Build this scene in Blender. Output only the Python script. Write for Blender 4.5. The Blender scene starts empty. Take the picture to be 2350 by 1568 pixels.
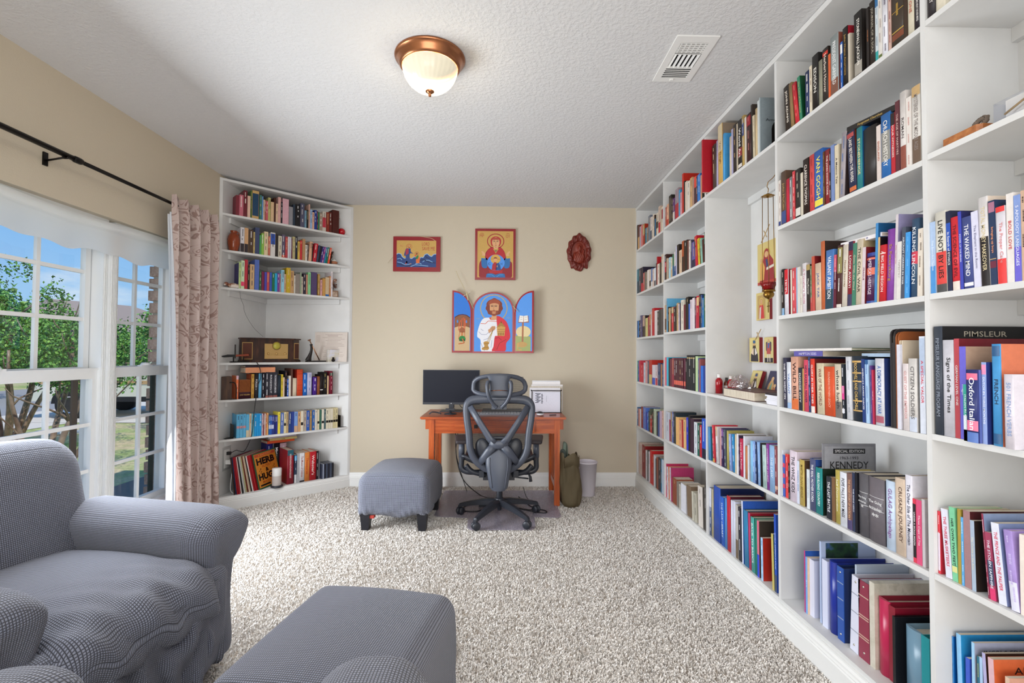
import bpy, bmesh, math, random
import numpy as np
from mathutils import Vector, Matrix, Euler, noise as mnoise
random.seed(7); np.random.seed(7)
PI = math.pi
SC = bpy.context.scene
COL = SC.collection
# ------------------------------------------------------------------ camera
def _cam():
    yaw, pitch, roll, h = .01967, .02606, .00544, 1.28843
    cy, sy = math.cos(yaw), math.sin(yaw)
    r = Vector((cy, -sy, 0)); d = Vector((sy, cy, 0)); u = Vector((0, 0, 1))
    d2 = d * math.cos(pitch) + u * math.sin(pitch); u2 = u * math.cos(pitch) - d * math.sin(pitch)
    r3 = r * math.cos(roll) + u2 * math.sin(roll); u3 = u2 * math.cos(roll) - r * math.sin(roll)
    cam = bpy.data.cameras.new('camera'); o = bpy.data.objects.new('camera', cam); COL.objects.link(o)
    m = Matrix((r3, u3, -d2)).transposed().to_4x4(); m.translation = Vector((0, 0, h)); o.matrix_world = m
    cam.sensor_fit = 'HORIZONTAL'; cam.sensor_width = 36.0; cam.lens = 36.0 * 1110 / 2350
    cam.clip_start = .02; cam.clip_end = 300
    SC.camera = o
_cam()
SC.view_settings.view_transform = 'Standard'; SC.view_settings.look = 'None'
SC.view_settings.gamma = 1.0; SC.view_settings.use_curve_mapping = False
SC.view_settings.exposure = -0.05
try:
    SC.cycles.max_bounces = 10; SC.cycles.diffuse_bounces = 5; SC.cycles.transparent_max_bounces = 24
    SC.cycles.sample_clamp_indirect = 6.0; SC.cycles.use_denoising = True
except Exception: pass
# ------------------------------------------------------------------ sky, sun, added fill lights, window daylight
def hexc(h):
    h = h.lstrip('#'); c = [int(h[i:i+2], 16) / 255 for i in (0, 2, 4)]
    return tuple(x / 12.92 if x <= .04045 else ((x + .055) / 1.055) ** 2.4 for x in c) + (1.0,)
def N(nt, t, **kw):
    n = nt.nodes.new(t)
    for k, v in kw.items():
        if k in n.inputs: n.inputs[k].default_value = v
        else: setattr(n, k, v)
    return n
def world():
    w = bpy.data.worlds.new('sky'); SC.world = w; w.use_nodes = True; nt = w.node_tree; nt.nodes.clear(); L = nt.links.new
    tc = N(nt, 'ShaderNodeTexCoord'); sep = N(nt, 'ShaderNodeSeparateXYZ'); L(tc.outputs['Generated'], sep.inputs[0])
    rp = N(nt, 'ShaderNodeValToRGB'); e = rp.color_ramp.elements
    e[0].position = 0.0; e[0].color = hexc('c4e0f8'); e[1].position = .5; e[1].color = hexc('5a9cea')
    x = e.new(.08); x.color = hexc('a2d0fa'); x = e.new(.24); x.color = hexc('78b6f5')
    L(sep.outputs['Z'], rp.inputs[0])
    mp = N(nt, 'ShaderNodeMapping'); mp.inputs['Scale'].default_value = (1, 1, 3.2); L(tc.outputs['Generated'], mp.inputs[0])
    nz = N(nt, 'ShaderNodeTexNoise', Scale=3.2, Detail=6.0, Roughness=.55); L(mp.outputs[0], nz.inputs['Vector'])
    cr = N(nt, 'ShaderNodeValToRGB'); cr.color_ramp.elements[0].position = .56; cr.color_ramp.elements[1].position = .74
    L(nz.outputs['Fac'], cr.inputs[0])
    mx = N(nt, 'ShaderNodeMix', data_type='RGBA'); L(cr.outputs[0], mx.inputs[0]); L(rp.outputs[0], mx.inputs[6]); mx.inputs[7].default_value = (1, 1, 1, 1)
    bg = N(nt, 'ShaderNodeBackground', Strength=1.0); L(mx.outputs[2], bg.inputs[0])
    out = N(nt, 'ShaderNodeOutputWorld'); L(bg.outputs[0], out.inputs[0])
world()
def lamp(name, kind, loc, rot, energy, color=(1, 1, 1), **kw):
    l = bpy.data.lights.new(name, kind); l.energy = energy; l.color = color
    for k, v in kw.items(): setattr(l, k, v)
    o = bpy.data.objects.new(name, l); COL.objects.link(o); o.location = loc; o.rotation_euler = rot
    return o
lamp('sun', 'SUN', (10, 0, 20), Euler((0, math.radians(38), math.radians(-35))), 3.4, (1, .95, .87), angle=.012)
# two unseen area lamps added behind the camera to brighten the room
lamp('added_fill_high', 'AREA', (-.2, -.9, 2.66), Euler((math.radians(22), 0, 0)), 62, (.95, .975, 1), shape='RECTANGLE', size=2.6, size_y=1.4)
lamp('added_fill_low', 'AREA', (-.1, -1.85, 1.05), Euler((math.radians(90), 0, 0)), 92, (.95, .975, 1), shape='RECTANGLE', size=3.0, size_y=1.7)  # added low fill; the rear wall has no doorway
# daylight entering by the window
lamp('window_daylight', 'AREA', (-2.13, 2.5, .98), Euler((0, math.radians(-76), 0)), 98, (.90, .95, 1.0), shape='RECTANGLE', size=1.4, size_y=1.5)

# ------------------------------------------------------------------ materials
MATS = {}
def mat(name, build):
    if name in MATS: return MATS[name]
    m = bpy.data.materials.new(name); m.use_nodes = True; nt = m.node_tree; nt.nodes.clear()
    out = N(nt, 'ShaderNodeOutputMaterial'); sh = build(nt); nt.links.new(sh.outputs[0], out.inputs[0]); MATS[name] = m
    return m
def bsdf(nt, color=None, rough=.5, metal=0.0, spec=.5, **kw):
    b = N(nt, 'ShaderNodeBsdfPrincipled'); b.inputs['Roughness'].default_value = rough; b.inputs['Metallic'].default_value = metal
    b.inputs['Specular IOR Level'].default_value = spec
    if color is not None: b.inputs['Base Color'].default_value = color
    for k, v in kw.items(): b.inputs[k.replace('_', ' ')].default_value = v
    return b
def bump(nt, b, height, strength, dist=.01):
    n = N(nt, 'ShaderNodeBump', Strength=strength, Distance=dist); nt.links.new(height, n.inputs['Height']); nt.links.new(n.outputs[0], b.inputs['Normal'])
def noise_tex(nt, scale, detail=3.0, rough=.55, coord='Object', vec=None, stretch=None):
    n = N(nt, 'ShaderNodeTexNoise', Scale=scale, Detail=detail, Roughness=rough)
    if vec is None:
        tc = N(nt, 'ShaderNodeTexCoord'); vec = tc.outputs[coord]
    if stretch:
        mp = N(nt, 'ShaderNodeMapping'); mp.inputs['Scale'].default_value = stretch; nt.links.new(vec, mp.inputs[0]); vec = mp.outputs[0]
    nt.links.new(vec, n.inputs['Vector']); return n
def ramp(nt, fac, stops):
    r = N(nt, 'ShaderNodeValToRGB'); e = r.color_ramp.elements
    e[0].position, e[0].color = stops[0]; e[1].position, e[1].color = stops[-1]
    for p, c in stops[1:-1]:
        x = e.new(p); x.color = c
    nt.links.new(fac, r.inputs[0]); return r
def plain(name, hx, rough=.5, metal=0.0, nscale=0, nstr=.15, **kw):
    def f(nt):
        b = bsdf(nt, hexc(hx), rough, metal, **kw)
        if nscale:
            n = noise_tex(nt, nscale); bump(nt, b, n.outputs['Fac'], nstr, .004)
        return b
    return mat(name, f)
def vcol(name, rough, metal=0.0, vary=.0, spec=.5):
    def f(nt):
        b = bsdf(nt, None, rough, metal, spec); a = N(nt, 'ShaderNodeAttribute', attribute_name='Col')
        src = a.outputs['Color']
        if vary:
            n = noise_tex(nt, 60, 4); mm = N(nt, 'ShaderNodeMapRange'); mm.inputs['To Min'].default_value = 1 - vary; mm.inputs['To Max'].default_value = 1 + vary
            nt.links.new(n.outputs['Fac'], mm.inputs[0])
            mx = N(nt, 'ShaderNodeMix', data_type='RGBA', blend_type='MULTIPLY'); mx.inputs[0].default_value = 1
            nt.links.new(src, mx.inputs[6]); nt.links.new(mm.outputs[0], mx.inputs[7]); src = mx.outputs[2]
        nt.links.new(src, b.inputs['Base Color']); return b
    return mat(name, f)
MATTE = vcol('painted_matte', .8, spec=.3); SATIN = vcol('painted_satin', .5, vary=.06); GLOSS = vcol('painted_gloss', .28); METAL = vcol('painted_metal', .32, 1.0)
BOOK = vcol('book_cover', .42, vary=.14, spec=.4)
def whitewood(nt):
    b = bsdf(nt, hexc('e2e2e1'), .45); n = noise_tex(nt, 5, 4, stretch=(1, 1, 1)); n2 = noise_tex(nt, 90, 2)
    r = ramp(nt, n.outputs['Fac'], [(.3, hexc('d3d3d2')), (.7, hexc('dcdcdb'))]); nt.links.new(r.outputs[0], b.inputs['Base Color'])
    bump(nt, b, n2.outputs['Fac'], .06, .003); return b
WHITE = mat('white_painted_board', whitewood)
TRIM = plain('white_trim_paint', 'e6e6e4', .4, nscale=120, nstr=.04)
def wallpaint(nt):
    b = bsdf(nt, hexc('c7bca8'), .85, spec=.25); n = noise_tex(nt, 160, 3); bump(nt, b, n.outputs['Fac'], .18, .004); return b
WALL = mat('beige_wall_paint', wallpaint)
def ceilmat(nt):
    b = bsdf(nt, hexc('d4d4d5'), .9, spec=.2); v = noise_tex(nt, 55, 4, .6); r = ramp(nt, v.outputs['Fac'], [(.42, (0, 0, 0, 1)), (.62, (1, 1, 1, 1))]); bump(nt, b, r.outputs[0], .3, .006); return b
CEIL = mat('textured_ceiling_paint', ceilmat)
def woodmat(c1, c2, c3, rough, scale=(14, 14, 1.2)):
    def f(nt):
        b = bsdf(nt, None, rough); n = noise_tex(nt, 3.0, 5, .6, stretch=scale); n2 = noise_tex(nt, 30, 3, .6, stretch=scale)
        r = ramp(nt, n.outputs['Fac'], [(.3, hexc(c1)), (.5, hexc(c2)), (.72, hexc(c3))])
        mx = N(nt, 'ShaderNodeMix', data_type='RGBA', blend_type='MULTIPLY'); mx.inputs[0].default_value = .35
        nt.links.new(r.outputs[0], mx.inputs[6]); nt.links.new(n2.outputs['Color'], mx.inputs[7])
        nt.links.new(mx.outputs[2], b.inputs['Base Color']); bump(nt, b, n2.outputs['Fac'], .05, .002); return b
    return f
OAK_V = mat('cherry_oak_upright', woodmat('9a3c16', 'c0571f', 'd87034', .35))
OAK_H = mat('cherry_oak_along', woodmat('9a3c16', 'b9531f', 'd26a30', .3, (1.2, 14, 14)))
OAK2 = mat('orange_oak_block', woodmat('8a4a22', 'b06a34', 'c88448', .45, (14, 1.5, 14)))
DARKWOOD = mat('dark_walnut', woodmat('1c0f0a', '3a2016', '5a3420', .4, (10, 10, 2)))
BROWNBOX = mat('brown_walnut_block', woodmat('2c1c14', '4a3022', '6a4a34', .5, (14, 14, 1.5)))
CARVED = plain('red_carved_wood', '6a2014', .4, nscale=150, nstr=.5)
def waffle(nt):
    b = bsdf(nt, None, .9, spec=.2); uv = N(nt, 'ShaderNodeTexCoord'); sep = N(nt, 'ShaderNodeSeparateXYZ'); nt.links.new(uv.outputs['UV'], sep.inputs[0])
    outs = []
    for ax in ('X', 'Y'):
        m1 = N(nt, 'ShaderNodeMath', operation='MULTIPLY'); m1.inputs[1].default_value = PI / .0066; nt.links.new(sep.outputs[ax], m1.inputs[0])
        m2 = N(nt, 'ShaderNodeMath', operation='SINE'); nt.links.new(m1.outputs[0], m2.inputs[0])
        m3 = N(nt, 'ShaderNodeMath', operation='ABSOLUTE'); nt.links.new(m2.outputs[0], m3.inputs[0]); outs.append(m3)
    mn = N(nt, 'ShaderNodeMath', operation='MINIMUM'); nt.links.new(outs[0].outputs[0], mn.inputs[0]); nt.links.new(outs[1].outputs[0], mn.inputs[1])
    pw = N(nt, 'ShaderNodeMath', operation='POWER'); pw.inputs[1].default_value = .8; nt.links.new(mn.outputs[0], pw.inputs[0])
    r = ramp(nt, pw.outputs[0], [(.10, hexc('2c2c32')), (.5, hexc('6c6f7c')), (.95, hexc('9499aa'))])
    n = noise_tex(nt, 2.2, 3); mr = N(nt, 'ShaderNodeMapRange'); mr.inputs['To Min'].default_value = .88; mr.inputs['To Max'].default_value = 1.1; nt.links.new(n.outputs['Fac'], mr.inputs[0])
    mx = N(nt, 'ShaderNodeMix', data_type='RGBA', blend_type='MULTIPLY'); mx.inputs[0].default_value = 1; nt.links.new(r.outputs[0], mx.inputs[6]); nt.links.new(mr.outputs[0], mx.inputs[7])
    nt.links.new(mx.outputs[2], b.inputs['Base Color']); bump(nt, b, pw.outputs[0], .6, .004)
    b.inputs['Sheen Weight'].default_value = .25; return b
WAFFLE = mat('grey_waffle_slipcover', waffle)
def damask(nt):
    b = bsdf(nt, None, .42, spec=.5); uv = N(nt, 'ShaderNodeTexCoord')
    w1 = N(nt, 'ShaderNodeTexNoise', Scale=8.0, Detail=1.0); nt.links.new(uv.outputs['UV'], w1.inputs['Vector'])
    mp = N(nt, 'ShaderNodeMix', data_type='RGBA', blend_type='ADD'); mp.inputs[0].default_value = .35; nt.links.new(uv.outputs['UV'], mp.inputs[6]); nt.links.new(w1.outputs['Color'], mp.inputs[7])
    v = N(nt, 'ShaderNodeTexVoronoi', Scale=8.5, feature='F1'); nt.links.new(mp.outputs[2], v.inputs['Vector'])
    m1 = N(nt, 'ShaderNodeMath', operation='MULTIPLY'); m1.inputs[1].default_value = 22; nt.links.new(v.outputs['Distance'], m1.inputs[0])
    m2 = N(nt, 'ShaderNodeMath', operation='SINE'); nt.links.new(m1.outputs[0], m2.inputs[0])
    w2 = N(nt, 'ShaderNodeTexNoise', Scale=14.0, Detail=2.0); nt.links.new(uv.outputs['UV'], w2.inputs['Vector'])
    m3 = N(nt, 'ShaderNodeMath', operation='ADD'); nt.links.new(m2.outputs[0], m3.inputs[0])
    m4 = N(nt, 'ShaderNodeMath', operation='MULTIPLY_ADD'); m4.inputs[1].default_value = 5.0; m4.inputs[2].default_value = -2.9; nt.links.new(w2.outputs['Fac'], m4.inputs[0]); nt.links.new(m4.outputs[0], m3.inputs[1])
    r = ramp(nt, m3.outputs[0], [(.1, hexc('b5a19a')), (.6, hexc('8d736b'))])
    r2 = ramp(nt, m3.outputs[0], [(.25, (.34, .34, .34, 1)), (.5, (.7, .7, .7, 1))])
    nt.links.new(r.outputs[0], b.inputs['Base Color']); nt.links.new(r2.outputs[0], b.inputs['Roughness']); b.inputs['Sheen Weight'].default_value = .2; return b
DAMASK = mat('taupe_damask_satin', damask)
def thincloth(hx, tr):
    def f(nt):
        d = N(nt, 'ShaderNodeBsdfDiffuse'); d.inputs[0].default_value = hexc(hx); t = N(nt, 'ShaderNodeBsdfTranslucent'); t.inputs[0].default_value = hexc(hx)
        n = noise_tex(nt, 220, 2); bp = N(nt, 'ShaderNodeBump', Strength=.15, Distance=.002); nt.links.new(n.outputs['Fac'], bp.inputs['Height']); nt.links.new(bp.outputs[0], d.inputs['Normal'])
        m = N(nt, 'ShaderNodeMixShader'); m.inputs[0].default_value = tr; nt.links.new(d.outputs[0], m.inputs[1]); nt.links.new(t.outputs[0], m.inputs[2]); return m
    return f
VALANCE = mat('white_thin_cotton', thincloth('f8f8f8', .52)); LINING = mat('white_curtain_lining', thincloth('e8ecf2', .3))
def glassmat(tint, gl, rough=.0, fres=True):
    def f(nt):
        t = N(nt, 'ShaderNodeBsdfTransparent'); t.inputs[0].default_value = tint; g = N(nt, 'ShaderNodeBsdfGlossy'); g.inputs['Roughness'].default_value = rough
        m = N(nt, 'ShaderNodeMixShader'); m.inputs[0].default_value = gl; nt.links.new(t.outputs[0], m.inputs[1]); nt.links.new(g.outputs[0], m.inputs[2]); return m
    return f
GLASS = mat('window_glass', glassmat((.97, .985, .98, 1), .045)); CLEARPLASTIC = mat('clear_plastic', glassmat((.93, .94, .97, 1), .10, .12))
def vinyl(nt):
    t = N(nt, 'ShaderNodeBsdfTransparent'); t.inputs[0].default_value = (.93, .92, .96, 1); b = bsdf(nt, hexc('b9b2c0'), .22, spec=.8); m = N(nt, 'ShaderNodeMixShader'); m.inputs[0].default_value = .42; nt.links.new(t.outputs[0], m.inputs[1]); nt.links.new(b.outputs[0], m.inputs[2]); return m
MATPLASTIC = mat('clear_vinyl_mat', vinyl)
def meshfab(nt):
    t = N(nt, 'ShaderNodeBsdfTransparent'); b = bsdf(nt, hexc('23262c'), .7); uv = N(nt, 'ShaderNodeTexCoord'); sep = N(nt, 'ShaderNodeSeparateXYZ'); nt.links.new(uv.outputs['Object'], sep.inputs[0])
    o = []
    for ax, k in (('X', PI / .005), ('Z', PI / .004)):
        m1 = N(nt, 'ShaderNodeMath', operation='MULTIPLY'); m1.inputs[1].default_value = k; nt.links.new(sep.outputs[ax], m1.inputs[0]); m2 = N(nt, 'ShaderNodeMath', operation='SINE'); nt.links.new(m1.outputs[0], m2.inputs[0])
        m3 = N(nt, 'ShaderNodeMath', operation='ABSOLUTE'); nt.links.new(m2.outputs[0], m3.inputs[0]); o.append(m3)
    mn = N(nt, 'ShaderNodeMath', operation='MINIMUM'); nt.links.new(o[0].outputs[0], mn.inputs[0]); nt.links.new(o[1].outputs[0], mn.inputs[1])
    lt = N(nt, 'ShaderNodeMath', operation='LESS_THAN'); lt.inputs[1].default_value = .5; nt.links.new(mn.outputs[0], lt.inputs[0])
    m = N(nt, 'ShaderNodeMixShader'); nt.links.new(lt.outputs[0], m.inputs[0]); nt.links.new(t.outputs[0], m.inputs[1]); nt.links.new(b.outputs[0], m.inputs[2]); return m
MESHFAB = mat('black_mesh_fabric', meshfab)
BLACKP = plain('black_plastic', '2b2e36', .36, nscale=300, nstr=.08); GREYP = plain('charcoal_plastic', '474c58', .38, nscale=300, nstr=.08)
BLACKM = plain('black_metal', '15110f', .3, .6)
def shadeglass(nt):
    t = N(nt, 'ShaderNodeBsdfTransparent'); t.inputs[0].default_value = hexc('fff6e0'); e = N(nt, 'ShaderNodeEmission', Strength=.62); e.inputs[0].default_value = hexc('fff3d2')
    g = bsdf(nt, hexc('f2ecd8'), .15); a = N(nt, 'ShaderNodeAddShader'); nt.links.new(e.outputs[0], a.inputs[0]); nt.links.new(g.outputs[0], a.inputs[1])
    m = N(nt, 'ShaderNodeMixShader'); m.inputs[0].default_value = .62; nt.links.new(t.outputs[0], m.inputs[1]); nt.links.new(a.outputs[0], m.inputs[2]); return m
SHADE = mat('lit_ribbed_glass', shadeglass)
COPPER = plain('brushed_copper_bronze', 'a8704e', .28, .9, nscale=200, nstr=.05); BRASS = plain('aged_brass', '9a7434', .3, .9, nscale=200, nstr=.1)
REDGLASS = mat('red_glass', lambda nt: bsdf(nt, hexc('a01818'), .08, Transmission_Weight=.35))
def picnoise(name, cols, scale, coord='Object'):
    def f(nt):
        b = bsdf(nt, None, .35); n = noise_tex(nt, scale, 5, .6, coord); st = [(.28 + .44 * i / (len(cols) - 1), hexc(c)) for i, c in enumerate(cols)]
        r = ramp(nt, n.outputs['Fac'], st); nt.links.new(r.outputs[0], b.inputs['Base Color']); return b
    return mat(name, f)
# ------------------------------------------------------------------ mesh builder
class MB:
    def __init__(s): s.v = []; s.f = []; s.c = []; s.m = []; s.s = []; s.uv = {}
    def face(s, idx, col='ffffff', mi=0, sm=False): s.f.append(tuple(idx)); s.c.append(col); s.m.append(mi); s.s.append(sm)
    def add(s, vs, fs, col='ffffff', mi=0, sm=False):
        o = len(s.v); s.v.extend([tuple(p) for p in vs])
        for f in fs: s.face([o + i for i in f], col, mi, sm)
        return o
    def box(s, lo, hi, col='ffffff', mi=0, M=None):
        x0, y0, z0 = lo; x1, y1, z1 = hi
        vs = [(x0, y0, z0), (x1, y0, z0), (x1, y1, z0), (x0, y1, z0), (x0, y0, z1), (x1, y0, z1), (x1, y1, z1), (x0, y1, z1)]
        if M is not None: vs = [tuple(M @ Vector(p)) for p in vs]
        s.add(vs, [(0, 3, 2, 1), (4, 5, 6, 7), (0, 1, 5, 4), (1, 2, 6, 5), (2, 3, 7, 6), (3, 0, 4, 7)], col, mi); return s
    def prism(s, pts, z0, z1, col='ffffff', mi=0, M=None, sm=False):
        n = len(pts); vs = [(x, y, z0) for x, y in pts] + [(x, y, z1) for x, y in pts]
        if M is not None: vs = [tuple(M @ Vector(p)) for p in vs]
        o = len(s.v); s.v.extend(vs); s.face([o + i for i in range(n)][::-1], col, mi); s.face([o + n + i for i in range(n)], col, mi)
        for i in range(n): j = (i + 1) % n; s.face((o + i, o + j, o + n + j, o + n + i), col, mi, sm)
        return s
    def tube(s, pts, r, seg=8, col='ffffff', mi=0, closed=False, flat=None):
        P = [Vector(p) for p in pts]; n = len(P); rr = r if isinstance(r, (list, tuple)) else [r] * n
        rings = []; up = None
        for i in range(n):
            a = P[i - 1] if (i > 0 or closed) else P[i]; b = P[(i + 1) % n] if (i < n - 1 or closed) else P[i]
            t = (b - a).normalized() if (b - a).length > 1e-9 else Vector((0, 0, 1))
            if up is None: up = Vector((0, 0, 1)) if abs(t.z) < .9 else Vector((0, 1, 0))
            x = t.cross(up)
            if x.length < 1e-6: x = t.cross(Vector((1, 0, 0)))
            x.normalize(); y = x.cross(t).normalized(); up = y
            fl = flat if flat else 1.0
            o = len(s.v)
            for k in range(seg):
                an = 2 * PI * k / seg; s.v.append(tuple(P[i] + x * math.cos(an) * rr[i] + y * math.sin(an) * rr[i] * fl))
            rings.append(o)
        for i in range(n if closed else n - 1):
            a, b = rings[i], rings[(i + 1) % n]
            for k in range(seg): j = (k + 1) % seg; s.face((a + k, b + k, b + j, a + j), col, mi, True)
        if not closed:
            s.face([rings[0] + k for k in range(seg)], col, mi); s.face([rings[-1] + k for k in range(seg)][::-1], col, mi)
        return s
    def lathe(s, prof, seg=24, col='ffffff', mi=0, c=(0, 0, 0), M=None, ribs=None):
        o = len(s.v); n = len(prof)
        for k in range(seg):
            a = 2 * PI * k / seg
            for r, z in prof:
                q = r * (1 + (ribs[1] * math.cos(a * ribs[0]) if ribs else 0)); p = Vector((q * math.cos(a), q * math.sin(a), z))
                if M is not None: p = M @ p
                s.v.append((p.x + c[0], p.y + c[1], p.z + c[2]))
        for k in range(seg):
            j = (k + 1) % seg
            for i in range(n - 1): s.face((o + k * n + i, o + j * n + i, o + j * n + i + 1, o + k * n + i + 1), col, mi, True)
        return s
    def ball(s, c, r, col='ffffff', mi=0, u=14, v=9, M=None):
        rx, ry, rz = r if isinstance(r, (list, tuple)) else (r, r, r); o = len(s.v)
        for i in range(v + 1):
            t = PI * i / v
            for k in range(u):
                a = 2 * PI * k / u; p = Vector((rx * math.sin(t) * math.cos(a), ry * math.sin(t) * math.sin(a), rz * math.cos(t)))
                if M is not None: p = M @ p
                s.v.append((c[0] + p.x, c[1] + p.y, c[2] + p.z))
        for i in range(v):
            for k in range(u): j = (k + 1) % u; s.face((o + i * u + k, o + (i + 1) * u + k, o + (i + 1) * u + j, o + i * u + j), col, mi, True)
        return s
    def grid(s, fn, nu, nv, col='ffffff', mi=0, sm=True, uvs=None):
        o = len(s.v)
        for i in range(nu + 1):
            for j in range(nv + 1): s.v.append(tuple(fn(i / nu, j / nv)))
        for i in range(nu):
            for j in range(nv):
                a = o + i * (nv + 1) + j
                if uvs: s.uv[len(s.f)] = [(uvs[0] * x, uvs[1] * y) for x, y in ((i / nu, j / nv), ((i + 1) / nu, j / nv), ((i + 1) / nu, (j + 1) / nv), (i / nu, (j + 1) / nv))]
                s.face((a, a + nv + 1, a + nv + 2, a + 1), col, mi, sm)
        return s
    def mesh(s, name, mats):
        me = bpy.data.meshes.new(name); me.from_pydata(s.v, [], s.f)
        for m in (mats if isinstance(mats, (list, tuple)) else [mats]): me.materials.append(m)
        n = len(s.f)
        if len(me.polygons) == n:
            me.polygons.foreach_set('material_index', s.m); me.polygons.foreach_set('use_smooth', s.s)
            at = me.color_attributes.new('Col', 'FLOAT_COLOR', 'CORNER'); cache = {}; arr = []
            for f, c in zip(s.f, s.c):
                if c not in cache: cache[c] = hexc(c) if isinstance(c, str) else tuple(c)
                arr.extend(cache[c] * len(f))
            at.data.foreach_set('color', arr)
            if s.uv:
                ul = me.uv_layers.new(name='UVMap'); k = 0; fl = []
                for i, f in enumerate(s.f):
                    fl.extend([q for p in s.uv.get(i, [(0, 0)] * len(f)) for q in p])
                ul.data.foreach_set('uv', fl)
        me.validate(); me.update(); return me
    def build(s, name, mats, parent=None, loc=None, rot=None, kind=None, label=None):
        o = bpy.data.objects.new(name, s.mesh(name, mats)); COL.objects.link(o)
        if parent is not None: o.parent = parent
        if loc is not None: o.location = loc
        if rot is not None: o.rotation_euler = rot
        if kind: o['kind'] = kind
        if label: o['label'] = label
        return o
def empty(name, loc=(0, 0, 0), rz=0.0):
    o = bpy.data.objects.new(name, None); COL.objects.link(o); o.location = loc; o.rotation_euler = (0, 0, rz); o.empty_display_size = .05; return o
def tag(o, label, cat, group=None):
    o['label'] = label; o['category'] = cat
    if group: o['group'] = group
    return o
def thing(name, label, cat, loc=(0, 0, 0), rz=0.0, group=None): return tag(empty(name, loc, rz), label, cat, group)
def dup(o, parent=None):
    c = o.copy(); COL.objects.link(c)
    if parent is not None: c.parent = parent
    for ch in list(o.children): dup(ch, c)
    return c
def bez(p0, p1, p2, p3, n=10):
    p0, p1, p2, p3 = map(Vector, (p0, p1, p2, p3)); r = []
    for i in range(n + 1):
        t = i / n; r.append(p0 * (1 - t) ** 3 + p1 * 3 * t * (1 - t) ** 2 + p2 * 3 * t * t * (1 - t) + p3 * t ** 3)
    return r
def smooth_path(pts, n=6, closed=False):
    P = [Vector(p) for p in pts]; r = []; m = len(P)
    for i in range(m if closed else m - 1):
        g = lambda k: P[k % m] if closed else P[min(max(k, 0), m - 1)]
        a, b, c, d = g(i - 1), g(i), g(i + 1), g(i + 2)
        for k in range(n):
            t = k / n; r.append(.5 * ((2 * b) + (c - a) * t + (2 * a - 5 * b + 4 * c - d) * t * t + (3 * b - a - 3 * c + d) * t ** 3))
    if not closed: r.append(P[-1])
    return r
def rboxmesh(half, r, n=10, deform=None, uvscale=1.0):
    """rounded box, faces carry box-projected UVs in metres"""
    mb = MB(); hx, hy, hz = half
    def pt(p):
        q = [p[i] * half[i] for i in range(3)]; inn = [max(-(half[i] - r), min(half[i] - r, q[i])) for i in range(3)]
        d = Vector([q[i] - inn[i] for i in range(3)]); L = d.length
        w = Vector(inn) + (d * (r / L) if L > 1e-9 else d); return w
    for ax in range(3):
        for sg in (-1, 1):
            a1, a2 = (ax + 1) % 3, (ax + 2) % 3
            def fn(u, v, ax=ax, sg=sg, a1=a1, a2=a2):
                p = [0, 0, 0]; p[ax] = sg; e = lambda t: math.sin((t - .5) * PI) * .35 + (2 * t - 1) * .65
                p[a1] = e(u); p[a2] = e(v) * sg; return pt(p)
            o = len(mb.f); mb.grid(fn, n, n, sm=True)
            for i in range(o, len(mb.f)):
                uv = []
                for k in mb.f[i]:
                    x, y, z = mb.v[k]
                    uv.append(((y, z), (x, z), (x, y))[ax])
                mb.uv[i] = uv
    if deform: mb.v = [tuple(deform(Vector(p))) for p in mb.v]
    # weld the seams
    key = {}; rem = []
    nv = []
    for p in mb.v:
        k = (round(p[0], 5), round(p[1], 5), round(p[2], 5))
        if k not in key: key[k] = len(nv); nv.append(p)
        rem.append(key[k])
    mb.v = nv; mb.f = [tuple(rem[i] for i in f) for f in mb.f]
    return mb
_txt = {}
def textmesh(s, bold=.006):
    """text outline as flat triangles, x along, y up, size 1, centred"""
    if (s, bold) in _txt: return _txt[(s, bold)]
    cu = bpy.data.curves.new('t', 'FONT'); cu.body = s; cu.size = 1; cu.resolution_u = 2; cu.offset = bold; cu.align_x = 'CENTER'; cu.align_y = 'CENTER'
    o = bpy.data.objects.new('t', cu); me = bpy.data.meshes.new_from_object(o)
    vs = [tuple(v.co) for v in me.vertices]; fs = [tuple(p.vertices) for p in me.polygons]
    bpy.data.objects.remove(o); bpy.data.curves.remove(cu); bpy.data.meshes.remove(me)
    if vs:
        xs = [p[0] for p in vs]; ys = [p[1] for p in vs]; cx, cy = (min(xs) + max(xs)) / 2, (min(ys) + max(ys)) / 2
        vs = [(p[0] - cx, p[1] - cy, 0) for p in vs]; w, h = max(xs) - min(xs), max(ys) - min(ys)
    else: w = h = 1
    _txt[(s, bold)] = (vs, fs, w, h); return _txt[(s, bold)]
def puttext(mb, s, O, ex, ey, length, height, col, mi=0, keep=True, bold=.006):
    """text centred at O, running along ex, up along ey, fitted into length x height"""
    vs, fs, w, h = textmesh(s, bold); O, ex, ey = Vector(O), Vector(ex), Vector(ey)
    sx, sy = length / w, height / h
    if keep: k = min(sx, sy * 1.0); sx, sy = min(sx, k * 1.35), min(sy, k * 1.6)
    mb.add([O + ex * (p[0] * sx) + ey * (p[1] * sy) for p in vs], fs, col, mi)
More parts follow.
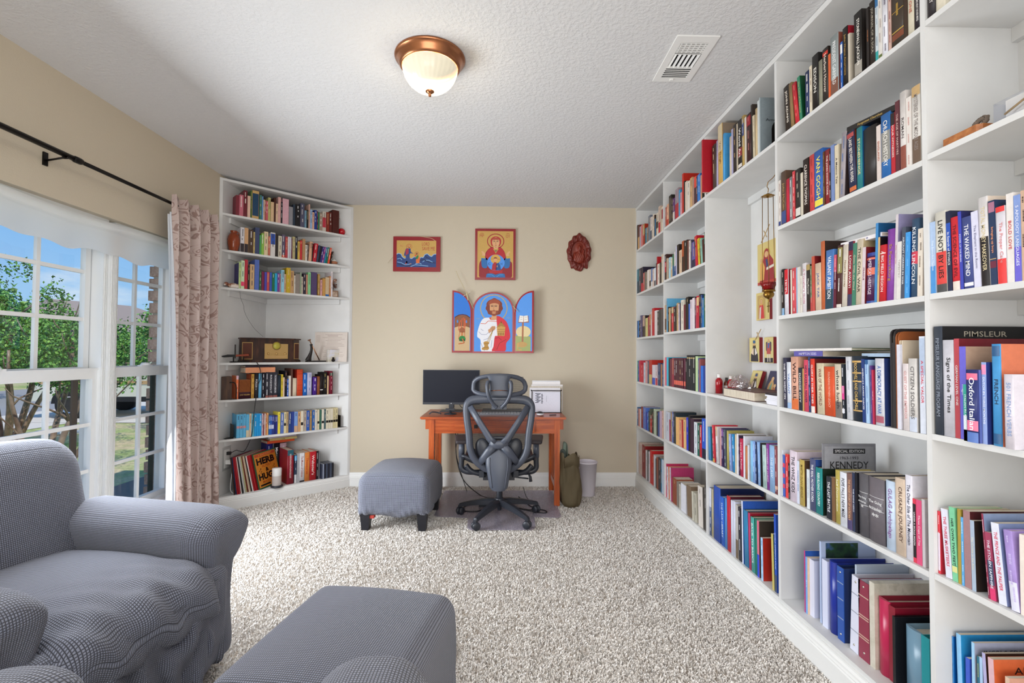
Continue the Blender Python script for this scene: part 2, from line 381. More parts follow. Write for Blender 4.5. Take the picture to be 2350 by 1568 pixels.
# ------------------------------------------------------------------ room shell
YB, XR, XL, H, YA, XB, BAY = 4.729, 1.3142, -2.305, 2.74, 3.942, -1.467, .81506
YREAR, XWR = -2.0, 1.63
def bw(mb, name, mats, parent=None, kind=None, label=None):
    """build a mesh given in world coordinates under a parent that may stand anywhere"""
    o = mb.build(name, mats, None, kind=kind, label=label)
    if parent is not None:
        o.parent = parent; m = Matrix.Identity(4); p = parent; chain = []
        while p is not None: chain.append(p); p = p.parent
        for p in reversed(chain): m = m @ (p.matrix_parent_inverse @ Matrix.Translation(p.location) @ p.rotation_euler.to_matrix().to_4x4())
        o.matrix_parent_inverse = m.inverted()
    return o
bw(MB().box((XL - .2, YREAR, -.12), (XWR + .1, YB + .1, -.004), 'b8aa98'), 'floor', plain('carpet_backing', 'c4b6a6', .95), kind='structure')
bw(MB().box((XL - .75, YREAR - .3, H), (XWR + .4, YB + .5, H + .1)), 'ceiling', CEIL, kind='structure')
bw(MB().box((XL - .2, YB, -.1), (XWR + .1, YB + .12, H)), 'wall_back', WALL, kind='structure')
bw(MB().box((XWR, YREAR, -.1), (XWR + .12, YB, H)), 'wall_right', WALL, kind='structure')
bw(MB().box((XL - .2, YREAR - .12, -.1), (XWR + .1, YREAR, H)), 'wall_rear', WALL, kind='structure')
WY0, WY1, WZ0, WZ1, XO = 1.66, 3.535, .27, 2.075, -2.475
wl = MB()
wl.box((XO, YREAR, -.1), (XL, WY0, H)); wl.box((XO, WY1, -.1), (XL, YB, H)); wl.box((XO, WY0, -.1), (XL, WY1, WZ0)); wl.box((XO, WY0, WZ1), (XL, WY1, H))
bw(wl, 'wall_left', WALL, kind='structure')
def brickmat(nt):
    b = bsdf(nt, None, .9); n = noise_tex(nt, 40, 5, .7); r = ramp(nt, n.outputs['Fac'], [(.3, hexc('a07c6a')), (.5, hexc('c09c88')), (.7, hexc('d0b4a0'))]); nt.links.new(r.outputs[0], b.inputs['Base Color']); bump(nt, b, n.outputs['Fac'], .5, .01); return b
BRICK = mat('weathered_brick', brickmat); MORTAR = plain('mortar', 'b0a698', .95, nscale=80)
ex = MB(); ex.box((-2.532, -2, -.5), (XO, WY0 - .02, 2.9)); ex.box((-2.532, WY1 + .012, -.5), (XO, 5.0, 2.9)); ex.box((-2.532, WY0 - .02, -.5), (XO, WY1 + .012, WZ0 - .03)); ex.box((-2.532, WY0 - .02, WZ1 + .02), (XO, WY1 + .012, 2.9))
t1 = bw(ex, 'trim_1', MORTAR, kind='structure')
bmesh_ = MB().box((-.04, -.1, -.036), (.04, .1, .036)).mesh('brick', BRICK)
for k in range(24):
    o = bpy.data.objects.new('brick', bmesh_); COL.objects.link(o); o.parent = t1
    o.location = (-2.515 + random.uniform(-.004, .004), WY1 + .098 + random.uniform(-.006, .004) + (0 if k % 2 else .007), .2 + k * .088); o.rotation_euler = (0, 0, random.uniform(-.01, .01))
# baseboards
def baseprofile(h): return [(0, 0), (.016, 0), (.016, h * .66), (.012, h * .70), (.014, h * .74), (.011, h * .80), (.011, h * .86), (.006, h * .93), (.006, h), (0, h)]
def baseboard(name, a, b, nrm, h=.14):
    mb = MB(); a, b, nrm = Vector(a), Vector(b), Vector(nrm); pr = baseprofile(h); n = len(pr)
    vs = [a + nrm * d + Vector((0, 0, z)) for d, z in pr] + [b + nrm * d + Vector((0, 0, z)) for d, z in pr]
    mb.add(vs, [(i, (i + 1) % n, n + (i + 1) % n, n + i) for i in range(n)] + [tuple(range(n))[::-1], tuple(range(n, 2 * n))]); return mb
bw(baseboard('b', (XB, YB, 0), (XR, YB, 0), (0, -1, 0)), 'baseboard_back', TRIM, kind='structure')
bw(baseboard('b', (XL, YREAR, 0), (XL, YA, 0), (1, 0, 0)), 'baseboard_left', TRIM, kind='structure')
# carpet pile: tufts as bent blades, one object
def carpet():
    rng = np.random.default_rng(3); pts = []
    n = 560000
    x = rng.uniform(XL, XR, n); y = rng.uniform(.9, YB, n)
    keep = rng.uniform(0, 1, n) < np.clip(1.15 - .17 * (y - .9), .45, 1); x, y = x[keep], y[keep]
    keep = ~((y > YA) & (x < XL + (y - YA) * (XB - XL) / (YB - YA))); x, y = x[keep], y[keep]; n = len(x)
    a = rng.uniform(0, 2 * PI, n); h = rng.uniform(.008, .014, n); w = rng.uniform(.0016, .0030, n); ln = rng.uniform(.003, .010, n)
    la = a + rng.normal(0, .7, n) + PI / 2
    cx, sx = np.cos(a) * w, np.sin(a) * w; lx, ly = np.cos(la) * ln, np.sin(la) * ln
    V = np.empty((n, 6, 3), np.float32); z0 = -.004
    V[:, 0] = np.stack([x - cx, y - sx, np.full(n, z0)], 1); V[:, 1] = np.stack([x + cx, y + sx, np.full(n, z0)], 1)
    V[:, 2] = np.stack([x + cx * 1.2 + lx * .35, y + sx * 1.2 + ly * .35, h * .62], 1); V[:, 3] = np.stack([x - cx * 1.2 + lx * .35, y - sx * 1.2 + ly * .35, h * .62], 1)
    V[:, 4] = np.stack([x + cx * .7 + lx, y + sx * .7 + ly, h], 1); V[:, 5] = np.stack([x - cx * .7 + lx, y - sx * .7 + ly, h], 1)
    base = np.arange(n)[:, None] * 6
    F = np.concatenate([base + np.array([0, 1, 2, 3]), base + np.array([3, 2, 4, 5])], 1).reshape(-1, 4)
    me = bpy.data.meshes.new('carpet_pile'); me.vertices.add(n * 6); me.vertices.foreach_set('co', V.ravel())
    nf = len(F); me.loops.add(nf * 4); me.loops.foreach_set('vertex_index', F.ravel().astype(np.int32)); me.polygons.add(nf)
    me.polygons.foreach_set('loop_start', np.arange(nf, dtype=np.int32) * 4); me.polygons.foreach_set('loop_total', np.full(nf, 4, np.int32))
    me.polygons.foreach_set('use_smooth', np.ones(nf, bool))
    shade = np.array([hexc('e6e1db'), hexc('ded8d1'), hexc('ece8e3'), hexc('c4bbb1')], np.float32)
    ci = rng.choice(4, n, p=[.44, .28, .2, .08]); c = np.repeat(shade[ci], 8, 0)
    at = me.color_attributes.new('Col', 'FLOAT_COLOR', 'CORNER'); at.data.foreach_set('color', c.ravel()); me.materials.append(MATTE); me.update()
    o = bpy.data.objects.new('carpet_pile', me); COL.objects.link(o); o['kind'] = 'stuff'; o['label'] = 'beige shag carpet pile covering the whole study floor'
carpet()
# ------------------------------------------------------------------ windows
SASH = plain('white_vinyl_sash', 'e4e6e6', .35); SCREEN = plain('brown_screen_frame', '4a3c32', .6); SCREEN2 = plain('dark_green_screen_frame', '34382e', .6)
def window(name, y0, y1, g0u, g1u, g0l, g1l, mun_u, mun_l, scr):
    w = empty(name, (-2.42, (y0 + y1) / 2, WZ0)); w['kind'] = 'structure'
    f = MB(); f.box((-2.468, y0, WZ0), (-2.352, y0 + .03, WZ1)); f.box((-2.468, y1 - .03, WZ0), (-2.352, y1, WZ1)); f.box((-2.468, y0 + .03, WZ1 - .03), (-2.352, y1 - .03, WZ1)); f.box((-2.468, y0 + .03, WZ0), (-2.345, y1 - .03, WZ0 + .03))
    for d in (.008, .02): f.box((-2.352, y0 + d, WZ0 + .03), (-2.348, y0 + d + .004, WZ1 - .03)); f.box((-2.352, y1 - d - .004, WZ0 + .03), (-2.348, y1 - d, WZ1 - .03))
    bw(f, 'window_frame', SASH, w)
    for nm, xa, xb, a, b, za, zb, muns, rows in (('upper_sash', -2.45, -2.42, g0u, g1u, 1.20, 2.03, mun_u, (1.476, 1.752)), ('lower_sash', -2.41, -2.372, g0l, g1l, .335, 1.132, mun_l, (.602, .868))):
        s = MB(); fw = .036; lo = .045 if nm == 'upper_sash' else .04
        zt = zb + (.03 if nm == 'upper_sash' else .062)
        s.box((xa, a - fw, za - lo), (xb, a, zt)); s.box((xa, b, za - lo), (xb, b + fw, zt)); s.box((xa, a, zb), (xb, b, zt)); s.box((xa, a, za - lo), (xb, b, za))
        s.box((xb, a - fw, zt - .012), (xb + .006, b + fw, zt)); sash = bw(s, nm, SASH, w)
        xm = (xa + xb) / 2
        for ym in muns: bw(MB().box((xm - .007, ym - .0105, za), (xm + .011, ym + .0105, zb)), 'muntin', SASH, sash)
        for zr in rows: bw(MB().box((xm - .006, a, zr - .0105), (xm + .010, b, zr + .0105)), 'muntin', SASH, sash)
        ys = [a] + list(muns) + [b]; zs = [za] + list(rows) + [zb]
        for i in range(len(ys) - 1):
            for j in range(3): bw(_pane(xm - .002, ys[i], ys[i + 1], zs[j], zs[j + 1]), 'pane', GLASS, sash)
        if nm == 'lower_sash':
            l = MB(); yc = (a + b) / 2 + .02; l.box((xb - .02, yc - .05, zt), (xb + .006, yc + .05, zt + .01)); l.lathe([(0, .026), (.022, .024), (.03, .01), (.03, .008)], 16, c=(xb - .005, yc, zt)); bw(l, 'sash_lock', SASH, sash)
    s = MB(); s.box((-2.468, g0l - .02, WZ0 + .03), (-2.456, g0l + .005, 1.19)); s.box((-2.468, g1l - .03, WZ0 + .03), (-2.456, g1l + .005, 1.19)); s.box((-2.468, g0l, 1.165), (-2.456, g1l, 1.19)); bw(s, 'screen_frame', scr, w)
    return w
def _pane(x, a, b, c, d):
    mb = MB(); mb.add([(x, a, c), (x, b, c), (x, b, d), (x, a, d)], [(0, 1, 2, 3)]); return mb
window('window_1', WY0, 2.915, 1.725, 2.842, 1.725, 2.852, (1.99, 2.262, 2.562), (1.99, 2.29, 2.588), SCREEN)
window('window_2', 2.965, WY1, 3.045, 3.478, 3.03, 3.475, (3.234,), (3.236,), SCREEN2)
mu = MB(); mu.box((-2.465, 2.915, WZ0), (-2.335, 2.965, 1.99))
for d in (.006, .018, .030, .040): mu.box((-2.335, 2.915 + d, WZ0), (-2.331, 2.915 + d + .005, 1.99))
bw(mu, 'trim_2', SASH, kind='structure')
bw(MB().box((-2.372, WY0, WZ0 - .012), (XL + .02, WY1, WZ0 + .012)), 'trim_3', plain('pink_white_sill', 'e8dcd8', .5), kind='structure')
tape = MB(); tape.box((-2.36, 3.10, WZ0 + .0125), (-2.325, 3.245, WZ0 + .014)); tag(bw(tape, 'painters_tape', plain('blue_tape', '2a62c8', .7)), 'strip of blue masking tape stuck on the window sill', 'tape')
# ------------------------------------------------------------------ bookcases
SHZ = {'fifth': (2.316, 1.886, 1.456, 1.029, .601), 'fourth': (2.325, 1.895, 1.470, 1.042, .612), 'third': (2.328, None, None, 1.045, .623), 'second': (2.332, 1.905, 1.478, 1.046, .627), 'nearest': (2.337, 1.915, 1.481, 1.052, .631)}
BAYI = {'fifth': 0, 'fourth': 1, 'third': 2, 'second': 3, 'nearest': 4}
DEP, TH = .295, .018
bc = thing('bookcase', 'white built-in bookcase of five bays filling the wall opposite the windows', 'bookcase', (XR + .15, 2.7, 0))
for k in range(6):
    y = YB - k * BAY; ya_, yb_ = (y - TH, y) if k == 0 else (y - TH / 2, y + TH / 2)
    bw(MB().box((XR, ya_, .0), (XR + DEP, yb_, H - .03)), 'divider', WHITE, bc)
bw(MB().box((XR + DEP, YB - 5 * BAY, 0), (XR + DEP + .012, YB, H - .004)), 'back_panel', WHITE, bc)
bw(MB().box((XR - .004, YB - 5 * BAY - .01, H - .03), (XR + DEP, YB, H - .004)), 'top_board', WHITE, bc)
shm = MB().box((0, -BAY + TH / 2 + .0005, -TH), (DEP, -TH / 2 - .0005, 0)).mesh('shelf', WHITE); clm = MB().box((DEP - .02, -BAY + TH / 2 + .0005, -TH - .046), (DEP, -TH / 2 - .0005, -TH)).mesh('cleat', WHITE)
def put(mesh, name, loc, parent):
    o = bpy.data.objects.new(name, mesh); COL.objects.link(o); o.parent = parent; o.matrix_parent_inverse = Matrix.Translation(parent.location).inverted(); o.location = loc; return o
for b, zs in SHZ.items():
    for i, z in enumerate(zs):
        if z is None: continue
        put(shm, 'shelf', (XR, YB - BAYI[b] * BAY, z), bc)
        put(clm, 'cleat', (XR, YB - BAYI[b] * BAY, z), bc)
    put(shm, 'shelf', (XR, YB - BAYI[b] * BAY, .146), bc)
bw(baseboard('b', (XR, YB, 0), (XR, YB - 5 * BAY, 0), (-1, 0, 0), .128), 'base_board', TRIM, bc)
bw(MB().box((XR, YB - 5 * BAY, 0), (XR + .012, YB, .128)), 'kick_board', TRIM, bc)
# corner bookcase
CA, CB_ = Vector((XL, YA, 0)), Vector((XB, YB, 0)); CU = (CB_ - CA).normalized(); CW = Vector((-CU.y, CU.x, 0)); CLEN = (CB_ - CA).length
cbk = thing('corner_bookcase', 'white built-in corner bookcase set diagonally beside the curtain', 'bookcase', (XL + .3, YB - .3, 0))
bw(MB().prism([(XL, YA), (XL + .018, YA + .017), (XL + .018, YB), (XL, YB)], 0, 2.715), 'side_panel', WHITE, cbk)
bw(MB().prism([(XB, YB), (XL + .018, YB), (XL + .018, YB - .018), (XB - .019, YB - .018)], 0, 2.715), 'side_panel', WHITE, cbk)
def strip(u0, u1, w0, w1, z0, z1, mb=None):
    mb = mb or MB(); P = [CA + CU * u + CW * w for u, w in ((u0, w0), (u1, w0), (u1, w1), (u0, w1))]; mb.prism([(p.x, p.y) for p in P], z0, z1); return mb
bw(strip(0, .022, -.004, .016, .12, 2.715), 'stile', WHITE, cbk); bw(strip(CLEN - .022, CLEN, -.004, .016, .12, 2.715), 'stile', WHITE, cbk)
CZ = (2.430, 2.130, 1.822, 1.205, .902, .580, .12)
pA, pB = CA + CU * .023 + CW * 0, CB_ - CU * .023
tri = [(pA.x, pA.y), (pB.x, pB.y), (XB - .02, YB - .018), (XL + .018, YB - .018), (XL + .018, YA + .02)]
for z in CZ:
    bw(MB().prism(tri, z - TH, z), 'shelf', WHITE, cbk)
    if z > .2:
        bw(MB().box((XL + .018, YA + .11, z - TH - .045), (XL + .036, YB - .018, z - TH)), 'cleat', WHITE, cbk); bw(MB().box((XL + .036, YB - .036, z - TH - .045), (XB - .11, YB - .018, z - TH)), 'cleat', WHITE, cbk)
bw(MB().prism([(CA.x, CA.y), (CB_.x, CB_.y), (XL, YB)], 2.695, 2.715), 'top_board', WHITE, cbk)
bw(baseboard('b', CA, CB_, -CW, .118), 'base_board', TRIM, cbk)
bw(MB().box((XL + .018, YA + .35, 2.60), (XL + .036, YB - .018, 2.64)), 'cleat', WHITE, cbk); bw(MB().box((XL + .036, YB - .036, 2.60), (XB - .12, YB - .018, 2.64)), 'cleat', WHITE, cbk)
BOOKS = '''@second|1|2.332|0.004
725 406 216 2b2119|!|JOHN ADAMS|f0e6d8|l=-4
1151 223 212 8d7048||||l=-5
1491 279 197 c42230||. . . .|e08070|l=-9 c=b01c2a
1820 186 206 2f7d5e||The Tribe of Tolerance|c8b878|l=-5 c=0f4a2c
2207 279 195 25335f||. . . .|e8e4e0|
2509 162 203 d8cdb8||. . .|806050|
2689 400 234 171311|!|EDISON|e6e2da|
3111 224 189 8c8a78||||
3356 344 221 2a2420||Herbert Hoover|e8d8c8|b=.86:.93:c03020
3721 113 180 d4602f||||
3855 430 239 9aa3a3|!|PRESIDENT GARFIELD|eef0f0|c=8a4a38 b=.02:.26:7a5040
4421 115 184 2a5fb0||. . . . .|f0f0f0|b=.75:.95:e8e8e8
4546 263 229 17110d||John Wayne Americana|b89048|c=a8172b
4846 101 190 c9bfae|||c=8c7f74|
5154 397 241 17130f|!|STONEWALL JACKSON|eeeae2|c=2a2523 b=.02:.22:a09a90
5774 124 222 1d1613|!|FATHER JOE|c87840|
5915 274 231 2a2019|!|JOURNAL OF A SOUL|a8a090|
6197 126 226 c9d2d8||. . .|607890|b=.0:.15:2a9a98,.86:1.:2a6aa0
6338 155 220 d9d5d0||. . . .|a89088|b=.0:.06:5a6a30
6508 219 216 e4e4ec||. . . .|706878|
6779 110 199 c9a79a||. . . .|8a3a4a|
6900 512 211 3a2f24||. .|b8923c|b=.1:.2:7a4028,.55:.56:b8923c,.22:.24:b8923c
7426 122 176 3a2718||||
7561 232 171 cdc5b0||ONE|c06048|
7812 275 157 221a22||THE MILLIONAIRE NEXT DOOR MIND|e8e4e0|
@second|2|1.905|0.004
110 175 219 d8d0c8||. . . .|906860|b=0:.1:2a3a78
315 386 251 5a4334||John McCain|b89860|b=.02:.25:3a4a80
723 223 203 c2203a|||b=0:.2:1a1010|
975 225 203 8a8688||. . . .|f0f0f0|
1228 166 221 cc4048||. . . . .|f0d0c8|
1421 376 220 2a2622||. . .|b0a898|b=.04:.2:d8d4cc
1824 157 192 cfc6b4||||
1993 394 243 2a1a15||CLARENCE THOMAS|e8ded4|
2438 294 243 cf4a48||. . . .|a03038|
2756 551 245 2f62b0|!|VAN GOGH|f2e25a|b=.04:.15:e8d850
3318 102 224 5a3a20||. . . . .|b89858|
3443 256 224 8c2b2f|!|THE JOHN WAYNE CODE|f0e4dc|
3715 71 213 1c1614||. . . .|f0f0f0|
3802 199 229 7488b8|||b=0:.6:4a4038|
4032 210 219 d2c6ac||A Mexico Tale|3a3030|
4263 255 251 a29aa0||. . . .|6078a8|l=4 c=3a3034
4820 377 237 2a2f4d|!|LAND BETWEEN THE RIVERS|e8e0d8|l=-3 c=7a3a28 b=.02:.09:c86a3c,.9:.97:a84848
5216 258 232 2c7d83|!|STONEHENGE|e6dc9a|c=1c5f9e
5491 654 211 2b2725||||r=1
6178 182 195 d6cac4|!|ENGLAND|b86a50|
6373 411 222 2f6cb0|!|CHURCH HISTORY|f0ece4|b=.26:.72:8c8a84
6814 169 208 b52430|!|FOUR WITNESSES|f0dcd8|b=.8:1.:2a1a1a
6998 165 239 5a2830|!|THE AGE OF MARTYRS|d8b8b0|
7186 233 259 d9d3cf||ROMAN|605858|b=0:.3:8a4a3c
7441 184 228 e0d9d3||. . . . . .|c89890|
7646 335 250 dcd8d2|!|MYSTERIES OF THE MIDDLE AGES|8a807c|b=.87:1.:c0a070,0:.33:6a5648
@second|3|1.478|0.004
274 216 217 241a1a||. . . . .|b0a8a0|b=0:.15:7aa8d0
517 290 211 e0dce4|!|TEMPLARS|f4ecec|c=8a1828 b=.45:1.:c9202c
1004 92 203 d8d0c0||||
1106 310 208 d8545c||. . . . .|f4dcd8|
1435 78 206 8ab4d4||||
1524 184 205 d5d0c8|||c=a83838|
1727 124 163 dcd6cc||. . . .|a0988c|
1874 257 215 e6e0e4||A Traveller's Guide|c07888|
2145 259 204 2f2a26|!|Mayflower|f0ece0|b=.88:1.:a88f5a,0:.04:5a3020
2431 89 195 6a7a58||. . . .|e0d8c0|b=0:.3:c04848
2529 193 233 b8503c||||c=7a1c22 b=0:.5:c05048
2740 367 198 d9bfa6|!|JACK TAR|4a6aa0|c=c09a78
3124 215 283 c86a40||||c=30201a
3352 475 237 4f7fc0|!|VALIANT AMBITION|f0f0f4|l=2.2 b=0:.33:1f4050
3838 158 211 5c1b30||. . .|e8d8d8|l=2.5 b=.68:1.:c85068
4008 290 243 4a2a28||. . .|f0ece8|l=3 b=.55:.96:8a8250,0:.05:e0d8d0
4320 270 238 d9cfc0|!|Noah's Journey|8a7040|l=3
4612 241 244 8a2330|!|LOOK AWAY!|f0ece8|l=3 b=.86:1.:2a2444,0:.18:3a3858
4863 183 233 3f7d66||Gone With the Wind|d8ccb0|l=3
5056 286 241 d0c3ac|!|THE CIVIL WAR|40382e|l=3 c=b8a680
5356 151 207 d4c6cc|!|PRAGUE|7a2444|l=3 c=7a2028
5519 449 180 4a1d4c||AMERICA'S HERITAGE|d8c8d8|l=3 b=.56:.7:d86a50,.86:.9:d86a50,.93:1.:2a3a88,0:.04:2a4a98 r=1
5977 113 279 3f86c0||||l=2.5 c=14507e ct=WAR:c02838:.86:.1:.5:.8
6100 82 227 cfae7c|!|The Battle in South|4a3a28|l=2.5 c=100c0c
6187 254 196 cf2d35|!|A BIG FIELD REGION|f0e4e0|l=2.5 b=.84:.86:f0d0c8
6453 364 242 8a48a4||St Petersburg|b08848|l=2.5 r=1
6829 99 285 cfc6ca|!|What I Could Own|c06070|l=3 c=8d88ae ct=AIR:8a3048:.88:.06:.45:.3
6936 166 191 dcd8d4|!|TAPESTRY|b0a8a8|l=3
7113 144 235 4a5060|!|AIRCRAFT CARRIERS IN WAR|e0e4e8|l=3
7264 185 214 3f97dc||. . . . .|70b8f0|l=3 c=0b4a96
7459 283 251 3a5470|!|KILLING LINCOLN|e4e8ec|l=3 b=.42:.58:c8344a r=1
7754 183 214 e0d6c8||. . . . .|807060|l=2 c=d8ccc0
@second|4|1.046|0.004
376 265 232 3a3a50|!|THE WAR WENT ON|f0ecec|l=-1
663 313 212 dfe4ee|!|VALIANT|5a7ab8|l=-1 b=0:.12:98b4d8
998 516 237 dba58e|!|WILD BILL|3a2020|l=-1 c=d8a890 b=0:.2:d8703c
1530 264 188 2c3440|!|DODGE CITY|f0ece8|l=-1
1814 91 186 c09a60|||l=-1|
1921 304 224 e0506a|!|NEW BASEBALL READER|2a2a48|l=-1
2239 131 237 2b3a66||. . . . .|c8d0e8|l=-1
2385 262 229 e0402e|!|GLORY IN THEIR TIMES|f4ece8|l=-1 c=6a2020 b=0:.12:e8dcd4
2788 454 211 d8ccae|!|WAR OF THE WORLD|7a4038|l=-1
3269 609 198 d8552e|!|FOUNDING FATHERS LEGACY|f0b8a0|l=-1 c=7a1c24
3899 370 209 d9cdb8|!|whose lunch|2a2a2a|l=-1 b=0:.3:706a66
4293 142 210 222831||. . . . .|e8e8f0|l=-1 b=.35:.6:d84890,.1:.18:e0e0e8
4529 260 239 d8dae0||. . . .|a0a4b0|l=-1
4797 534 241 26303c|!|ROOSEVELT AND CHURCHILL|d8b468|l=-1 b=.73:.75:c8a058,.6:.62:c8a058,.3:.32:c8a058,.15:.17:c8a058,.9:.93:c8a058 r=1
5345 155 231 1d3a78|!|AMERICA'S ARMED FORCES|f0f0f4|l=-1
5521 158 228 a8c8e8||. . .|5078b8|l=-1 b=.93:1.:2a5a90
5761 61 208 5a3a80||. . . . . .|c0a8d8|l=-1
5832 70 193 b83050|!|THE BEST OF|f0d0d8|l=-1
5961 375 234 d9dae2|!|A DEMOCRACY AT WAR|3a68b0|l=0 c=2a3a70 b=.04:.14:a85868
6916 134 281 d8d8e4||||l=0 b=0:.0:303868 d=.2
7136 220 218 e8dede|!|GUEST OF THE EMPEROR|d8a0a0|l=0
7368 305 235 d8d4d0|!|CITIZEN SOLDIERS|6a6666|l=0 c=a09c98 b=0:.2:c8d0e0
7790 203 305 d5dbe8|!|A SPECIAL VALOR|d83a50|l=0 b=.6:.98:b4c4dc
@second|5|0.627|0.012
-51 155 215 d5dbe8||. . . .|7890b8|
118 181 194 3a5ab0||||b=.2:.3:c83858,.45:.55:c83858,.7:.8:c83858
340 204 203 d84040||. . .|f0d8d0|
564 87 164 1c1820||. . . .|e8e8e8|
665 534 227 ded0dc|!|THE WHIZ KIDS|1c1820|
1218 170 190 d0d6e8|!|KOREAN WAR|7a8ab8|
1406 319 200 c2a95a||MARTIN DUNN BEHOLD|6a5420|c=5a4030
1912 189 168 d8dfe4|!|WHITE HELL|a8b8c4|
2123 355 221 50567a|!|THE REAL MOTHER KOREA|f0f0f4|c=2a4a90
2501 418 192 1f8585|!|REBUILDING COUNTRY|e0f4f0|c=1c2a20
3174 330 170 2c2f3a|!|THE LAST BATTLE|f0f0f4|c=40404a
3520 186 175 7a5a3c||||
3726 235 209 b5a552|!|Self Destruction|f4f0d8|
3980 370 208 dfe2ec|!|POPE PAUL'S NEW MASS|1c1c28|
4368 274 213 7a5a55|!|THE INSIDE STORY OF VATICAN II|e0b088|b=0:.18:4a4068
4660 134 221 2a3550|!|THE RHINE HERO|d8dce8|c=6a2424
4812 105 225 14141c||||
4935 467 228 57555a|!|The Gulag/Archipelago/*|f0f0f0|b=.5:.505:e8e8e8,.7:.705:e8e8e8 r=1 ns=1
5418 728 227 6a646a|!|The Gulag/Archipelago/**|f0f0f0|c=20242e b=.5:.505:e8e8e8,.7:.705:e8e8e8 r=1 ns=1
6206 440 234 c3d4e8|!|GULAG Archipelago|8a5a9a|c=202838 r=1
6660 396 254 d8c3ae|!|CRUSADE JOURNEY|5a4034|
7076 273 273 e8e6f0|!|The Other Side of The Mountain|303850|
7362 117 203 d83850|!|UNDER A SICKLE MOON|f0f0f0|b=.08:.92:241a20
7488 199 204 d8507a|!|Three Cups of Tea|f4e0e4|c=a89a9a
7700 105 211 c8c0c4||||
@second|6|0.146|0.040
1224 78 272 b83a80||||c=2a5ab0 d=.21
1321 122 248 78a8e0|!|TRAVEL|d8f0ff|c=e0c0a0 d=.2
@third|1|2.328|0.004
467 163 340 b01828||||c=b01828 b=.2:.8:c02030 d=.26 o=.045
1041 488 280 4a4038||. . .|e0d0a0|l=-2
1562 227 286 b0a8c8|||l=-2|
1832 587 366 c9a35c|!|Van Gogh|6a4a28|l=-2 c=8c7a68 b=.55:1.:c8b898
2450 234 289 4aa0dc|||l=-2 c=2a5a90|
3296 230 232 d4c6b0|||l=-2|
3555 179 266 a8a4c4|||l=-2|
3762 378 279 2a211c||. . .|c09a68|l=-2
4167 118 269 cbbfa8|||l=-2|
4312 451 277 211a16|!|World Art|f4f0ec|l=-2 b=.25:.42:8a2a30,.03:.1:e0d8d0
4788 232 283 b89a58||. . .|d0d0e0|l=-2 b=.6:.85:3a4a78
5072 185 260 cfc6ba|||l=-2|
5282 452 263 3a1a1a||. . . . .|c07870|l=-2 b=.75:.95:8c1a24
5798 144 295 2a2018||||l=-1 c=3a3028
5966 165 228 d0c4a8||. . .|806a50|l=-2
6178 216 251 cdb58c|||l=-2|
6417 160 281 c5cbcc|||l=-1|
6599 68 289 a8b4b8||||c=8a969c d=.26 ct=American_Masters:20242a:.6:.05:.5:.9
@third|5|0.623|0.004
190 327 207 4a8ac0||||l=-3 c=2a7a98
854 244 227 d03a48||. . . .|f0c8c0|l=-4 b=0:.1:d0a050
1321 253 224 dcd6d8||. . .|8088a8|l=-4 b=.75:1.:d0b088
1872 131 223 d8a0a8|||l=-4|
2027 249 227 3a2a58||. . .|e0d8f0|l=-4 b=.8:.98:7a4a90
2403 251 224 505868||. . . . .|e0e0e8|l=-4
2716 230 223 b0a45c|||l=-4 c=8a8480|
3052 254 209 8fa8e0||. . . .|d8e4f8|l=-4
3468 247 213 2a8cc8||. . . . .|e0f0f8|l=-4
3744 171 219 cfc4a8|||l=-4|
3950 190 226 e0dfe6|||l=-4|
4168 125 221 3a2c48||. . . .|d8d0e0|l=-4
4313 333 205 c02a50|!|Love the Father|f4d8dc|l=-4
4700 159 226 dcdbe6|||l=-4 c=6a4048|
4886 235 175 c07a50|||l=-3|
5147 129 185 d8dce4|||l=-3|
5428 238 213 8ac4ec|||l=-3|
5678 246 216 88ace8||. . . . .|d8e8fc|l=-3
5948 133 216 2a3860||. . . .|d8e0f0|l=-3
6201 236 219 8ab0e4||. . . .|c8dcf4|l=-3
6448 128 220 10141c|||l=-3|
6656 350 213 b5cfcc||. . . . .|88aaa8|l=-2.5
7028 220 226 8a3a94|!|MYSTERIES OF CHRIST|f0dcf0|l=-1.5
7270 438 225 8fb4dc|!|THE LAW|dce8f8|l=-.5
7730 238 227 8a4a52||. . . . . .|e0c8c8|l=-1 b=.1:.17:d0a080
@third|6|0.146|0.012
-7 392 298 4a5a80||. . . .|e0e4f0|l=-1 b=.6:1.:c8ccdc
430 270 298 b0a890||. . . .|d0b868|l=-1
745 906 331 2a4fa8||||l=0 c=12204e d=.27
1755 430 288 2a62c8|!|THE LAW LIBRARY|dce8f8|l=-3
2225 279 297 4a8ac8|||l=-2|
2563 406 318 c02638||||l=-2 c=5a1a28
3007 226 306 d4d8ea|||l=-2 d=.27|
3262 287 310 d0d4e6|||l=-2 d=.26|
3585 289 297 b8b4b0||||l=-1.5 b=0:.35:6a5a48
3927 334 293 2c2c38||. . .|e8e8f0|l=-2
4330 137 339 d8dcf0||||l=-1 c=3060c0 d=.28
4570 434 298 2f7fae||||l=-2 c=1c4a58
5053 211 297 b83a68||||l=-2 c=9c1c30 d=.25
5312 332 285 4aa6a0|!|BACK TO BASICS|f4fcfa|l=-1.5 c=1c5a38
5667 224 289 187a68|||l=-2|
5921 197 287 d87088||||l=-2 c=403830 b=0:.4:2a4ad0 d=.25
6283 191 213 a8d0f0||. . . .|6088c8|l=-1 c=b82c20 d=.23
7306 176 268 c8b868||||l=-2 c=1a4a48
7535 172 371 2450b8|!|WORLD REFERENCE ATLAS|dce8fc|l=-1 b=0:.22:4a5268
@nearest|1|2.337|0.004
148 268 142 241c20||THE WAY|f0ece8|
430 311 129 d8d0bc||. .|8098c0|
@nearest|3|1.481|0.004
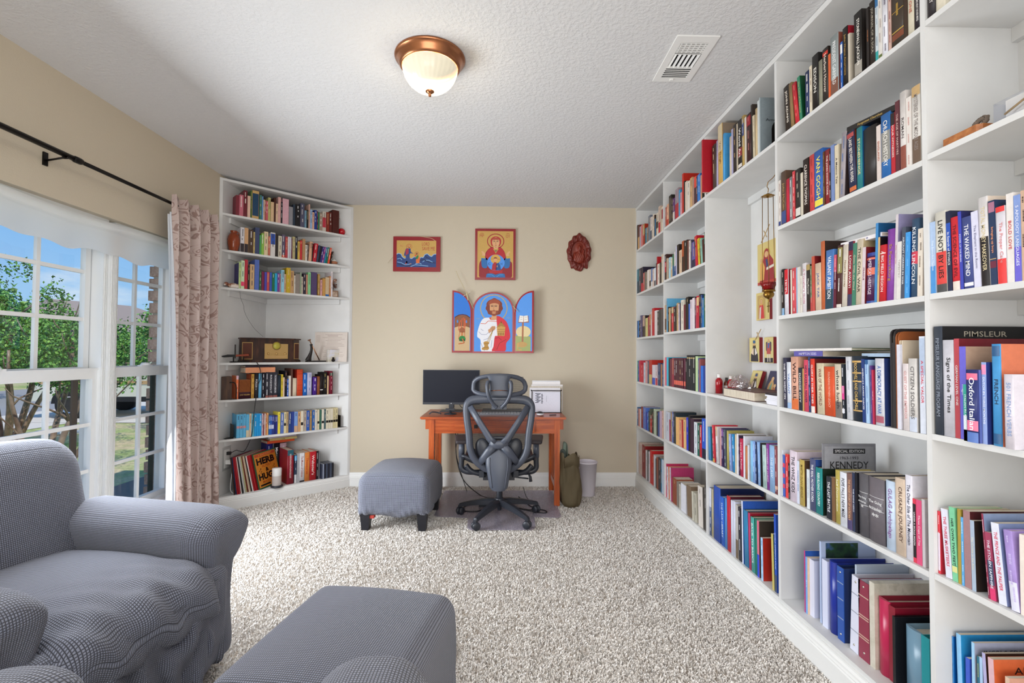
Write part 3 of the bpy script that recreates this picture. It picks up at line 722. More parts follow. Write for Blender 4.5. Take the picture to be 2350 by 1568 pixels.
55 214 220 a9c0e0|!|The Benedict Option|e4f0fc|l=-2.5 b=0:.38:4a90d0
290 355 244 dcd8cc|!|LIVE NOT BY LIES|1c1c1c|l=-2.5 b=.1:.5:d8423c,0:.1:4a4a4a
665 144 238 1c2340|!|In Search of ETHICS|f0f0f4|l=-2.5 b=.5:.85:2450b0
819 231 215 d8303a|!|THE SCIENCE OF EVIL|5a1018|l=-2.5 b=0:.12:e4d8cc
1059 96 226 3a45b0|!|POWER OF THE BRAIN|e0e4fc|l=-2 c=1c2060
1167 287 205 4a5590|!|THE WAKED MIND|f0f0f4|l=-2 c=2a3468 b=.03:.08:e8e8f0
1473 180 214 d6d6ea|!|The Elephant in the Room|7a7a98|l=-2
1666 251 246 e0dcdc|!|TOTAL MONEY MAKEOVER|d8c8a0|l=-1.5 c=d8c8b8 b=0:.55:1c1414
1929 168 229 1f3355|!|bringing up boys|e89a70|l=-1 b=.3:.31:c0a070,.86:.98:a87088,.2:.28:6a2038
2106 246 206 e4e0e8|!|The Proper Care|d88888|l=-1 c=e0d8d8 b=0:.32:e03a38,.93:1.:e03a38
2360 173 233 e2dcd8|!|BOLD LOVE|c83a44|l=0
2542 166 223 8098d0|!|5 APOLOGY LANGUAGES|e4e8fc|l=0 c=1c2a90 b=0:.4:6a60cc
2715 113 230 c8a890||. . . . .|3a2a20|l=0 c=5a3020
@nearest|4|1.052|0.004
155 267 327 3d4450||PIMSLEUR LANGUAGE PROGRAM|8a92a0|c=0c0c10 d=.27 ct=PIMSLEUR:a8a090:.93:.05:.5:.62
451 352 285 d0cfd8|!|Signs of the Times|1c1c1c|
820 153 288 b5404a|!|GERMAN LEVEL ONE|e8d8d8|c=6a1420 d=.24
981 189 265 6a62d0|!|Prego!|f0ecfc|c=b89a84 d=.23 ct=Prego:2a1c18:.86:.09:.52:.6
1284 123 158 2aa090|!|ITALIAN IN A FLASH|e8fcf8|b=.0:.45:dce4ea,.0:.2:2aa090 o=.02
1417 340 200 2c3470|!|Oxford Italian|f0f4fc|c=5a68a8 b=.0:.14:5a7ac0,.86:.95:e87090,.16:.3:e87898 o=.025
1767 124 221 8fa4d8|!|DUTCH IN THREE MONTHS|f0f4fc|c=20347a b=.85:.97:e890b8 o=.015
1919 70 269 a8b0c0|||d=.24|
1998 219 270 4a9ad4|!|FRENCH|1c2c48|c=d87a58 b=.02:.12:2a5a88,.88:.98:2a5a88 d=.23 o=.01 ct=Living:f0dcd0:.8:.09:.5:.6
2393 235 191 dcd6e0|!|501 FRENCH VERBS|88a0cc|o=.02
@nearest|5|0.631|0.012
52 123 188 d83a48||. . .|f4e4e4|l=-1.5 c=c02a3a b=.05:.65:e0d4e4
351 208 200 dcdcea|!|THE THREE MUSKETEERS|d83858|l=-4
570 166 213 7cc89c|!|HER OWN TWO FEET|10281c|l=-2.5 b=.02:.1:7cc89c,.12:.2:d8d890,.21:.215:102018
744 99 215 a8923a|||l=-1 c=a8923a|
853 75 194 58a8e0||. . . . .|d8f0fc|l=-2
943 197 217 a07a7c||||l=-2 c=4a1a1a d=.22
1154 115 195 a8b8cc|!|The Cookie in the Attic|e4dcc0|l=-3 c=2a1c14
1608 50 224 8a2c48||. . . . .|f0d8e0|l=-4 c=8090b0
1666 155 178 a03a5a|!|THE STOLEN SAPPHIRE|e8ecf8|l=-4 b=.22:.58:3a4260,0:.18:d83a70
1893 202 210 dde0ee|!|THE PRINCE AND THE PAUPER|d83858|l=-5 c=7a88b0
2199 219 202 a890d0||. . . .|c8b8e8|l=-5 b=0:.36:dcdcec
2433 184 204 e8ddd4|||l=-5 c=d8c0b0|
@nearest|6|0.146|0.050
84 54 297 4a9ae0||. . . . .|2a6ab0|c=0a5aa8 d=.23
292 142 315 8ac0e8||||l=-1 c=2a90c8 d=.26 ct=The_Sea_Serpent:14284c:.9:.06:.5:.85
520 121 261 3a58c0|!|Songs|e0e8fc|
710 85 316 9cc8e8||||c=a8acc4 d=.25 ct=INGRI_&_EDGAR_PARIN:1c2430:.915:.034:.52:.86
866 70 285 2a6a80||. . .|d8c860|c=1a5a50
960 82 288 a8c4e4||||l=-3 c=5a6a90
1157 90 305 b0acd4||||l=-3 c=3a2820
1285 151 302 d8b0b8||||l=-2 c=d86a3c d=.24 ct=ARI:241c1c:.9:.06:.35:.4
1644 107 279 d8b8a0||||c=d8a088 d=.22 ct=Chri:a84038:.9:.05:.35:.4
@corner|5|0.902|0.012
1531 174 194 e0703c||. . . . .|f0dcd0|b=.84:1.:d0b0c0
1724 942 160 3a1420||J R R TOLKIEN|d8b060|b=.35:1.:8a4a28,.36:.98:b0642c ns=2
2682 222 205 d0a048||. . . .|7a4a20|c=b04a20
2936 292 212 241c20||FOLLETT|f0ecec|
3254 237 209 6ab0d8|||b=.45:.52:c83858|
3513 255 217 1c1c28||. . . .|d8d8e0|
3811 258 219 34343e||. . .|d8d8dc|b=0:.08:8a5048
4085 320 218 34343e|!|ROUGHING IT|d8d8dc|b=0:.08:8a5048
4422 368 218 34343e|!|THE INNOCENTS ABROAD|d8d8dc|b=0:.08:8a5048
4812 244 190 1c2a38|||b=.7:.95:6a8a6a|
5074 170 196 c8b030||. . . . .|7a6420|
5247 124 169 d8bca0||||
5393 181 227 16121c||. . .|c08060|
5586 125 156 2a58b0||. . . .|e0e8f4|
5734 172 182 d8d0c4||||
5923 132 248 5a3a30||||
6078 336 160 d4c4ac||||
6449 506 237 cc4a2a||||c=a82a1c b=.82:.83:8a2018,.6:.61:8a2018,.4:.41:8a2018,.2:.21:8a2018
6979 358 203 1c68c0||. . .|d8ecfc|
7361 399 208 c0c0dc||. . .|7080b0|
7882 338 164 4a2488||. . .|e8e0f4|
8282 230 169 8a5030|||b=.75:.95:d0b080|
8543 269 187 1c1418||||b=.22:.26:e8e8e8
8863 329 208 201c1c||. . .|a89858|
9211 134 173 d8b490||||
9435 303 216 7a1830||. . . . .|d8a0a8|b=.8:.93:1c5a40'''
STUFF = '''@corner|1|2.430|0.010
1238 239 170 7a2432;1490 306 180 c06878;1809 276 224 6a1c28;2112 219 184 e0b8a4;2345 100 233 4a6a30;2472 527 240 c8a468 b=.1:.9:1c4060;3061 158 213 3a7a70;3246 96 206 6a98c8;3363 90 179 e0c8b0;3467 97 178 a86050;3578 153 173 c85868;3745 196 207 b8b070;3970 241 174 d8b890;4225 142 218 4a2418;4381 165 168 e0c0a0;4560 224 230 d8a8a0;4813 116 193 241c28;4944 514 227 d8a8b4;5487 328 166 8a8a90;5844 173 193 2a3848;6040 425 201 141216;6480 354 219 505068;6865 171 160 7098b0;7051 156 168 181410;7223 126 224 d0a898;7364 189 179 98b4d8;7569 175 159 d8a890;7760 208 183 1c3c90;7984 96 176 5a1c40;8104 121 171 2a7a50;8241 243 165 a08a78;8509 336 187 c8c0b4 b=.2:.7:b83040;8878 265 187 8a2a18;9167 242 193 5a1c14;9460 644 222 4a1810
@corner|2|2.130|0.010
1629 294 207 d0ccd0 b=0:.35:2a2028;1942 277 209 c89c70 b=0:.35:2a2028;2232 374 200 4a3424;2626 114 185 c8b070;2754 339 228 3a4468;3113 137 168 4a9a58;3264 186 186 8ab848;3471 313 205 dcc8a0;3811 147 169 c87058;3994 382 207 d8d4d0 b=.5:.95:2a50a8;4419 179 195 2c2420;4633 289 188 d0c8b4;4944 255 205 5a5068 b=0:.12:d85838;5228 191 190 b84048;5441 140 194 d4d4dc;5604 126 193 c8c8d4;5745 75 180 6a2840;5842 225 201 b8ac7c;6075 196 209 20202c;6294 190 166 d0b050;6499 184 177 c83038;6714 247 197 b48a60;6976 171 146 d8d0c4;7162 90 157 4a3028;7256 275 182 d8a888 l=4;7555 91 171 3a2018;7649 318 173 b82030 l=6;7984 144 162 30405a l=8;8144 161 157 181418 l=8;8321 162 156 3a3078 l=9;8499 163 154 8a3080 l=9;8679 147 153 2078a0 l=9;8843 165 156 187060 l=9;9040 182 155 d85030 l=9;9239 100 125 2a1c18 l=14
@corner|3|1.822|0.010
1555 155 218 b8cc88 c=3a3470;1730 248 238 c4d8b0 b=.1:.25:d83060;1991 230 249 b02838;2248 126 198 241c1c;2407 334 215 c8a478;2768 352 260 5068b0;3147 157 165 2a6040;3325 206 164 781c40;3559 180 163 4848a8;3753 195 165 c04848;3970 190 164 3858b0;4181 198 163 207048;4393 207 162 28a0d0;4614 180 165 783890;4808 94 163 b89890;4924 254 199 90c8e0;5193 132 164 d8b090;5354 350 224 c8a828;5708 298 201 c09868;6021 120 162 d0c8bc;6156 379 179 8a8078;6550 122 196 90a088;6688 123 158 c8bca8;6841 232 192 302838;7096 132 183 c08870;7259 251 205 8ac890;7541 539 212 504068;8161 193 200 a88040;8402 178 150 d8a0a0;8613 261 165 c0904c;8891 346 180 c8b090 b=0:.1:2060a8;9279 108 193 c88850;9420 150 239 e0d8dc
@corner|6|0.580|0.012
1621 226 196 58a8d0 b=.4:.5:c88888;1863 228 194 58a8d0 b=.4:.5:c88888;2108 219 195 58a8d0 b=.4:.5:c88888;2343 232 190 58a8d0 b=0:.3:d0c0a0;2592 150 194 d8b898;2753 213 190 60b0c8;2977 169 191 1890d0;3158 170 190 1890d0;3345 188 188 1890d0;3556 92 187 c8b0b8;3659 104 186 7a3a48;3775 81 185 d8c8c0;3867 81 184 b87050;3960 128 189 d8a060;4123 117 166 2060a8 b=.3:.5:c0c8e0;4252 118 165 2858b0 b=.3:.5:c0c8e0;4382 154 164 283880 b=.3:.5:c0c8e0;4547 143 163 1c2868;4702 143 162 282c80;4857 204 189 e0d048;5085 279 180 5870b0;5376 183 184 d8cca0 b=.35:.48:1c1c1c;5572 184 186 b89c70;5781 211 181 28407a;6010 218 183 283c88;6254 302 181 7898d0 b=0:.3:c8a080;6581 242 178 c89c70;6836 205 182 dcd4c0 b=.3:.45:181818;7054 284 184 a89c90;7351 248 182 2858b0;7625 197 183 9a7c54;7848 238 181 2c60a8;8100 200 186 d0ccc0;8340 175 184 d8ccb0 b=.3:.42:181818;8541 162 182 3a6a58;8744 204 184 e0d8c8 b=.3:.42:181818;8976 151 182 4a6468;9147 227 185 dcd4bc b=.3:.42:181818;9388 208 185 d8d0b8 b=.3:.42:181818;9610 196 184 dcd4c0 b=.3:.42:181818;9834 211 186 d0c498 b=.3:.42:181818;10059 213 188 d8cca0 b=.3:.42:181818
@fifth|1|2.316|0.004
-85 566 244 2a2418;528 552 231 5a1c1c b=0:.5:d0a068;1125 383 205 b8b0c0;1552 550 207 d07878;2189 556 196 a8321c b=.5:1.:b09858;2788 231 149 201410;3040 290 142 2888a8;3371 468 140 8a7060;3899 555 229 707888;4493 425 200 dcd0c8 b=0:.4:3a4a60;4957 190 92 c8b8a8;5204 319 207 e0d4c4;5560 185 191 3a2018;5763 201 153 2078b0;6001 145 175 241c18;6200 516 187 d8ccb8 b=.3:.6:403028;6752 486 228 c8b0a0 b=0:.4:c02030;7272 272 206 b8a890;7560 318 200 e0d0c0 b=.5:.9:a82030;7911 198 187 3a2020
@fifth|2|1.886|0.004
-34 840 237 3a7888 b=0:.5:24384c;892 625 233 342838 b=.1:.9:504048;1584 656 231 241c30 b=0:.35:c02838;2305 352 168 c86058;2704 268 173 6a6058;3018 464 163 807870;3528 557 173 e0d8d0;4159 469 167 d0c0b0 b=.1:.4:382820;4658 402 167 5878b0 b=0:.3:d8d8d8;5088 366 155 e0c8b8;5482 523 157 d8dce4 b=0:.3:605c60;6059 212 190 2a1c1c;6275 156 242 b02028;6436 526 174 e0d4c8;7000 347 176 302420;7499 351 236 d8ccb8;7875 197 230 b89050
@fifth|3|1.456|0.004
177 263 164 28486c;492 311 161 2878c8;854 306 163 14141c;1262 450 207 605878;2079 648 197 c0a090 b=0:.5:2c1c1c;2775 141 198 282020;2963 737 169 c8c080;3745 269 177 a03040;4103 440 194 b88058 b=0:.5:904050;4587 302 214 d8ccc8;4932 632 241 b81c28;5647 651 214 dcd4d4;6378 395 201 403838;6813 445 213 383838;7296 509 215 504848
@fifth|4|1.029|0.004
104 263 201 70b080;472 362 198 3050a0;884 355 205 c03848;1290 1032 166 c02038;2369 521 186 c8d0e0;2937 599 201 d09898;3582 405 202 405878;4031 829 213 b82c20 b=0:.4:c8b070;4945 835 171 d8d4dc b=0:.35:3058c0;5822 564 173 dcc8cc b=0:.35:c83848;6466 739 190 243c68;7243 340 182 a87048;7621 334 189 2c5088
@fifth|5|0.601|0.004
49 522 178 2c6090;606 477 168 d88878;1116 400 169 d0d8e8;1549 619 197 8a1c28;2200 819 202 5878c8;3050 368 163 2830a0;3448 331 168 1c68c8;3839 267 182 183040;4165 146 208 586050;4340 461 152 c02028 b=.8:1.:807870;4858 422 185 383030;5336 737 219 b8c8b0;6113 332 206 201828;6471 391 204 305090;6901 571 220 c0a8c0;7510 359 229 d8b0a0
@fifth|6|0.146|0.012
404 460 293 d8c0b8;915 549 302 e0c8c0;1561 1008 296 8a1c20;2663 508 265 d8d4d8;3216 272 276 1c2424;3533 356 269 dcd8e0;4022 564 292 c82024;4671 338 268 c02c24;5051 476 270 d0d4dc;5547 203 248 303438;5791 479 269 8a4a38;6310 621 277 282430;6969 190 278 2880a8;7196 447 277 c8d4e8
@fourth|1|2.325|0.004
365 271 159 a84838;684 422 171 e0a888 b=0:.3:b83020;1184 532 225 201c14 b=.1:.9:584c40;1746 297 191 382028;2072 379 175 583070 b=0:.4:d8d0c8;2566 703 226 9a8890 b=0:.5:b02030;3351 218 200 48a0d0;3623 322 170 d898a0;4024 288 296 c02818;4339 207 230 241c18;4597 355 216 d8c8b8;5002 469 201 dcd4c8;5519 384 209 c8a070;5950 258 191 a88878;6255 345 191 d84838 b=0:.6:382c34;6623 181 180 303040;6826 443 184 3078c8;7313 195 164 d0a080;7550 150 218 3a3428
@fourth|2|1.895|0.004
142 385 208 3a1c18 b=.3:.7:b02838;587 118 171 c8b098;1114 411 164 a8d0e0;1570 313 151 e0d8c0 b=0:.4:c8a880;1928 329 172 38704c b=0:.5:2c6090;2301 365 185 2c4c88 b=.4:1.:d0ccd0;2687 190 221 c0c0d8;2930 415 225 241c18;3375 524 172 d8bca0;3930 363 229 a85028 b=0:.5:302018;4342 600 221 201814;4979 260 210 6a3830;5258 301 203 d8d0c8;5585 162 202 404058;5783 613 177 605898 b=0:.3:242440;6447 390 208 c01c30 l=-6;6904 297 181 d0b830 l=-6;7234 114 109 242018 l=-6;7364 273 170 88b8a8 l=-7;7653 221 157 4a1414 l=-4;7878 43 199 302820 b=.6:.95:88c0a8;7968 186 233 7a3868
@fourth|3|1.470|0.004
24 505 221 b89c80 b=.1:.5:604838;564 247 270 60a8d0;846 244 200 181818;1124 342 189 c8a878;1500 168 194 282018;1702 430 189 c83038 b=.75:1.:c0a070;2165 388 182 302828;2585 159 195 241c1c;2807 344 210 c0a078;3182 185 200 d8d0e0;3428 212 206 382c40;3685 518 223 e0d8c8;4233 346 184 6a2430;4607 85 229 302820;4750 392 233 181414;5169 192 180 2860c0;5416 403 206 d8c8d0;5846 393 214 e0d4dc;6265 129 215 3a2030;6419 128 208 b84060;6572 401 219 b82038 b=.7:.95:d8b888;7023 221 226 181c24;7269 194 218 284880;7486 286 195 2878b8;7795 257 217 1c5a38
@fourth|4|1.042|0.004
152 305 226 e07080;528 421 227 40b8d8;983 275 221 283038;1327 371 215 703040;1764 395 222 983848;2207 274 216 4a1c2c b=.1:.25:e06858;2513 348 217 4a1c2c b=.1:.25:e06858;2892 371 217 4a1c2c b=.1:.25:e06858;3294 363 217 4a1c2c b=.1:.25:e06858;3688 385 218 4a1c2c b=.1:.25:e06858;4218 317 218 581c38 b=.1:.25:e06858;4563 198 213 20141c;4804 347 246 182028 b=.9:.93:c0a868;5178 300 246 182028 b=.9:.93:c0a868;5505 294 246 182028 b=.9:.93:c0a868;5825 418 246 182028 b=.9:.93:c0a868;6346 405 238 b8d0a0;6776 198 226 505888;6999 147 219 a05858;7195 432 176 2868c8;7674 304 178 1c3888
@fourth|5|0.612|0.004
299 816 223 c8ccd8;1139 261 168 a83850 l=-2;1422 123 230 606878;1567 178 234 b08868;1767 241 236 4868b0;2030 195 239 403838;2246 299 240 243038;2587 633 208 e0b070 l=-2;3270 501 193 d89878 l=-2;3801 303 200 a82830 l=-2;4143 477 208 d8b078 l=-2;4695 316 230 2838c0 l=-1;5048 309 252 1c1c20;5393 618 236 3c2438;6046 528 218 d4d8e0;6625 347 218 1c5c50;7004 323 212 b82030;7360 626 261 2858c0 b=0:.25:1c2438
@fourth|6|0.146|0.012
-360 683 266 b83058 l=-1.5;359 315 246 d8dce4 l=-3;708 224 254 d87850 l=-3;983 238 254 dcdce4 l=-2;1255 267 261 a83060 l=-2;1572 889 196 8a4830;2492 466 188 807870 l=-2;3020 243 179 c8c4b8 l=-2;3338 951 199 d8d8e0;4572 821 213 786450 l=-4;5472 290 193 c8c4b4 l=-4;5866 436 194 b8b4a4 l=-4;6553 730 263 d8d0c8 l=-2.5;7342 235 270 3c3834 l=-2.5;7613 185 292 585450 l=-2'''
# ------------------------------------------------------------------ books
def frame(bay):
    if bay == 'corner': return CA, CU, CW, math.atan2(CU.y, CU.x)
    return Vector((XR, YB - BAYI[bay] * BAY, 0)), Vector((0, -1, 0)), Vector((1, 0, 0)), -PI / 2
def at(bay, u, w, z):
    O, U, W, rz = frame(bay); return O + U * u + W * w + Vector((0, 0, z))
def cname(hx):
    r, g, b = [int(hx[i:i+2], 16) for i in (0, 2, 4)]; mx, mn = max(r, g, b), min(r, g, b); v = mx / 255; s = (mx - mn) / max(mx, 1)
    if v < .2: return 'black'
    if s < .14: return 'black' if v < .3 else 'dark grey' if v < .5 else 'grey' if v < .76 else 'white'
    import colorsys
    h = colorsys.rgb_to_hsv(r / 255, g / 255, b / 255)[0] * 360
    if h < 16 or h >= 345:
        if v < .3: return 'dark brown'
        if s < .4: return 'pinkish' if v > .7 else 'mauve'
        return 'maroon' if v < .52 else ('crimson' if h >= 345 else 'red') if s > .7 else 'coral'
    if h < 48:
        if s < .22: return 'cream' if v > .75 else 'taupe'
        if s < .45: return 'beige' if v > .75 else 'tan' if v > .5 else 'dark brown'
        if v < .36: return 'dark brown'
        if v < .62: return 'brown'
        return 'orange' if s > .66 and h < 30 else 'tan' if h < 38 else 'yellow'
    if h < 72: return 'olive' if v < .75 else 'yellow'
    if h < 160: return 'dark green' if v < .4 else 'green' if s > .35 else 'pale green'
    if h < 197: return 'teal' if v < .66 else 'aqua' if s > .4 else 'pale aqua'
    if h < 250:
        if v < .4: return 'navy'
        if s < .26: return 'pale grey' if v > .7 else 'slate'
        return 'pale blue' if v > .82 and s < .5 else 'bright blue' if v > .8 else 'blue' if s > .5 else 'slate blue'
    if h < 320: return 'lilac' if v > .7 and s < .4 else 'purple' if v > .35 else 'plum'
    return 'pink' if v > .75 else 'plum' if v < .4 else 'magenta'
PAGES = plain('paper_pages', 'd6cbb8', .9, nscale=200, nstr=.2)
def pages_mat(nt):
    b = bsdf(nt, None, .9, spec=.2); n = noise_tex(nt, 14, 2, stretch=(40, 1, 1)); r = ramp(nt, n.outputs['Fac'], [(.3, hexc('b9ab96')), (.7, hexc('e4dbcb'))]); nt.links.new(r.outputs[0], b.inputs['Base Color']); bump(nt, b, n.outputs['Fac'], .4, .001); return b
PAGEM = mat('page_edges', pages_mat)
def bookmesh(th, h, d, c1, c2, hard, rnd, left=True):
    """cover wrapped round three sides; x is thickness from 0, y depth, z height"""
    mb = MB(); t = .0024 if hard else .0008; t = min(t, th * .2); bl = min(.006, th * .16) if rnd else (.0012 if hard else 0)
    if bl: pts = [(0, t + bl)] + [(th * k / 6, bl - bl * math.sin(PI * k / 6)) for k in range(7)] + [(th, t + bl)]
    else: pts = [(0, t), (0, 0), (th, 0), (th, t)]
    n = len(pts); o = len(mb.v); mb.v += [(x, y, 0) for x, y in pts] + [(x, y, h) for x, y in pts]
    mb.face([o + i for i in range(n)][::-1], c1); mb.face([o + n + i for i in range(n)], c1)
    for i in range(n): j = (i + 1) % n; mb.face((o + i, o + j, o + n + j, o + n + i), c1, 0, bl > 0 and 0 < i < n - 2)
    mb.box((0, t + bl, 0), (t, d, h), c2); mb.box((th - t, t + bl, 0), (th, d, h), c2)
    ins = .003 if hard else .0003
    pg = MB().box((t, t + bl, ins), (th - t, d - ins, h - ins), 'd8cdba'); return mb, pg, bl
def fake_runs(mb, th, h, bl, col, n):
    rng = random.Random(int(th * 1e6) + int(h * 1e4)); z = h * .93; y = -.0006
    for k in range(n):
        ln = h * rng.uniform(.06, .5 / n + .06); w = min(.008, th * rng.uniform(.16, .32)); xc = th * rng.uniform(.4, .6); e = z
        while e > z - ln and e > h * .05:
            q = rng.uniform(.0015, .0042); mb.add([(xc - w / 2, y, e - q), (xc + w / 2, y, e - q), (xc + w / 2, y, e), (xc - w / 2, y, e)], [(0, 1, 2, 3)], col); e -= q + .0012
        z -= ln + h * rng.uniform(.05, .2)
        if z < h * .12: break
LABELS = {}
def uniq(l):
    l = ' '.join(l.split()); LABELS[l] = LABELS.get(l, 0) + 1; return l
NTH = {'1': 'top', '2': 'second', '3': 'third', '4': 'fourth', '5': 'fifth', '6': 'bottom'}
GROUPN = lambda bay, sh: 'books on the %s shelf of the %s' % (NTH[sh], 'corner bookcase' if bay == 'corner' else bay + ' bay')
def avail(bay, u, w, th, d): return min(d, max(.03, min((u - .02) * 1.065, (CLEN - u - th - .02) * .938) - w - .006)) if bay == 'corner' else d
def book(bay, u, w, z, th, h, d, c1, c2, label, group, title='', tc='ffffff', bands='', lean=0, hard=None, rnd=False, ns=False, name='book', cat='book', tlen=.72, ct=None):
    d = avail(bay, u, w, th, d); O, U, W, rz = frame(bay); hard = (th > .021) if hard is None else hard
    mb, pg, bl = bookmesh(th, h, d, c1, c2, hard, rnd)
    sh = Matrix.Translation((-th, 0, 0)) if lean > 0 else Matrix.Identity(4)
    def fin(m):
        if lean > 0: m.v = [(x - th, y, zz) for x, y, zz in m.v]
        return m
    o = fin(mb).build(name, BOOK); o.location = O + U * (u + (th if lean > 0 else 0)) + W * w + Vector((0, 0, z)); o.rotation_euler = (0, math.radians(lean), rz)
    # rotation order XYZ: lean about local y first, then turn into the bay
    tag(o, label, cat, group); fin(pg).build('page_block', PAGEM, o)
    if bands:
        for q in bands.split(','):
            m = MB(); a, b, c = q.split(':'); m.box((th * .03, -.0004, h * float(a)), (th * .97, bl + .0004, h * float(b)), c) if not bl else m.add([(th * (.04 + .92 * k / 6), bl - bl * math.sin(PI * (.04 + .92 * k / 6)) - .0004, h * zz) for zz in (float(a), float(b)) for k in range(7)], [(k, k + 1, k + 8, k + 7) for k in range(6)], c)
            fin(m).build('spine_band', BOOK, o)
    if title:
        m = MB()
        if title.startswith('.'): fake_runs(m, th, h, bl, tc, title.count('.'))
        elif ns:
            ws = title.split('/'); hh = min(.013, th * .2)
            for k, wd in enumerate(ws): puttext(m, wd, (th / 2, -.0007, h * (.62 if ns == '1' else .2) - k * hh * 1.7), (1, 0, 0), (0, 0, 1), th * .8, hh, tc)
        else:
            L = h * tlen * (1 if len(title) > 7 else .62); puttext(m, title, (th / 2, -.0007, h * .53), (0, 0, -1), (1, 0, 0), L, min(th * .44, .024), tc, bold=.01)
        fin(m).build('lettering', BOOK, o)
    if ct:
        s, c, zf, hf, yc, L = ct.split(':'); m = MB(); puttext(m, s.replace('_', ' '), (th + .0006, d * float(yc), h * float(zf)), (0, 1, 0), (0, 0, 1), d * float(L), h * float(hf), c); fin(m).build('cover_lettering', BOOK, o)
    return o
def form(th, h): return 'binder' if th > .08 else 'thick book' if th > .04 else 'hardback' if th > .022 else 'slim book' if th < .013 else 'book'
def place_books():
    shelf = []; rows = []
    def flush():
        if not rows: return
        bay, sh, z, sb = shelf
        where = '%s shelf, %s' % (NTH[sh], 'corner bookcase' if bay == 'corner' else bay + ' bay')
        prev_end = .0096; ls = [math.radians(float(r[7].get('l', 0))) for r in rows]; ps, pe, ph = 0.0, .0096, 9.0
        for i, r in enumerate(rows):
            hm = min(r[2], ph)
            if ls[i] < 0: ls[i] = -math.asin(min(abs(math.sin(ls[i])), max(0, (r[0] - pe - .0003) / hm + ps)))
            ps, pe, ph = (abs(math.sin(ls[i])) if ls[i] < 0 else 0), r[0] + r[1], r[2]
        ps, pe, ph = 0.0, (CLEN if bay == 'corner' else BAY) - .0098, 9.0
        for i in range(len(rows) - 1, -1, -1):
            r = rows[i]; hm = min(r[2], ph)
            if ls[i] > 0: ls[i] = math.asin(min(math.sin(ls[i]), max(0, (pe - r[0] - r[1] - .0003) / hm + ps)))
            ps, pe, ph = (math.sin(ls[i]) if ls[i] > 0 else 0), r[0], r[2]
        for i, (u, th, h, c, leg, t, tc, o) in enumerate(rows):
            lim = CLEN - .03 if bay == 'corner' else BAY - .0098
            if u < prev_end and i == 0 and bay != 'corner': th = max(.004, th - (prev_end - u)); u = prev_end
            if u + th > lim: th = max(.004, lim - u)
            c2 = o.get('c', c); lean = math.degrees(ls[i]); d = float(o.get('d', min(max(.68 * h, .105), .2)))
            nm = cname(c); words = [nm, form(th, h)]
            if leg: lab = '%s %s titled %s, %s' % (nm, form(th, h), t.replace('/**', ' with two stars').replace('/*', ' with one star').replace('/', ' '), where)
            else:
                a = cname(rows[i - 1][3]) if i else 'the upright'; b = cname(rows[i + 1][3]) if i + 1 < len(rows) else 'the upright'
                lab = '%s %s between %s and %s, %s' % (nm, form(th, h), a, b, where)
                if t and len(lab.split()) <= 12: lab = '%s %s with %s lettering between %s and %s, %s' % (nm, form(th, h), cname(tc), a, b, where)
            book(bay, u, sb - float(o.get('o', 0)), z + .0004, th, h, d, c, c2, uniq(lab), GROUPN(bay, sh), t, tc or 'ffffff', o.get('b', ''), lean, rnd='r' in o, ns=o.get('ns'), ct=o.get('ct'))
        rows.clear()
    for line in BOOKS.strip().split('\n'):
        if line.startswith('@'):
            flush(); p = line[1:].split('|'); shelf[:] = [p[0], p[1], float(p[2]), float(p[3])]; continue
        a, leg, t, tc, os_ = line.split('|'); a = a.split()
        rows.append((int(a[0]) / 1e4, int(a[1]) / 1e4, int(a[2]) / 1e3, a[3], leg == '!' and not any(x in t.lower() for x in NAMEY), t, tc, dict(q.split('=', 1) for q in os_.split())))
    flush()
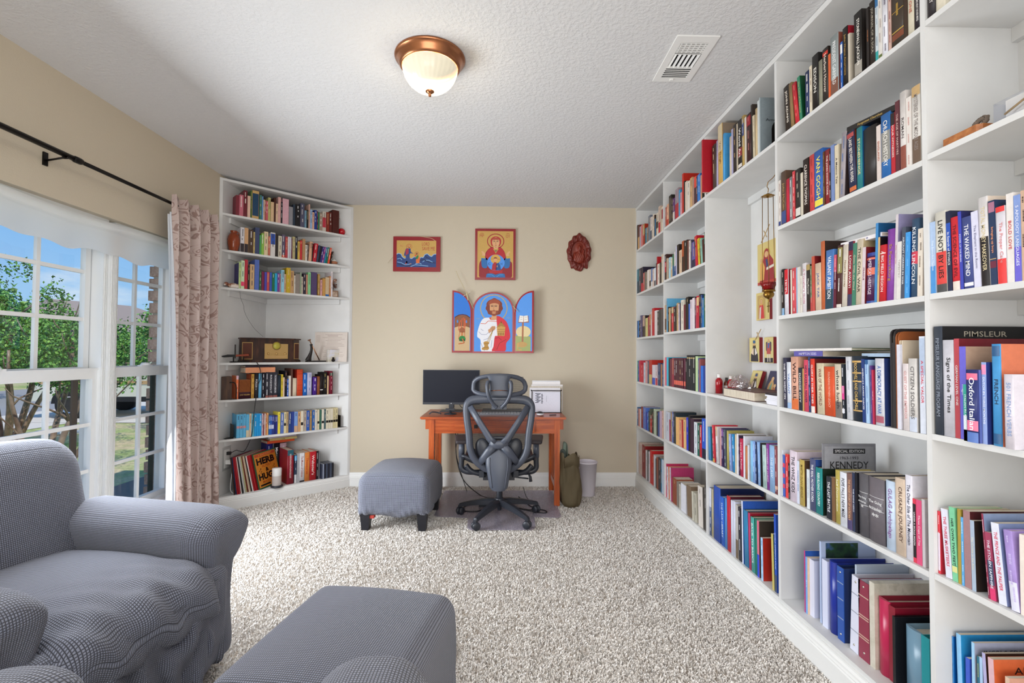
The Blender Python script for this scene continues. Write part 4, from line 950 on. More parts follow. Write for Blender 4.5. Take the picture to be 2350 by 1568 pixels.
# titles that carry a person's name are lettered on the spine but not repeated in a label
NAMEY = ('john adams', 'garfield', 'edison', 'jackson', 'father joe', 'van gogh', 'john wayne', 'wild bill', 'lincoln', 'roosevelt', "paul", 'follett', 'peter', "noah", 'journal of a soul x')
place_books()
def stuff_books():
    mb = MB(); bay = sh = None
    for line in STUFF.strip().split('\n'):
        if line.startswith('@'):
            p = line[1:].split('|'); bay, sh, z, sb = p[0], p[1], float(p[2]), float(p[3]); continue
        O, U, W, rz = frame(bay)
        es = line.split(';')
        for i, e in enumerate(es):
            a = e.split(); u, th, h, c = int(a[0]) / 1e4, int(a[1]) / 1e4, int(a[2]) / 1e3, a[3]; o = dict(q.split('=', 1) for q in a[4:] if '=' in q)
            if bay != 'corner':
                if u < .0196 and bay == 'fifth': th = max(.005, th - (.0196 - u)); u = .0196
                if u < .0096: th = max(.005, th - (.0096 - u)); u = .0096
                if u + th > BAY - .0098: th = max(.004, BAY - .0098 - u)
            lean = math.radians(float(o.get('l', 0))); d = avail(bay, u, sb, th, min(max(.66 * h, .1), .19))
            piv = u + (th if lean > 0 else 0)
            M = Matrix.Translation(O + U * piv + W * sb + Vector((0, 0, z + .0004))) @ Matrix.Rotation(rz, 4, 'Z') @ Matrix.Rotation(lean, 4, 'Y') @ Matrix.Translation((-th if lean > 0 else 0, 0, 0))
            t = min(.002, th * .2)
            mb.box((0, 0, 0), (th, t, h), c, 0, M); mb.box((0, t, 0), (t, d, h), o.get('c', c), 0, M); mb.box((th - t, t, 0), (th, d, h), o.get('c', c), 0, M); mb.box((t, t, .002), (th - t, d - .002, h - .002), 'd8cdba', 1, M)
            if 'b' in o:
                for q in o['b'].split(','):
                    x = q.split(':')
                    if len(x) == 3: mb.box((th * .04, -.0004, h * float(x[0])), (th * .96, .0002, h * float(x[1])), x[2], 0, M)
            rng = random.Random(i * 7 + int(z * 100))
            if rng.random() < .6:
                lum = sum(int(c[k:k+2], 16) for k in (0, 2, 4)); tcol = rng.choice(['3a3230', '6a4a3c', '2c3450']) if lum > 420 else rng.choice(['e8e2d8', 'd8c088', 'f0f0f0']); f = MB(); fake_runs(f, th, h, 0, tcol, rng.choice((1, 2, 2, 3)))
                mb.add([M @ Vector(p) for p in f.v], f.f, tcol)
    o = mb.build('books', [BOOK, PAGEM]); o['kind'] = 'stuff'; o['label'] = 'small distant books packed on the far bays and the corner bookcase shelves'
stuff_books()
ORD = ['first', 'second', 'third', 'fourth', 'fifth', 'sixth', 'seventh', 'eighth', 'ninth', 'tenth', 'eleventh', 'twelfth', 'thirteenth', 'fourteenth', 'fifteenth']
# ------------------------------------------------------------------ things standing and lying on the shelves
def flatbook(bay, u, w, z, L, D, th, c1, label, group, title='', tc='ffffff', tilt=0, c2=None, rz=0, pages_front=False, nm='book', cat='book', tz=.62):
    """a book lying down: spine along u facing the room"""
    O, U, W, r0 = frame(bay); mb = MB(); t = min(.0025, th * .2); c2 = c2 or c1
    if not pages_front: mb.box((0, 0, 0), (L, t, th), c1)
    else: mb.box((0, D - t, 0), (L, D, th), c1)
    mb.box((0, t, 0), (L, D - t, t), c2); mb.box((0, t, th - t), (L, D - t, th), c2)
    o = mb.build(nm, BOOK); o.location = O + U * u + W * w + Vector((0, 0, z)); o.rotation_euler = (0, math.radians(tilt), r0 + math.radians(rz)); tag(o, label, cat, group)
    MB().box((.003, .002 if not pages_front else .003, t), (L - .003, D - .004, th - t)).build('page_block', PAGEM, o)
    if title:
        m = MB(); puttext(m, title, (L * .5, -.0006, th * .5), (1, 0, 0), (0, 0, 1), L * tz, th * .5, tc); m.build('lettering', BOOK, o)
    return o
flatbook('second', .465, .008, 2.1485, .235, .17, .02, '1e1a18', 'black hardback titled Forgotten Churches lying across the second shelf books', 'books lying across other books', 'Forgotten Churches', 'd0b060', tilt=7)
flatbook('second', .42, .012, 1.7165, .205, .15, .014, 'e8e4e6', 'white paperback lying across the books on the third shelf, second bay', 'books lying across other books', '. . .', '8080a0', tilt=2)
flatbook('second', .108, .012, 1.286, .195, .24, .0225, '5f5aa6', 'thick purple-spined paperback lying across fourth shelf books, second bay', 'books lying across other books', 'HAMPTON SIDES', 'd8d4f0', c2='cfc8c4')
flatbook('second', .06, .02, 1.3095, .40, .2, .010, 'e0dcd8', 'thin magazine with a garden picture lying on the purple-spined paperback', 'books lying across other books', c2='40603a', nm='magazine', cat='magazine')
flatbook('second', .50, .03, 1.286, .15, .2, .012, 'a8c0d8', 'light blue pamphlet lying across the books beside the leather portfolio', 'books lying across other books', nm='pamphlet', cat='pamphlet')
# portfolio and folders at the near end of the fourth shelf
def folder(bay, u, z, th, h, d, col, label, name, nlayers=1, colb=None, rnd=.02, w=.012):
    O, U, W, r0 = frame(bay); mb = MB()
    pts = [(0, 0), (d, 0), (d, h - rnd)] + [(d - rnd + rnd * math.cos(a), h - rnd + rnd * math.sin(a)) for a in (PI / 6, PI / 3, PI / 2)] + [(rnd + rnd * math.cos(a), h - rnd + rnd * math.sin(a)) for a in (PI / 2, 2 * PI / 3, 5 * PI / 6, PI)]
    n = len(pts)
    for x0, x1 in ((0, th * .3), (th * .7, th)):
        o = len(mb.v); mb.v += [(x0, y, zz) for y, zz in pts] + [(x1, y, zz) for y, zz in pts]; mb.face([o + i for i in range(n)], col); mb.face([o + n + i for i in range(n)][::-1], col)
        for i in range(n): j = (i + 1) % n; mb.face((o + i, o + n + i, o + n + j, o + j), col)
    mb.box((th * .28, .001, 0), (th * .72, d, .003), col); mb.box((th * .28, .001, .003), (th * .72, .004, h * .86), col)
    o = mb.build(name, plain('leather_' + col, col, .5, nscale=60, nstr=.3)); o.location = O + U * u + W * w + Vector((0, 0, z)); o.rotation_euler = (0, 0, r0); tag(o, label, 'folder')
    MB().box((th * .34, .006, .004), (th * .66, d - .006, h * .93)).build('papers', PAGEM, o); return o
folder('second', .654, 1.0465, .022, .335, .25, '241f20', 'black leather portfolio standing at the near end of the fourth shelf', 'portfolio')
folder('second', .6775, 1.0465, .0145, .325, .25, '9a5426', 'brown accordion folder with rounded corners beside the black portfolio', 'folder')
folder('second', .6935, 1.0465, .013, .295, .22, 'd8c8b0', 'cream card folder stuffed with papers beside the brown folder', 'folder', rnd=.004)
# commemorative magazine standing up, its face towards the near bay
def facecard(bay, u, w, z, th, h, d, name, label, cat, col, border=None, extra=None, lean=0):
    O, U, W, r0 = frame(bay); o = MB().box((0, 0, 0), (th, d, h), col).build(name, BOOK); o.location = O + U * u + W * w + Vector((0, 0, z)); o.rotation_euler = (0, math.radians(lean), r0); tag(o, label, cat)
    m = MB()
    if border: m.add([(th + .0003, d * .04, h * .03), (th + .0003, d * .96, h * .03), (th + .0003, d * .96, h * .96), (th + .0003, d * .04, h * .96)], [(0, 1, 2, 3)], border)
    if extra: extra(m, th, h, d)
    if m.f: m.build('cover_print', BOOK, o)
    return o
def kenn(m, th, h, d):
    x = th + .0006; ex, ey = (0, 1, 0), (0, 0, 1)
    m.add([(x, d * .2, h * .86), (x, d * .8, h * .86), (x, d * .8, h * .93), (x, d * .2, h * .93)], [(0, 1, 2, 3)], '202024')
    puttext(m, 'SPECIAL EDITION', (x + .0003, d * .5, h * .895), ex, ey, d * .54, h * .04, 'd8d8dc'); puttext(m, '1963-1993', (x, d * .5, h * .8), ex, ey, d * .34, h * .04, '202024'); puttext(m, 'KENNEDY', (x, d * .5, h * .70), ex, ey, d * .72, h * .1, '202024')
facecard('second', .2815, .02, .6275, .004, .295, .225, 'magazine', 'grey commemorative magazine in a plastic sleeve, standing tall on the fifth shelf', 'magazine', '8a8b92', '9c9da4', kenn, lean=0)
# binders and big books on the bottom shelf of the second bay
BG = 'binders and big books on the bottom shelf of the second bay'
def binder(u, w, th, h, d, c1, c2, label, bands=(), rivet=None, lean=0, title='', rnd=False, open_=True):
    bay, z = 'second', .1464; O, U, W, r0 = frame(bay); mb = MB(); t = .003; bl = .01 if rnd else 0
    pts = [(0, t + bl)] + [(th * k / 8, bl - bl * math.sin(PI * k / 8)) for k in range(9)] + [(th, t + bl)] if rnd else [(0, t), (0, 0), (th, 0), (th, t)]
    n = len(pts); o_ = len(mb.v); mb.v += [(x, y, 0) for x, y in pts] + [(x, y, h) for x, y in pts]
    mb.face([o_ + i for i in range(n)][::-1], c1); mb.face([o_ + n + i for i in range(n)], c1)
    for i in range(n): j = (i + 1) % n; mb.face((o_ + i, o_ + j, o_ + n + j, o_ + n + i), c1, 0, rnd and 0 < i < n - 2)
    mb.box((0, t + bl, 0), (t, d, h), c2); mb.box((th - t, t + bl, 0), (th, d, h), c2)
    sh = -th if lean > 0 else 0
    def fin(m): m.v = [(x + sh, y, q) for x, y, q in m.v]; return m
    o = fin(mb).build('binder', GLOSS); o.location = O + U * (u - sh) + W * w + Vector((0, 0, z)); o.rotation_euler = (0, math.radians(lean), r0); tag(o, label, 'binder', BG)
    fin(MB().box((t, .012, .012), (th - t, d - .03, h - .018))).build('page_block', PAGEM, o)
    for a, c in bands: fin(MB().box((.001, -.0006, h * a), (th - .001, .0005, h * a + .004), c)).build('spine_band', GLOSS, o)
    for a in rivet or (): fin(MB().lathe([(.0, .002), (.003, .002), (.0045, 0), (.0045, -.001)], 12, 'c8c4b8', 0, (th / 2, 0, h * a), Matrix.Rotation(PI / 2, 4, 'X'))).build('rivet', METAL, o)
    return o
binder(.142, .05, .034, .245, .26, 'd6d8ea', 'c8cce4', 'white slim binder, farthest on the bottom shelf of the second bay')
binder(.229, .05, .033, .28, .27, 'd3d8ee', 'ccd4ee', 'second white binder beside the royal blue one on the bottom shelf')
binder(.263, .05, .046, .292, .27, '1c3094', '1c3094', 'royal blue binder with a rounded spine on the bottom shelf', rnd=True)
binder(.322, .05, .036, .292, .27, '2752a4', '1a2c5c', 'blue binder with silver rivets and thin bands, bottom shelf of second bay', [(.3, '8a98b4'), (.56, '8a98b4'), (.78, '8a98b4')], (.09, .93))
binder(.391, .05, .042, .292, .27, 'd8daea', 'd0d2e4', 'white ring binder with grey bands beside the maroon one, bottom shelf', [(.27, 'a0a4b4'), (.52, 'a0a4b4'), (.76, 'a0a4b4')], (.09, .93), lean=3)
binder(.439, .05, .052, .292, .27, '8c3248', '7a2a40', 'maroon ring binder with gold bands on the bottom shelf, second bay', [(.26, 'c8a898'), (.29, 'c8a898'), (.52, 'c8a898'), (.55, 'c8a898'), (.8, 'c8a898')], (.09, .93))
MARBLE = picnoise('marbled_grey_card', ['a8a294', 'c4beae', 'd2ccbe', 'b0aa9a'], 16)
mm = MB().box((0, 0, 0), (.024, .27, .31)); o = mm.build('box_file', MARBLE); o.location = at('second', .4955, .05, .1464); o.rotation_euler = (0, 0, -PI / 2); tag(o, 'marbled grey box file beside the crimson album, bottom shelf', 'box file', BG)
MB().box((-.0006, .0, .0), (.0, .27, .31), 'e0dcd0').build('edge_strip', SATIN, o)
binder(.5215, .055, .05, .268, .26, 'bb2450', '8a1830', 'crimson photo album wrapped in cloth on the bottom shelf, second bay', rnd=True)
binder(.572, .06, .028, .262, .25, '8c1a30', '8c1a30', 'dark red album standing against the crimson one, bottom shelf')
binder(.612, .04, .012, .245, .2, '16161a', '16161a', 'slim black book behind the steel blue one, bottom shelf')
binder(.646, .05, .068, .236, .17, '7194aa', '7f9fb4', 'steel blue cloth-bound book near the upright, bottom shelf, second bay', rnd=True)
binder(.7165, .05, .03, .24, .17, '139098', '139098', 'teal book next to the upright, bottom shelf of the second bay')
# album with a landscape photograph, spiral notebook
ALB = picnoise('landscape_cover_print', ['0c1430', '1c2c28', '2a4a2c', '4a66a8', '8aa4d8'], 9)
def album():
    bay = 'second'; O, U, W, r0 = frame(bay); o = MB().box((0, 0, 0), (.011, .235, .345), 'b4c4e4').build('photo_album', GLOSS); o.location = at(bay, .206, .055, .1464); o.rotation_euler = (0, 0, r0); tag(o, 'blue album with a dark landscape picture behind the binders, bottom shelf', 'album', BG)
    m = MB(); m.add([(.0114, .02, .2), (.0114, .16, .2), (.0114, .16, .34), (.0114, .02, .34)], [(0, 1, 2, 3)]); m.build('cover_print', ALB, o)
    s = thing('notebook', 'spiral notebook with a clear cover between two blue binders, bottom shelf', 'notebook', at(bay, .311, .06, .1464), r0, BG)
    MB().box((0, .012, 0), (.008, .2, .285), 'c4ccd8').build('cover', GLOSS, s)
    m = MB()
    for k in range(18): m.tube([Vector((.004 + .006 * math.cos(a), .008 + .006 * math.sin(a), .02 + k * .0145)) for a in np.linspace(0, 2 * PI, 9)], .0009, 5, '14161c')
    q = m.build('spiral_wire', BLACKM, s); q['kind'] = 'stuff'
    o = MB().box((0, 0, 0), (.009, .27, .318), 'b8c4d4').build('plastic_wallet', GLOSS); o.location = at(bay, .375, .085, .1464); o.rotation_euler = (0, 0, r0); tag(o, 'grey translucent plastic wallet behind the white ring binder, bottom shelf', 'wallet', BG)
album()
# near bay, second shelf: plank, ceramic ring, card, tray of stationery, frame
def nearshelf():
    z = 1.9154; b = 'nearest'; r0 = -PI / 2
    pl = MB(); pts = [(0, 0), (.10, 0), (.108, .012), (.108, .08), (0, .08)]; pl.prism(pts, 0, .020); o = pl.build('wood_block', OAK2, loc=at(b, .064, .0, z), rot=(0, 0, r0)); tag(o, 'orange oak block lying on the second shelf of the nearest bay', 'wood block')
    c = thing('ceramic_ring', 'brown pierced ceramic ring resting on the oak block', 'ornament', at(b, .122, .055, z + .021), r0)
    m = MB(); Q = Matrix.Rotation(math.radians(62), 4, 'X')
    prof = [(.012 + .0, -.008)] + [(.024 + .012 * math.cos(a), .009 * math.sin(a)) for a in np.linspace(PI, -PI, 15)]
    m.lathe(prof[1:], 26, '6a5c50', 0, (0, 0, .034), Q, ribs=(9, .06)); m.build('ring_body', plain('raw_clay', '6c5e52', .85, nscale=140, nstr=.5), c)
    c.scale = (.68, .68, .68)
    for k in range(16):
        a = 2 * PI * k / 16; p = Q @ Vector((.0245 * math.cos(a), .0245 * math.sin(a), .0092)); mm = MB(); mm.ball((p.x, p.y, p.z + .034), .0016, '1c1410', 0, 6, 4); mm.build('hole', MATTE, c)
    mm = MB(); mm.ball((0, 0, .006), (.016, .012, .008), '3a2418'); mm.build('foot', MATTE, c)
    o = MB().box((0, 0, 0), (.035, .001, .042), 'dcdcdc').build('card', SATIN, loc=at(b, .03, .035, z), rot=(math.radians(-12), 0, r0)); tag(o, 'small blank white card propped near the upright on the second shelf', 'card')
    t = thing('stationery_tray', 'clear acrylic tray with notes standing at the near end of the second shelf', 'tray', at(b, .212, .0, z), r0)
    m = MB(); L, D, hh, k = .085, .11, .05, .002
    m.box((0, 0, 0), (L, D, k)); m.box((0, 0, k), (L, k, hh)); m.box((0, D - k, k), (L, D, hh)); m.box((0, k, k), (k, D - k, hh)); m.box((L - k, k, k), (L, D - k, hh)); m.build('tray_shell', CLEARPLASTIC, t)
    o = MB().box((.004, .03, .004), (.08, .032, .058), 'e8e4da').build('sheet', SATIN, t)
    o = MB().box((.012, .045, .01), (.05, .046, .066), 'b4d4ec').build('sticky_note', SATIN, t)
    p = MB(); p.tube([(.018, .012, .012), (.074, .016, .034)], .0028, 6, 'a88038'); o = p.build('pencil', MATTE, loc=at(b, .212, 0, z + .003), rot=(0, 0, r0)); tag(o, 'short tan pencil lying inside the clear stationery tray', 'pencil')
    o = MB().box((0, 0, 0), (.04, .09, .055), 'e4e2ea').build('card_box', SATIN, loc=at(b, .301, .004, z), rot=(0, 0, r0)); tag(o, 'white card box beside the stationery tray at the picture edge', 'box')
    fr = thing('framed_photo', 'dark wooden photo frame leaning at the back of the second shelf', 'picture frame', at(b, .262, .14, z), r0); fr.rotation_euler = (math.radians(-12), 0, r0)
    m = MB(); Wd, Hd, bw_ = .20, .15, .03
    for q in ([(0, 0), (Wd, 0), (Wd - bw_, bw_), (bw_, bw_)], [(Wd, 0), (Wd, Hd), (Wd - bw_, Hd - bw_), (Wd - bw_, bw_)], [(Wd, Hd), (0, Hd), (bw_, Hd - bw_), (Wd - bw_, Hd - bw_)], [(0, Hd), (0, 0), (bw_, bw_), (bw_, Hd - bw_)]):
        a, b2, c2, d2 = q; m.add([(a[0], .004, a[1]), (b2[0], .004, b2[1]), (c2[0], -.006, c2[1]), (d2[0], -.006, d2[1]), (a[0], .014, a[1]), (b2[0], .014, b2[1]), (c2[0], .006, c2[1]), (d2[0], .006, d2[1])], [(3, 2, 1, 0), (0, 1, 5, 4), (2, 3, 7, 6), (4, 5, 6, 7)])
    m.build('frame_moulding', DARKWOOD, fr); MB().box((bw_, .004, bw_), (Wd - bw_, .006, Hd - bw_), '5a5c78').build('picture', GLOSS, fr)
nearshelf()
# ------------------------------------------------------------------ flat painted panels
def poly(m, pts, col, k, fn): m.add([fn(x, y, k) for x, y in pts], [tuple(range(len(pts)))], col)
def ell(cx, cy, rx, ry, n=22, a0=0, a1=2 * PI): return [(cx + rx * math.cos(a0 + (a1 - a0) * i / n), cy + ry * math.sin(a0 + (a1 - a0) * i / n)) for i in range(n if abs(a1 - a0 - 2 * PI) < 1e-6 else n + 1)]
def ring(m, cx, cy, rx, ry, w, col, k, fn, n=30):
    for i in range(n):
        a, b = 2 * PI * i / n, 2 * PI * (i + 1) / n
        poly(m, [(cx + rx * math.cos(a), cy + ry * math.sin(a)), (cx + rx * math.cos(b), cy + ry * math.sin(b)), (cx + (rx - w) * math.cos(b), cy + (ry - w) * math.sin(b)), (cx + (rx - w) * math.cos(a), cy + (ry - w) * math.sin(a))], col, k, fn)
def line(m, pts, w, col, k, fn):
    for (x0, y0), (x1, y1) in zip(pts, pts[1:]):
        L = math.hypot(x1 - x0, y1 - y0) or 1; nx, ny = -(y1 - y0) / L * w / 2, (x1 - x0) / L * w / 2
        poly(m, [(x0 + nx, y0 + ny), (x1 + nx, y1 + ny), (x1 - nx, y1 - ny), (x0 - nx, y0 - ny)], col, k, fn)
# third bay, tall niche: small icons, hanging lamp, bottles
def niche():
    b = 'third'; r0 = -PI / 2
    def panel(u, w, z, wd, h, th, label, paint, side='8c1420', lean=0, rim=None):
        o = MB().box((0, 0, 0), (wd, th, h), side).build('icon_panel', GLOSS, loc=at(b, u, w, z), rot=(math.radians(lean), 0, r0)); tag(o, label, 'icon', 'small painted icons in the tall niche of the third bay')
        m = MB(); fn = lambda x, y, k: (x * wd, -.0003 - k * .0003, (1 - y) * h)
        poly(m, [(.0, .0), (1, 0), (1, 1), (0, 1)], rim or 'd2be78', 0, fn); paint(m, fn); m.build('picture', GLOSS, o); return o
    def mother(m, fn):
        poly(m, [(0, .93), (1, .93), (1, 1), (0, 1)], 'b03020', 1, fn); poly(m, ell(.5, .28, .2, .13), 'c8a848', 1, fn)
        poly(m, [(.36, .3), (.4, .2), (.5, .16), (.62, .2), (.66, .32), (.86, .48), (.9, .93), (.12, .93), (.2, .7), (.3, .5)], '9a1c24', 2, fn); poly(m, ell(.5, .3, .1, .075), 'd8a878', 3, fn)
        poly(m, [(.15, .5), (.3, .44), (.42, .6), (.36, .9), (.14, .9)], 'd8a050', 3, fn); poly(m, ell(.24, .42, .08, .05), 'd0a070', 4, fn); poly(m, [(.45, .42), (.55, .42), (.6, .58), (.5, .62)], '243a6a', 3, fn); poly(m, [(.5, .62), (.9, .58), (.9, .64), (.5, .68)], 'e0d8c8', 4, fn)
    panel(.115, .28, 1.723, .205, .255, .014, 'yellow-gold icon of a robed mother with child hanging in the tall niche', mother, 'a89440')
    def saintred(m, fn):
        poly(m, [(.1, .1), (.7, .1), (.7, .95), (.1, .95)], 'b89858', 1, fn); poly(m, [(.2, .95), (.25, .5), (.4, .32), (.55, .5), (.62, .95)], 'c83030', 2, fn); poly(m, ell(.4, .34, .1, .09), 'd0a070', 3, fn); poly(m, [(.22, .95), (.28, .55), (.4, .5), (.36, .95)], 'd0c4b8', 3, fn); ring(m, .4, .33, .16, .14, .03, 'e0c060', 3, fn, 16)
    panel(.100, .278, 1.506, .150, .17, .02, 'red-sided icon of a red-robed figure just below the hanging lamp', saintred)
    def monk(hat):
        def f(m, fn):
            poly(m, [(.08, .04), (.92, .04), (.92, .97), (.08, .97)], 'd8c888', 1, fn); ring(m, .5, .25, .2, .17, .02, 'b89848', 2, fn, 18)
            poly(m, [(.14, .97), (.16, .7), (.3, .5), (.4, .3), (.6, .3), (.72, .5), (.86, .7), (.9, .97)], '2a2430', 2, fn); poly(m, [(.38, .24), (.39, .12), (.61, .12), (.63, .24)], hat, 3, fn); poly(m, ell(.5, .29, .09, .07), 'd0a078', 3, fn)
            poly(m, [(.42, .33), (.58, .33), (.55, .48), (.46, .48)], '4a3c34', 4, fn); poly(m, [(.38, .42), (.46, .46), (.44, .72), (.18, .64)], 'e0c8b0', 3, fn); poly(m, [(.62, .42), (.56, .46), (.58, .72), (.8, .64)], 'e0d8d4', 3, fn)
        return f
    panel(.0195, .274, 1.246, .12, .155, .024, 'gold icon of a bearded monk in a blue hat, hanging in the niche', monk('2a5a88'))
    def angel(m, fn):
        poly(m, [(.05, .03), (.95, .03), (.95, .8), (.05, .8)], 'd8c888', 1, fn); poly(m, [(.05, .8), (.95, .8), (.95, .98), (.05, .98)], '1c1a24', 1, fn)
        poly(m, [(.2, .2), (.38, .16), (.34, .6), (.2, .5)], '4a4450', 2, fn); poly(m, [(.8, .2), (.62, .16), (.66, .6), (.8, .5)], '4a4450', 2, fn); poly(m, [(.34, .24), (.66, .24), (.72, .65), (.28, .65)], 'b84a48', 3, fn); poly(m, [(.42, .22), (.62, .22), (.56, .42), (.4, .42)], '4060a0', 4, fn); poly(m, ell(.5, .14, .09, .07), 'd0a078', 4, fn)
        poly(m, [(.36, .65), (.46, .65), (.44, .95), (.36, .95)], 'e0d0c4', 3, fn); poly(m, [(.56, .65), (.66, .65), (.68, .95), (.6, .95)], 'e0d0c4', 3, fn)
    panel(.195, .274, 1.243, .100, .155, .024, 'gold icon of a winged angel hanging beside the monk icon', angel)
    panel(.07, .225, 1.0454, .115, .155, .022, 'gold icon of a monk leaning at the back behind the plastic bag', monk('3a4a78'), lean=-17)
    def nativity(m, fn):
        poly(m, [(.0, .0), (1, 0), (1, 1), (0, 1)], '2c2a50', 1, fn); poly(m, [(.15, 1), (.2, .5), (.4, .25), (.6, .5), (.7, 1)], 'd8a868', 2, fn); poly(m, [(.3, 1), (.34, .55), (.46, .4), (.55, 1)], '7ea890', 3, fn); poly(m, ell(.42, .3, .1, .08), 'd8b080', 4, fn); poly(m, [(.05, 1), (.1, .8), (.35, .8), (.4, 1)], 'd8d0e0', 4, fn); poly(m, ell(.72, .55, .09, .07), 'd8b080', 4, fn); poly(m, [(.62, 1), (.66, .62), (.8, .62), (.84, 1)], 'c87848', 3, fn)
    panel(.26, .225, 1.0454, .13, .16, .014, 'dark blue icon of haloed figures leaning at the back by the booklets', nativity, '2a2848', lean=-18)
    # hanging vigil lamp
    k_ = .64; lo = lambda pr: [(r * k_, .13 + (q - .135) * k_) for r, q in pr]; hi = lambda pr: [(r * k_, .605 + (q - .605) * k_) for r, q in pr]
    L = thing('vigil_lamp', 'brass vigil lamp with a fluted red glass hanging in the tall niche', 'hanging lamp', at(b, .525, .12, 1.55), r0)
    m = MB(); m.lathe(lo([(.0, .075), (.016, .074), (.034, .06), (.044, .04), (.040, .022), (.026, .008), (.010, .0), (.004, -.006), (.009, -.014), (.003, -.026), (0, -.03)]), 20); m.build('bowl', BRASS, L)
    m = MB(); m.lathe(lo([(.036, .058), (.052, .062), (.052, .07), (.046, .078), (.044, .074)]), 20); m.build('gallery_rim', BRASS, L)
    m = MB(); m.lathe(lo([(.022, .06), (.036, .075), (.05, .105), (.066, .135), (.063, .135), (.047, .106), (.03, .08), (.0, .07)]), 60, ribs=(20, .05)); m.build('glass_cup', REDGLASS, L)
    m = MB(); m.lathe(hi([(0, .625), (.012, .622), (.02, .612), (.045, .606), (.05, .600), (.035, .598), (.012, .6), (.008, .588), (0, .586)]), 24, ribs=(6, .12)); m.build('canopy', BRASS, L)
    for k in range(3):
        a = 2 * PI * k / 3 + .5; m = MB(); m.tube([(.030 * math.cos(a), .030 * math.sin(a), .604), (.032 * math.cos(a), .032 * math.sin(a), .35), (.034 * math.cos(a), .034 * math.sin(a), .09)], .0018, 6); m.build('chain', BRASS, L)
    m = MB(); m.tube(smooth_path([(0, 0, .622), (.006, 0, .64), (-.006, 0, .655), (.0, 0, .672), (.01, 0, .68), (.05, 0, .685), (.09, 0, .70)], 5), .002, 6); m.build('hook', BRASS, L)
    m = MB(); m.box((-.0025, -.004, -.03), (.0025, -.001, .026)); m.box((-.012, -.004, .002), (.012, -.001, .007)); m.build('cross_pendant', BRASS, L)
    # bottles, bag, big book and booklets on the fourth shelf
    z = 1.0454
    def bottle(u, w, col, cap, h, r, label, m_=None):
        t = thing('bottle', label, 'bottle', at(b, u, w, z), r0, 'small bottles standing in the tall niche'); m = MB(); m.lathe([(0, 0), (r, 0), (r, h * .66), (r * .8, h * .74), (r * .42, h * .8), (r * .42, h * .84)], 18); m.build('bottle_body', m_ or plain('bottle_' + col, col, .15), t)
        m = MB(); m.lathe([(r * .52, h * .82), (r * .52, h), (0, h)], 16); m.build('cap', plain('cap_' + cap, cap, .4), t); return t
    RB = mat('translucent_red_plastic', lambda nt: bsdf(nt, hexc('b01020'), .12, Transmission_Weight=.3))
    bottle(.03, .07, 'b01020', 'e8e6e4', .122, .0215, 'tall red plastic bottle with a white cap in the tall niche', RB)
    bottle(.055, .135, 'b01020', 'e4dcd8', .112, .02, 'red bottle with a pale cap behind the tall red bottle', RB)
    bottle(.11, .14, 'b01020', 'e4d4cc', .11, .022, 'red bottle with a pinkish cap next to the monk icon', RB)
    t = bottle(.0, .10, '5a2c14', '1c1c20', .10, .016, 'small amber dropper bottle with a white label in the niche')
    t.location = at(b, .032, .118, z); m = MB(); m.lathe([(.0163, .008), (.0163, .05)], 18); m.build('paper_label', plain('white_label', 'd8d4d0', .6), t)
    bg = MB(); rng = random.Random(5)
    def bagf(u, v):
        a = 2 * PI * u; t = v * PI / 2; rr = 1 + .16 * math.sin(5 * a + 3 * v) + .1 * math.sin(9 * a + 7 * v); return (.085 * rr * math.cos(a) * math.cos(t), .05 * rr * math.sin(a) * math.cos(t), .001 + .066 * math.sin(t) * (1 + .18 * math.sin(3 * a)))
    bg.grid(bagf, 36, 12, sm=False); o = bg.build('plastic_bag', mat('crinkled_clear_film', glassmat((.92, .88, .9, 1), .35, .2)), loc=at(b, .235, .105, 1.096), rot=(0, 0, r0)); tag(o, 'crumpled clear plastic bag lying on the large maroon book', 'plastic bag')
    flatbook(b, .225, .006, z + .0004, .36, .21, .048, '4a1620', 'large maroon book lying flat on the fourth shelf of the third bay', 'books lying across other books', pages_front=True)
    for k in range(7):
        o = MB().box((0, 0, 0), (.105, .145, .0075), 'e8e8f0' if k < 6 else '2a2024').build('booklet', SATIN, loc=at(b, .69 + .004 * math.sin(k * 2.1), .01 + .004 * math.cos(k * 1.7), z + .0004 + k * .0079), rot=(0, 0, r0 + .03 * math.sin(k * 1.3))); tag(o, 'dark-covered booklet on top of the booklet stack by the upright' if k == 6 else 'thin white booklet, %s from the bottom of the stack by the upright' % ORD[k], 'booklet', 'stack of thin booklets')
    # arched black bookend and palm-leaf crosses
    e = thing('bookend', 'black arched metal bookend at the near end of the top shelf, third bay', 'bookend', at(b, .772, .004, 2.3284), r0)
    m = MB(); pts = [(0, 0), (.15, 0), (.15, .075)] + [(.075 + .075 * math.cos(a), .075 + .06 * math.sin(a)) for a in np.linspace(0, PI, 12)] + [(0, .075)]; n = len(pts)
    m.v = [(0, y, q) for y, q in pts] + [(.0015, y, q) for y, q in pts]; m.face(list(range(n))); m.face(list(range(n, 2 * n))[::-1])
    for i in range(n): j = (i + 1) % n; m.face((i, n + i, n + j, j))
    m.build('plate', BLACKM, e); MB().box((-.03, 0, 0), (.0, .13, .0012)).build('foot_plate', BLACKM, e)
    for i, (u, w, zz, s, lb) in enumerate(((.228, .27, 2.02, .05, 'dried palm cross tucked above the mother and child icon'), (.135, .27, 1.415, .035, 'small dried palm cross above the monk icon'))):
        m = MB(); m.tube([(-s, 0, -s * .8), (s * .9, 0, s)], .003, 5, 'c8a878', flat=.4); m.tube([(-s * .3, -.003, s * .5), (s * .3, -.003, -s * .4)], .004, 5, 'd8c098', flat=.4); o = m.build('palm_cross', MATTE, loc=at(b, u, w, zz), rot=(0, 0, r0)); tag(o, lb, 'palm cross')
niche()
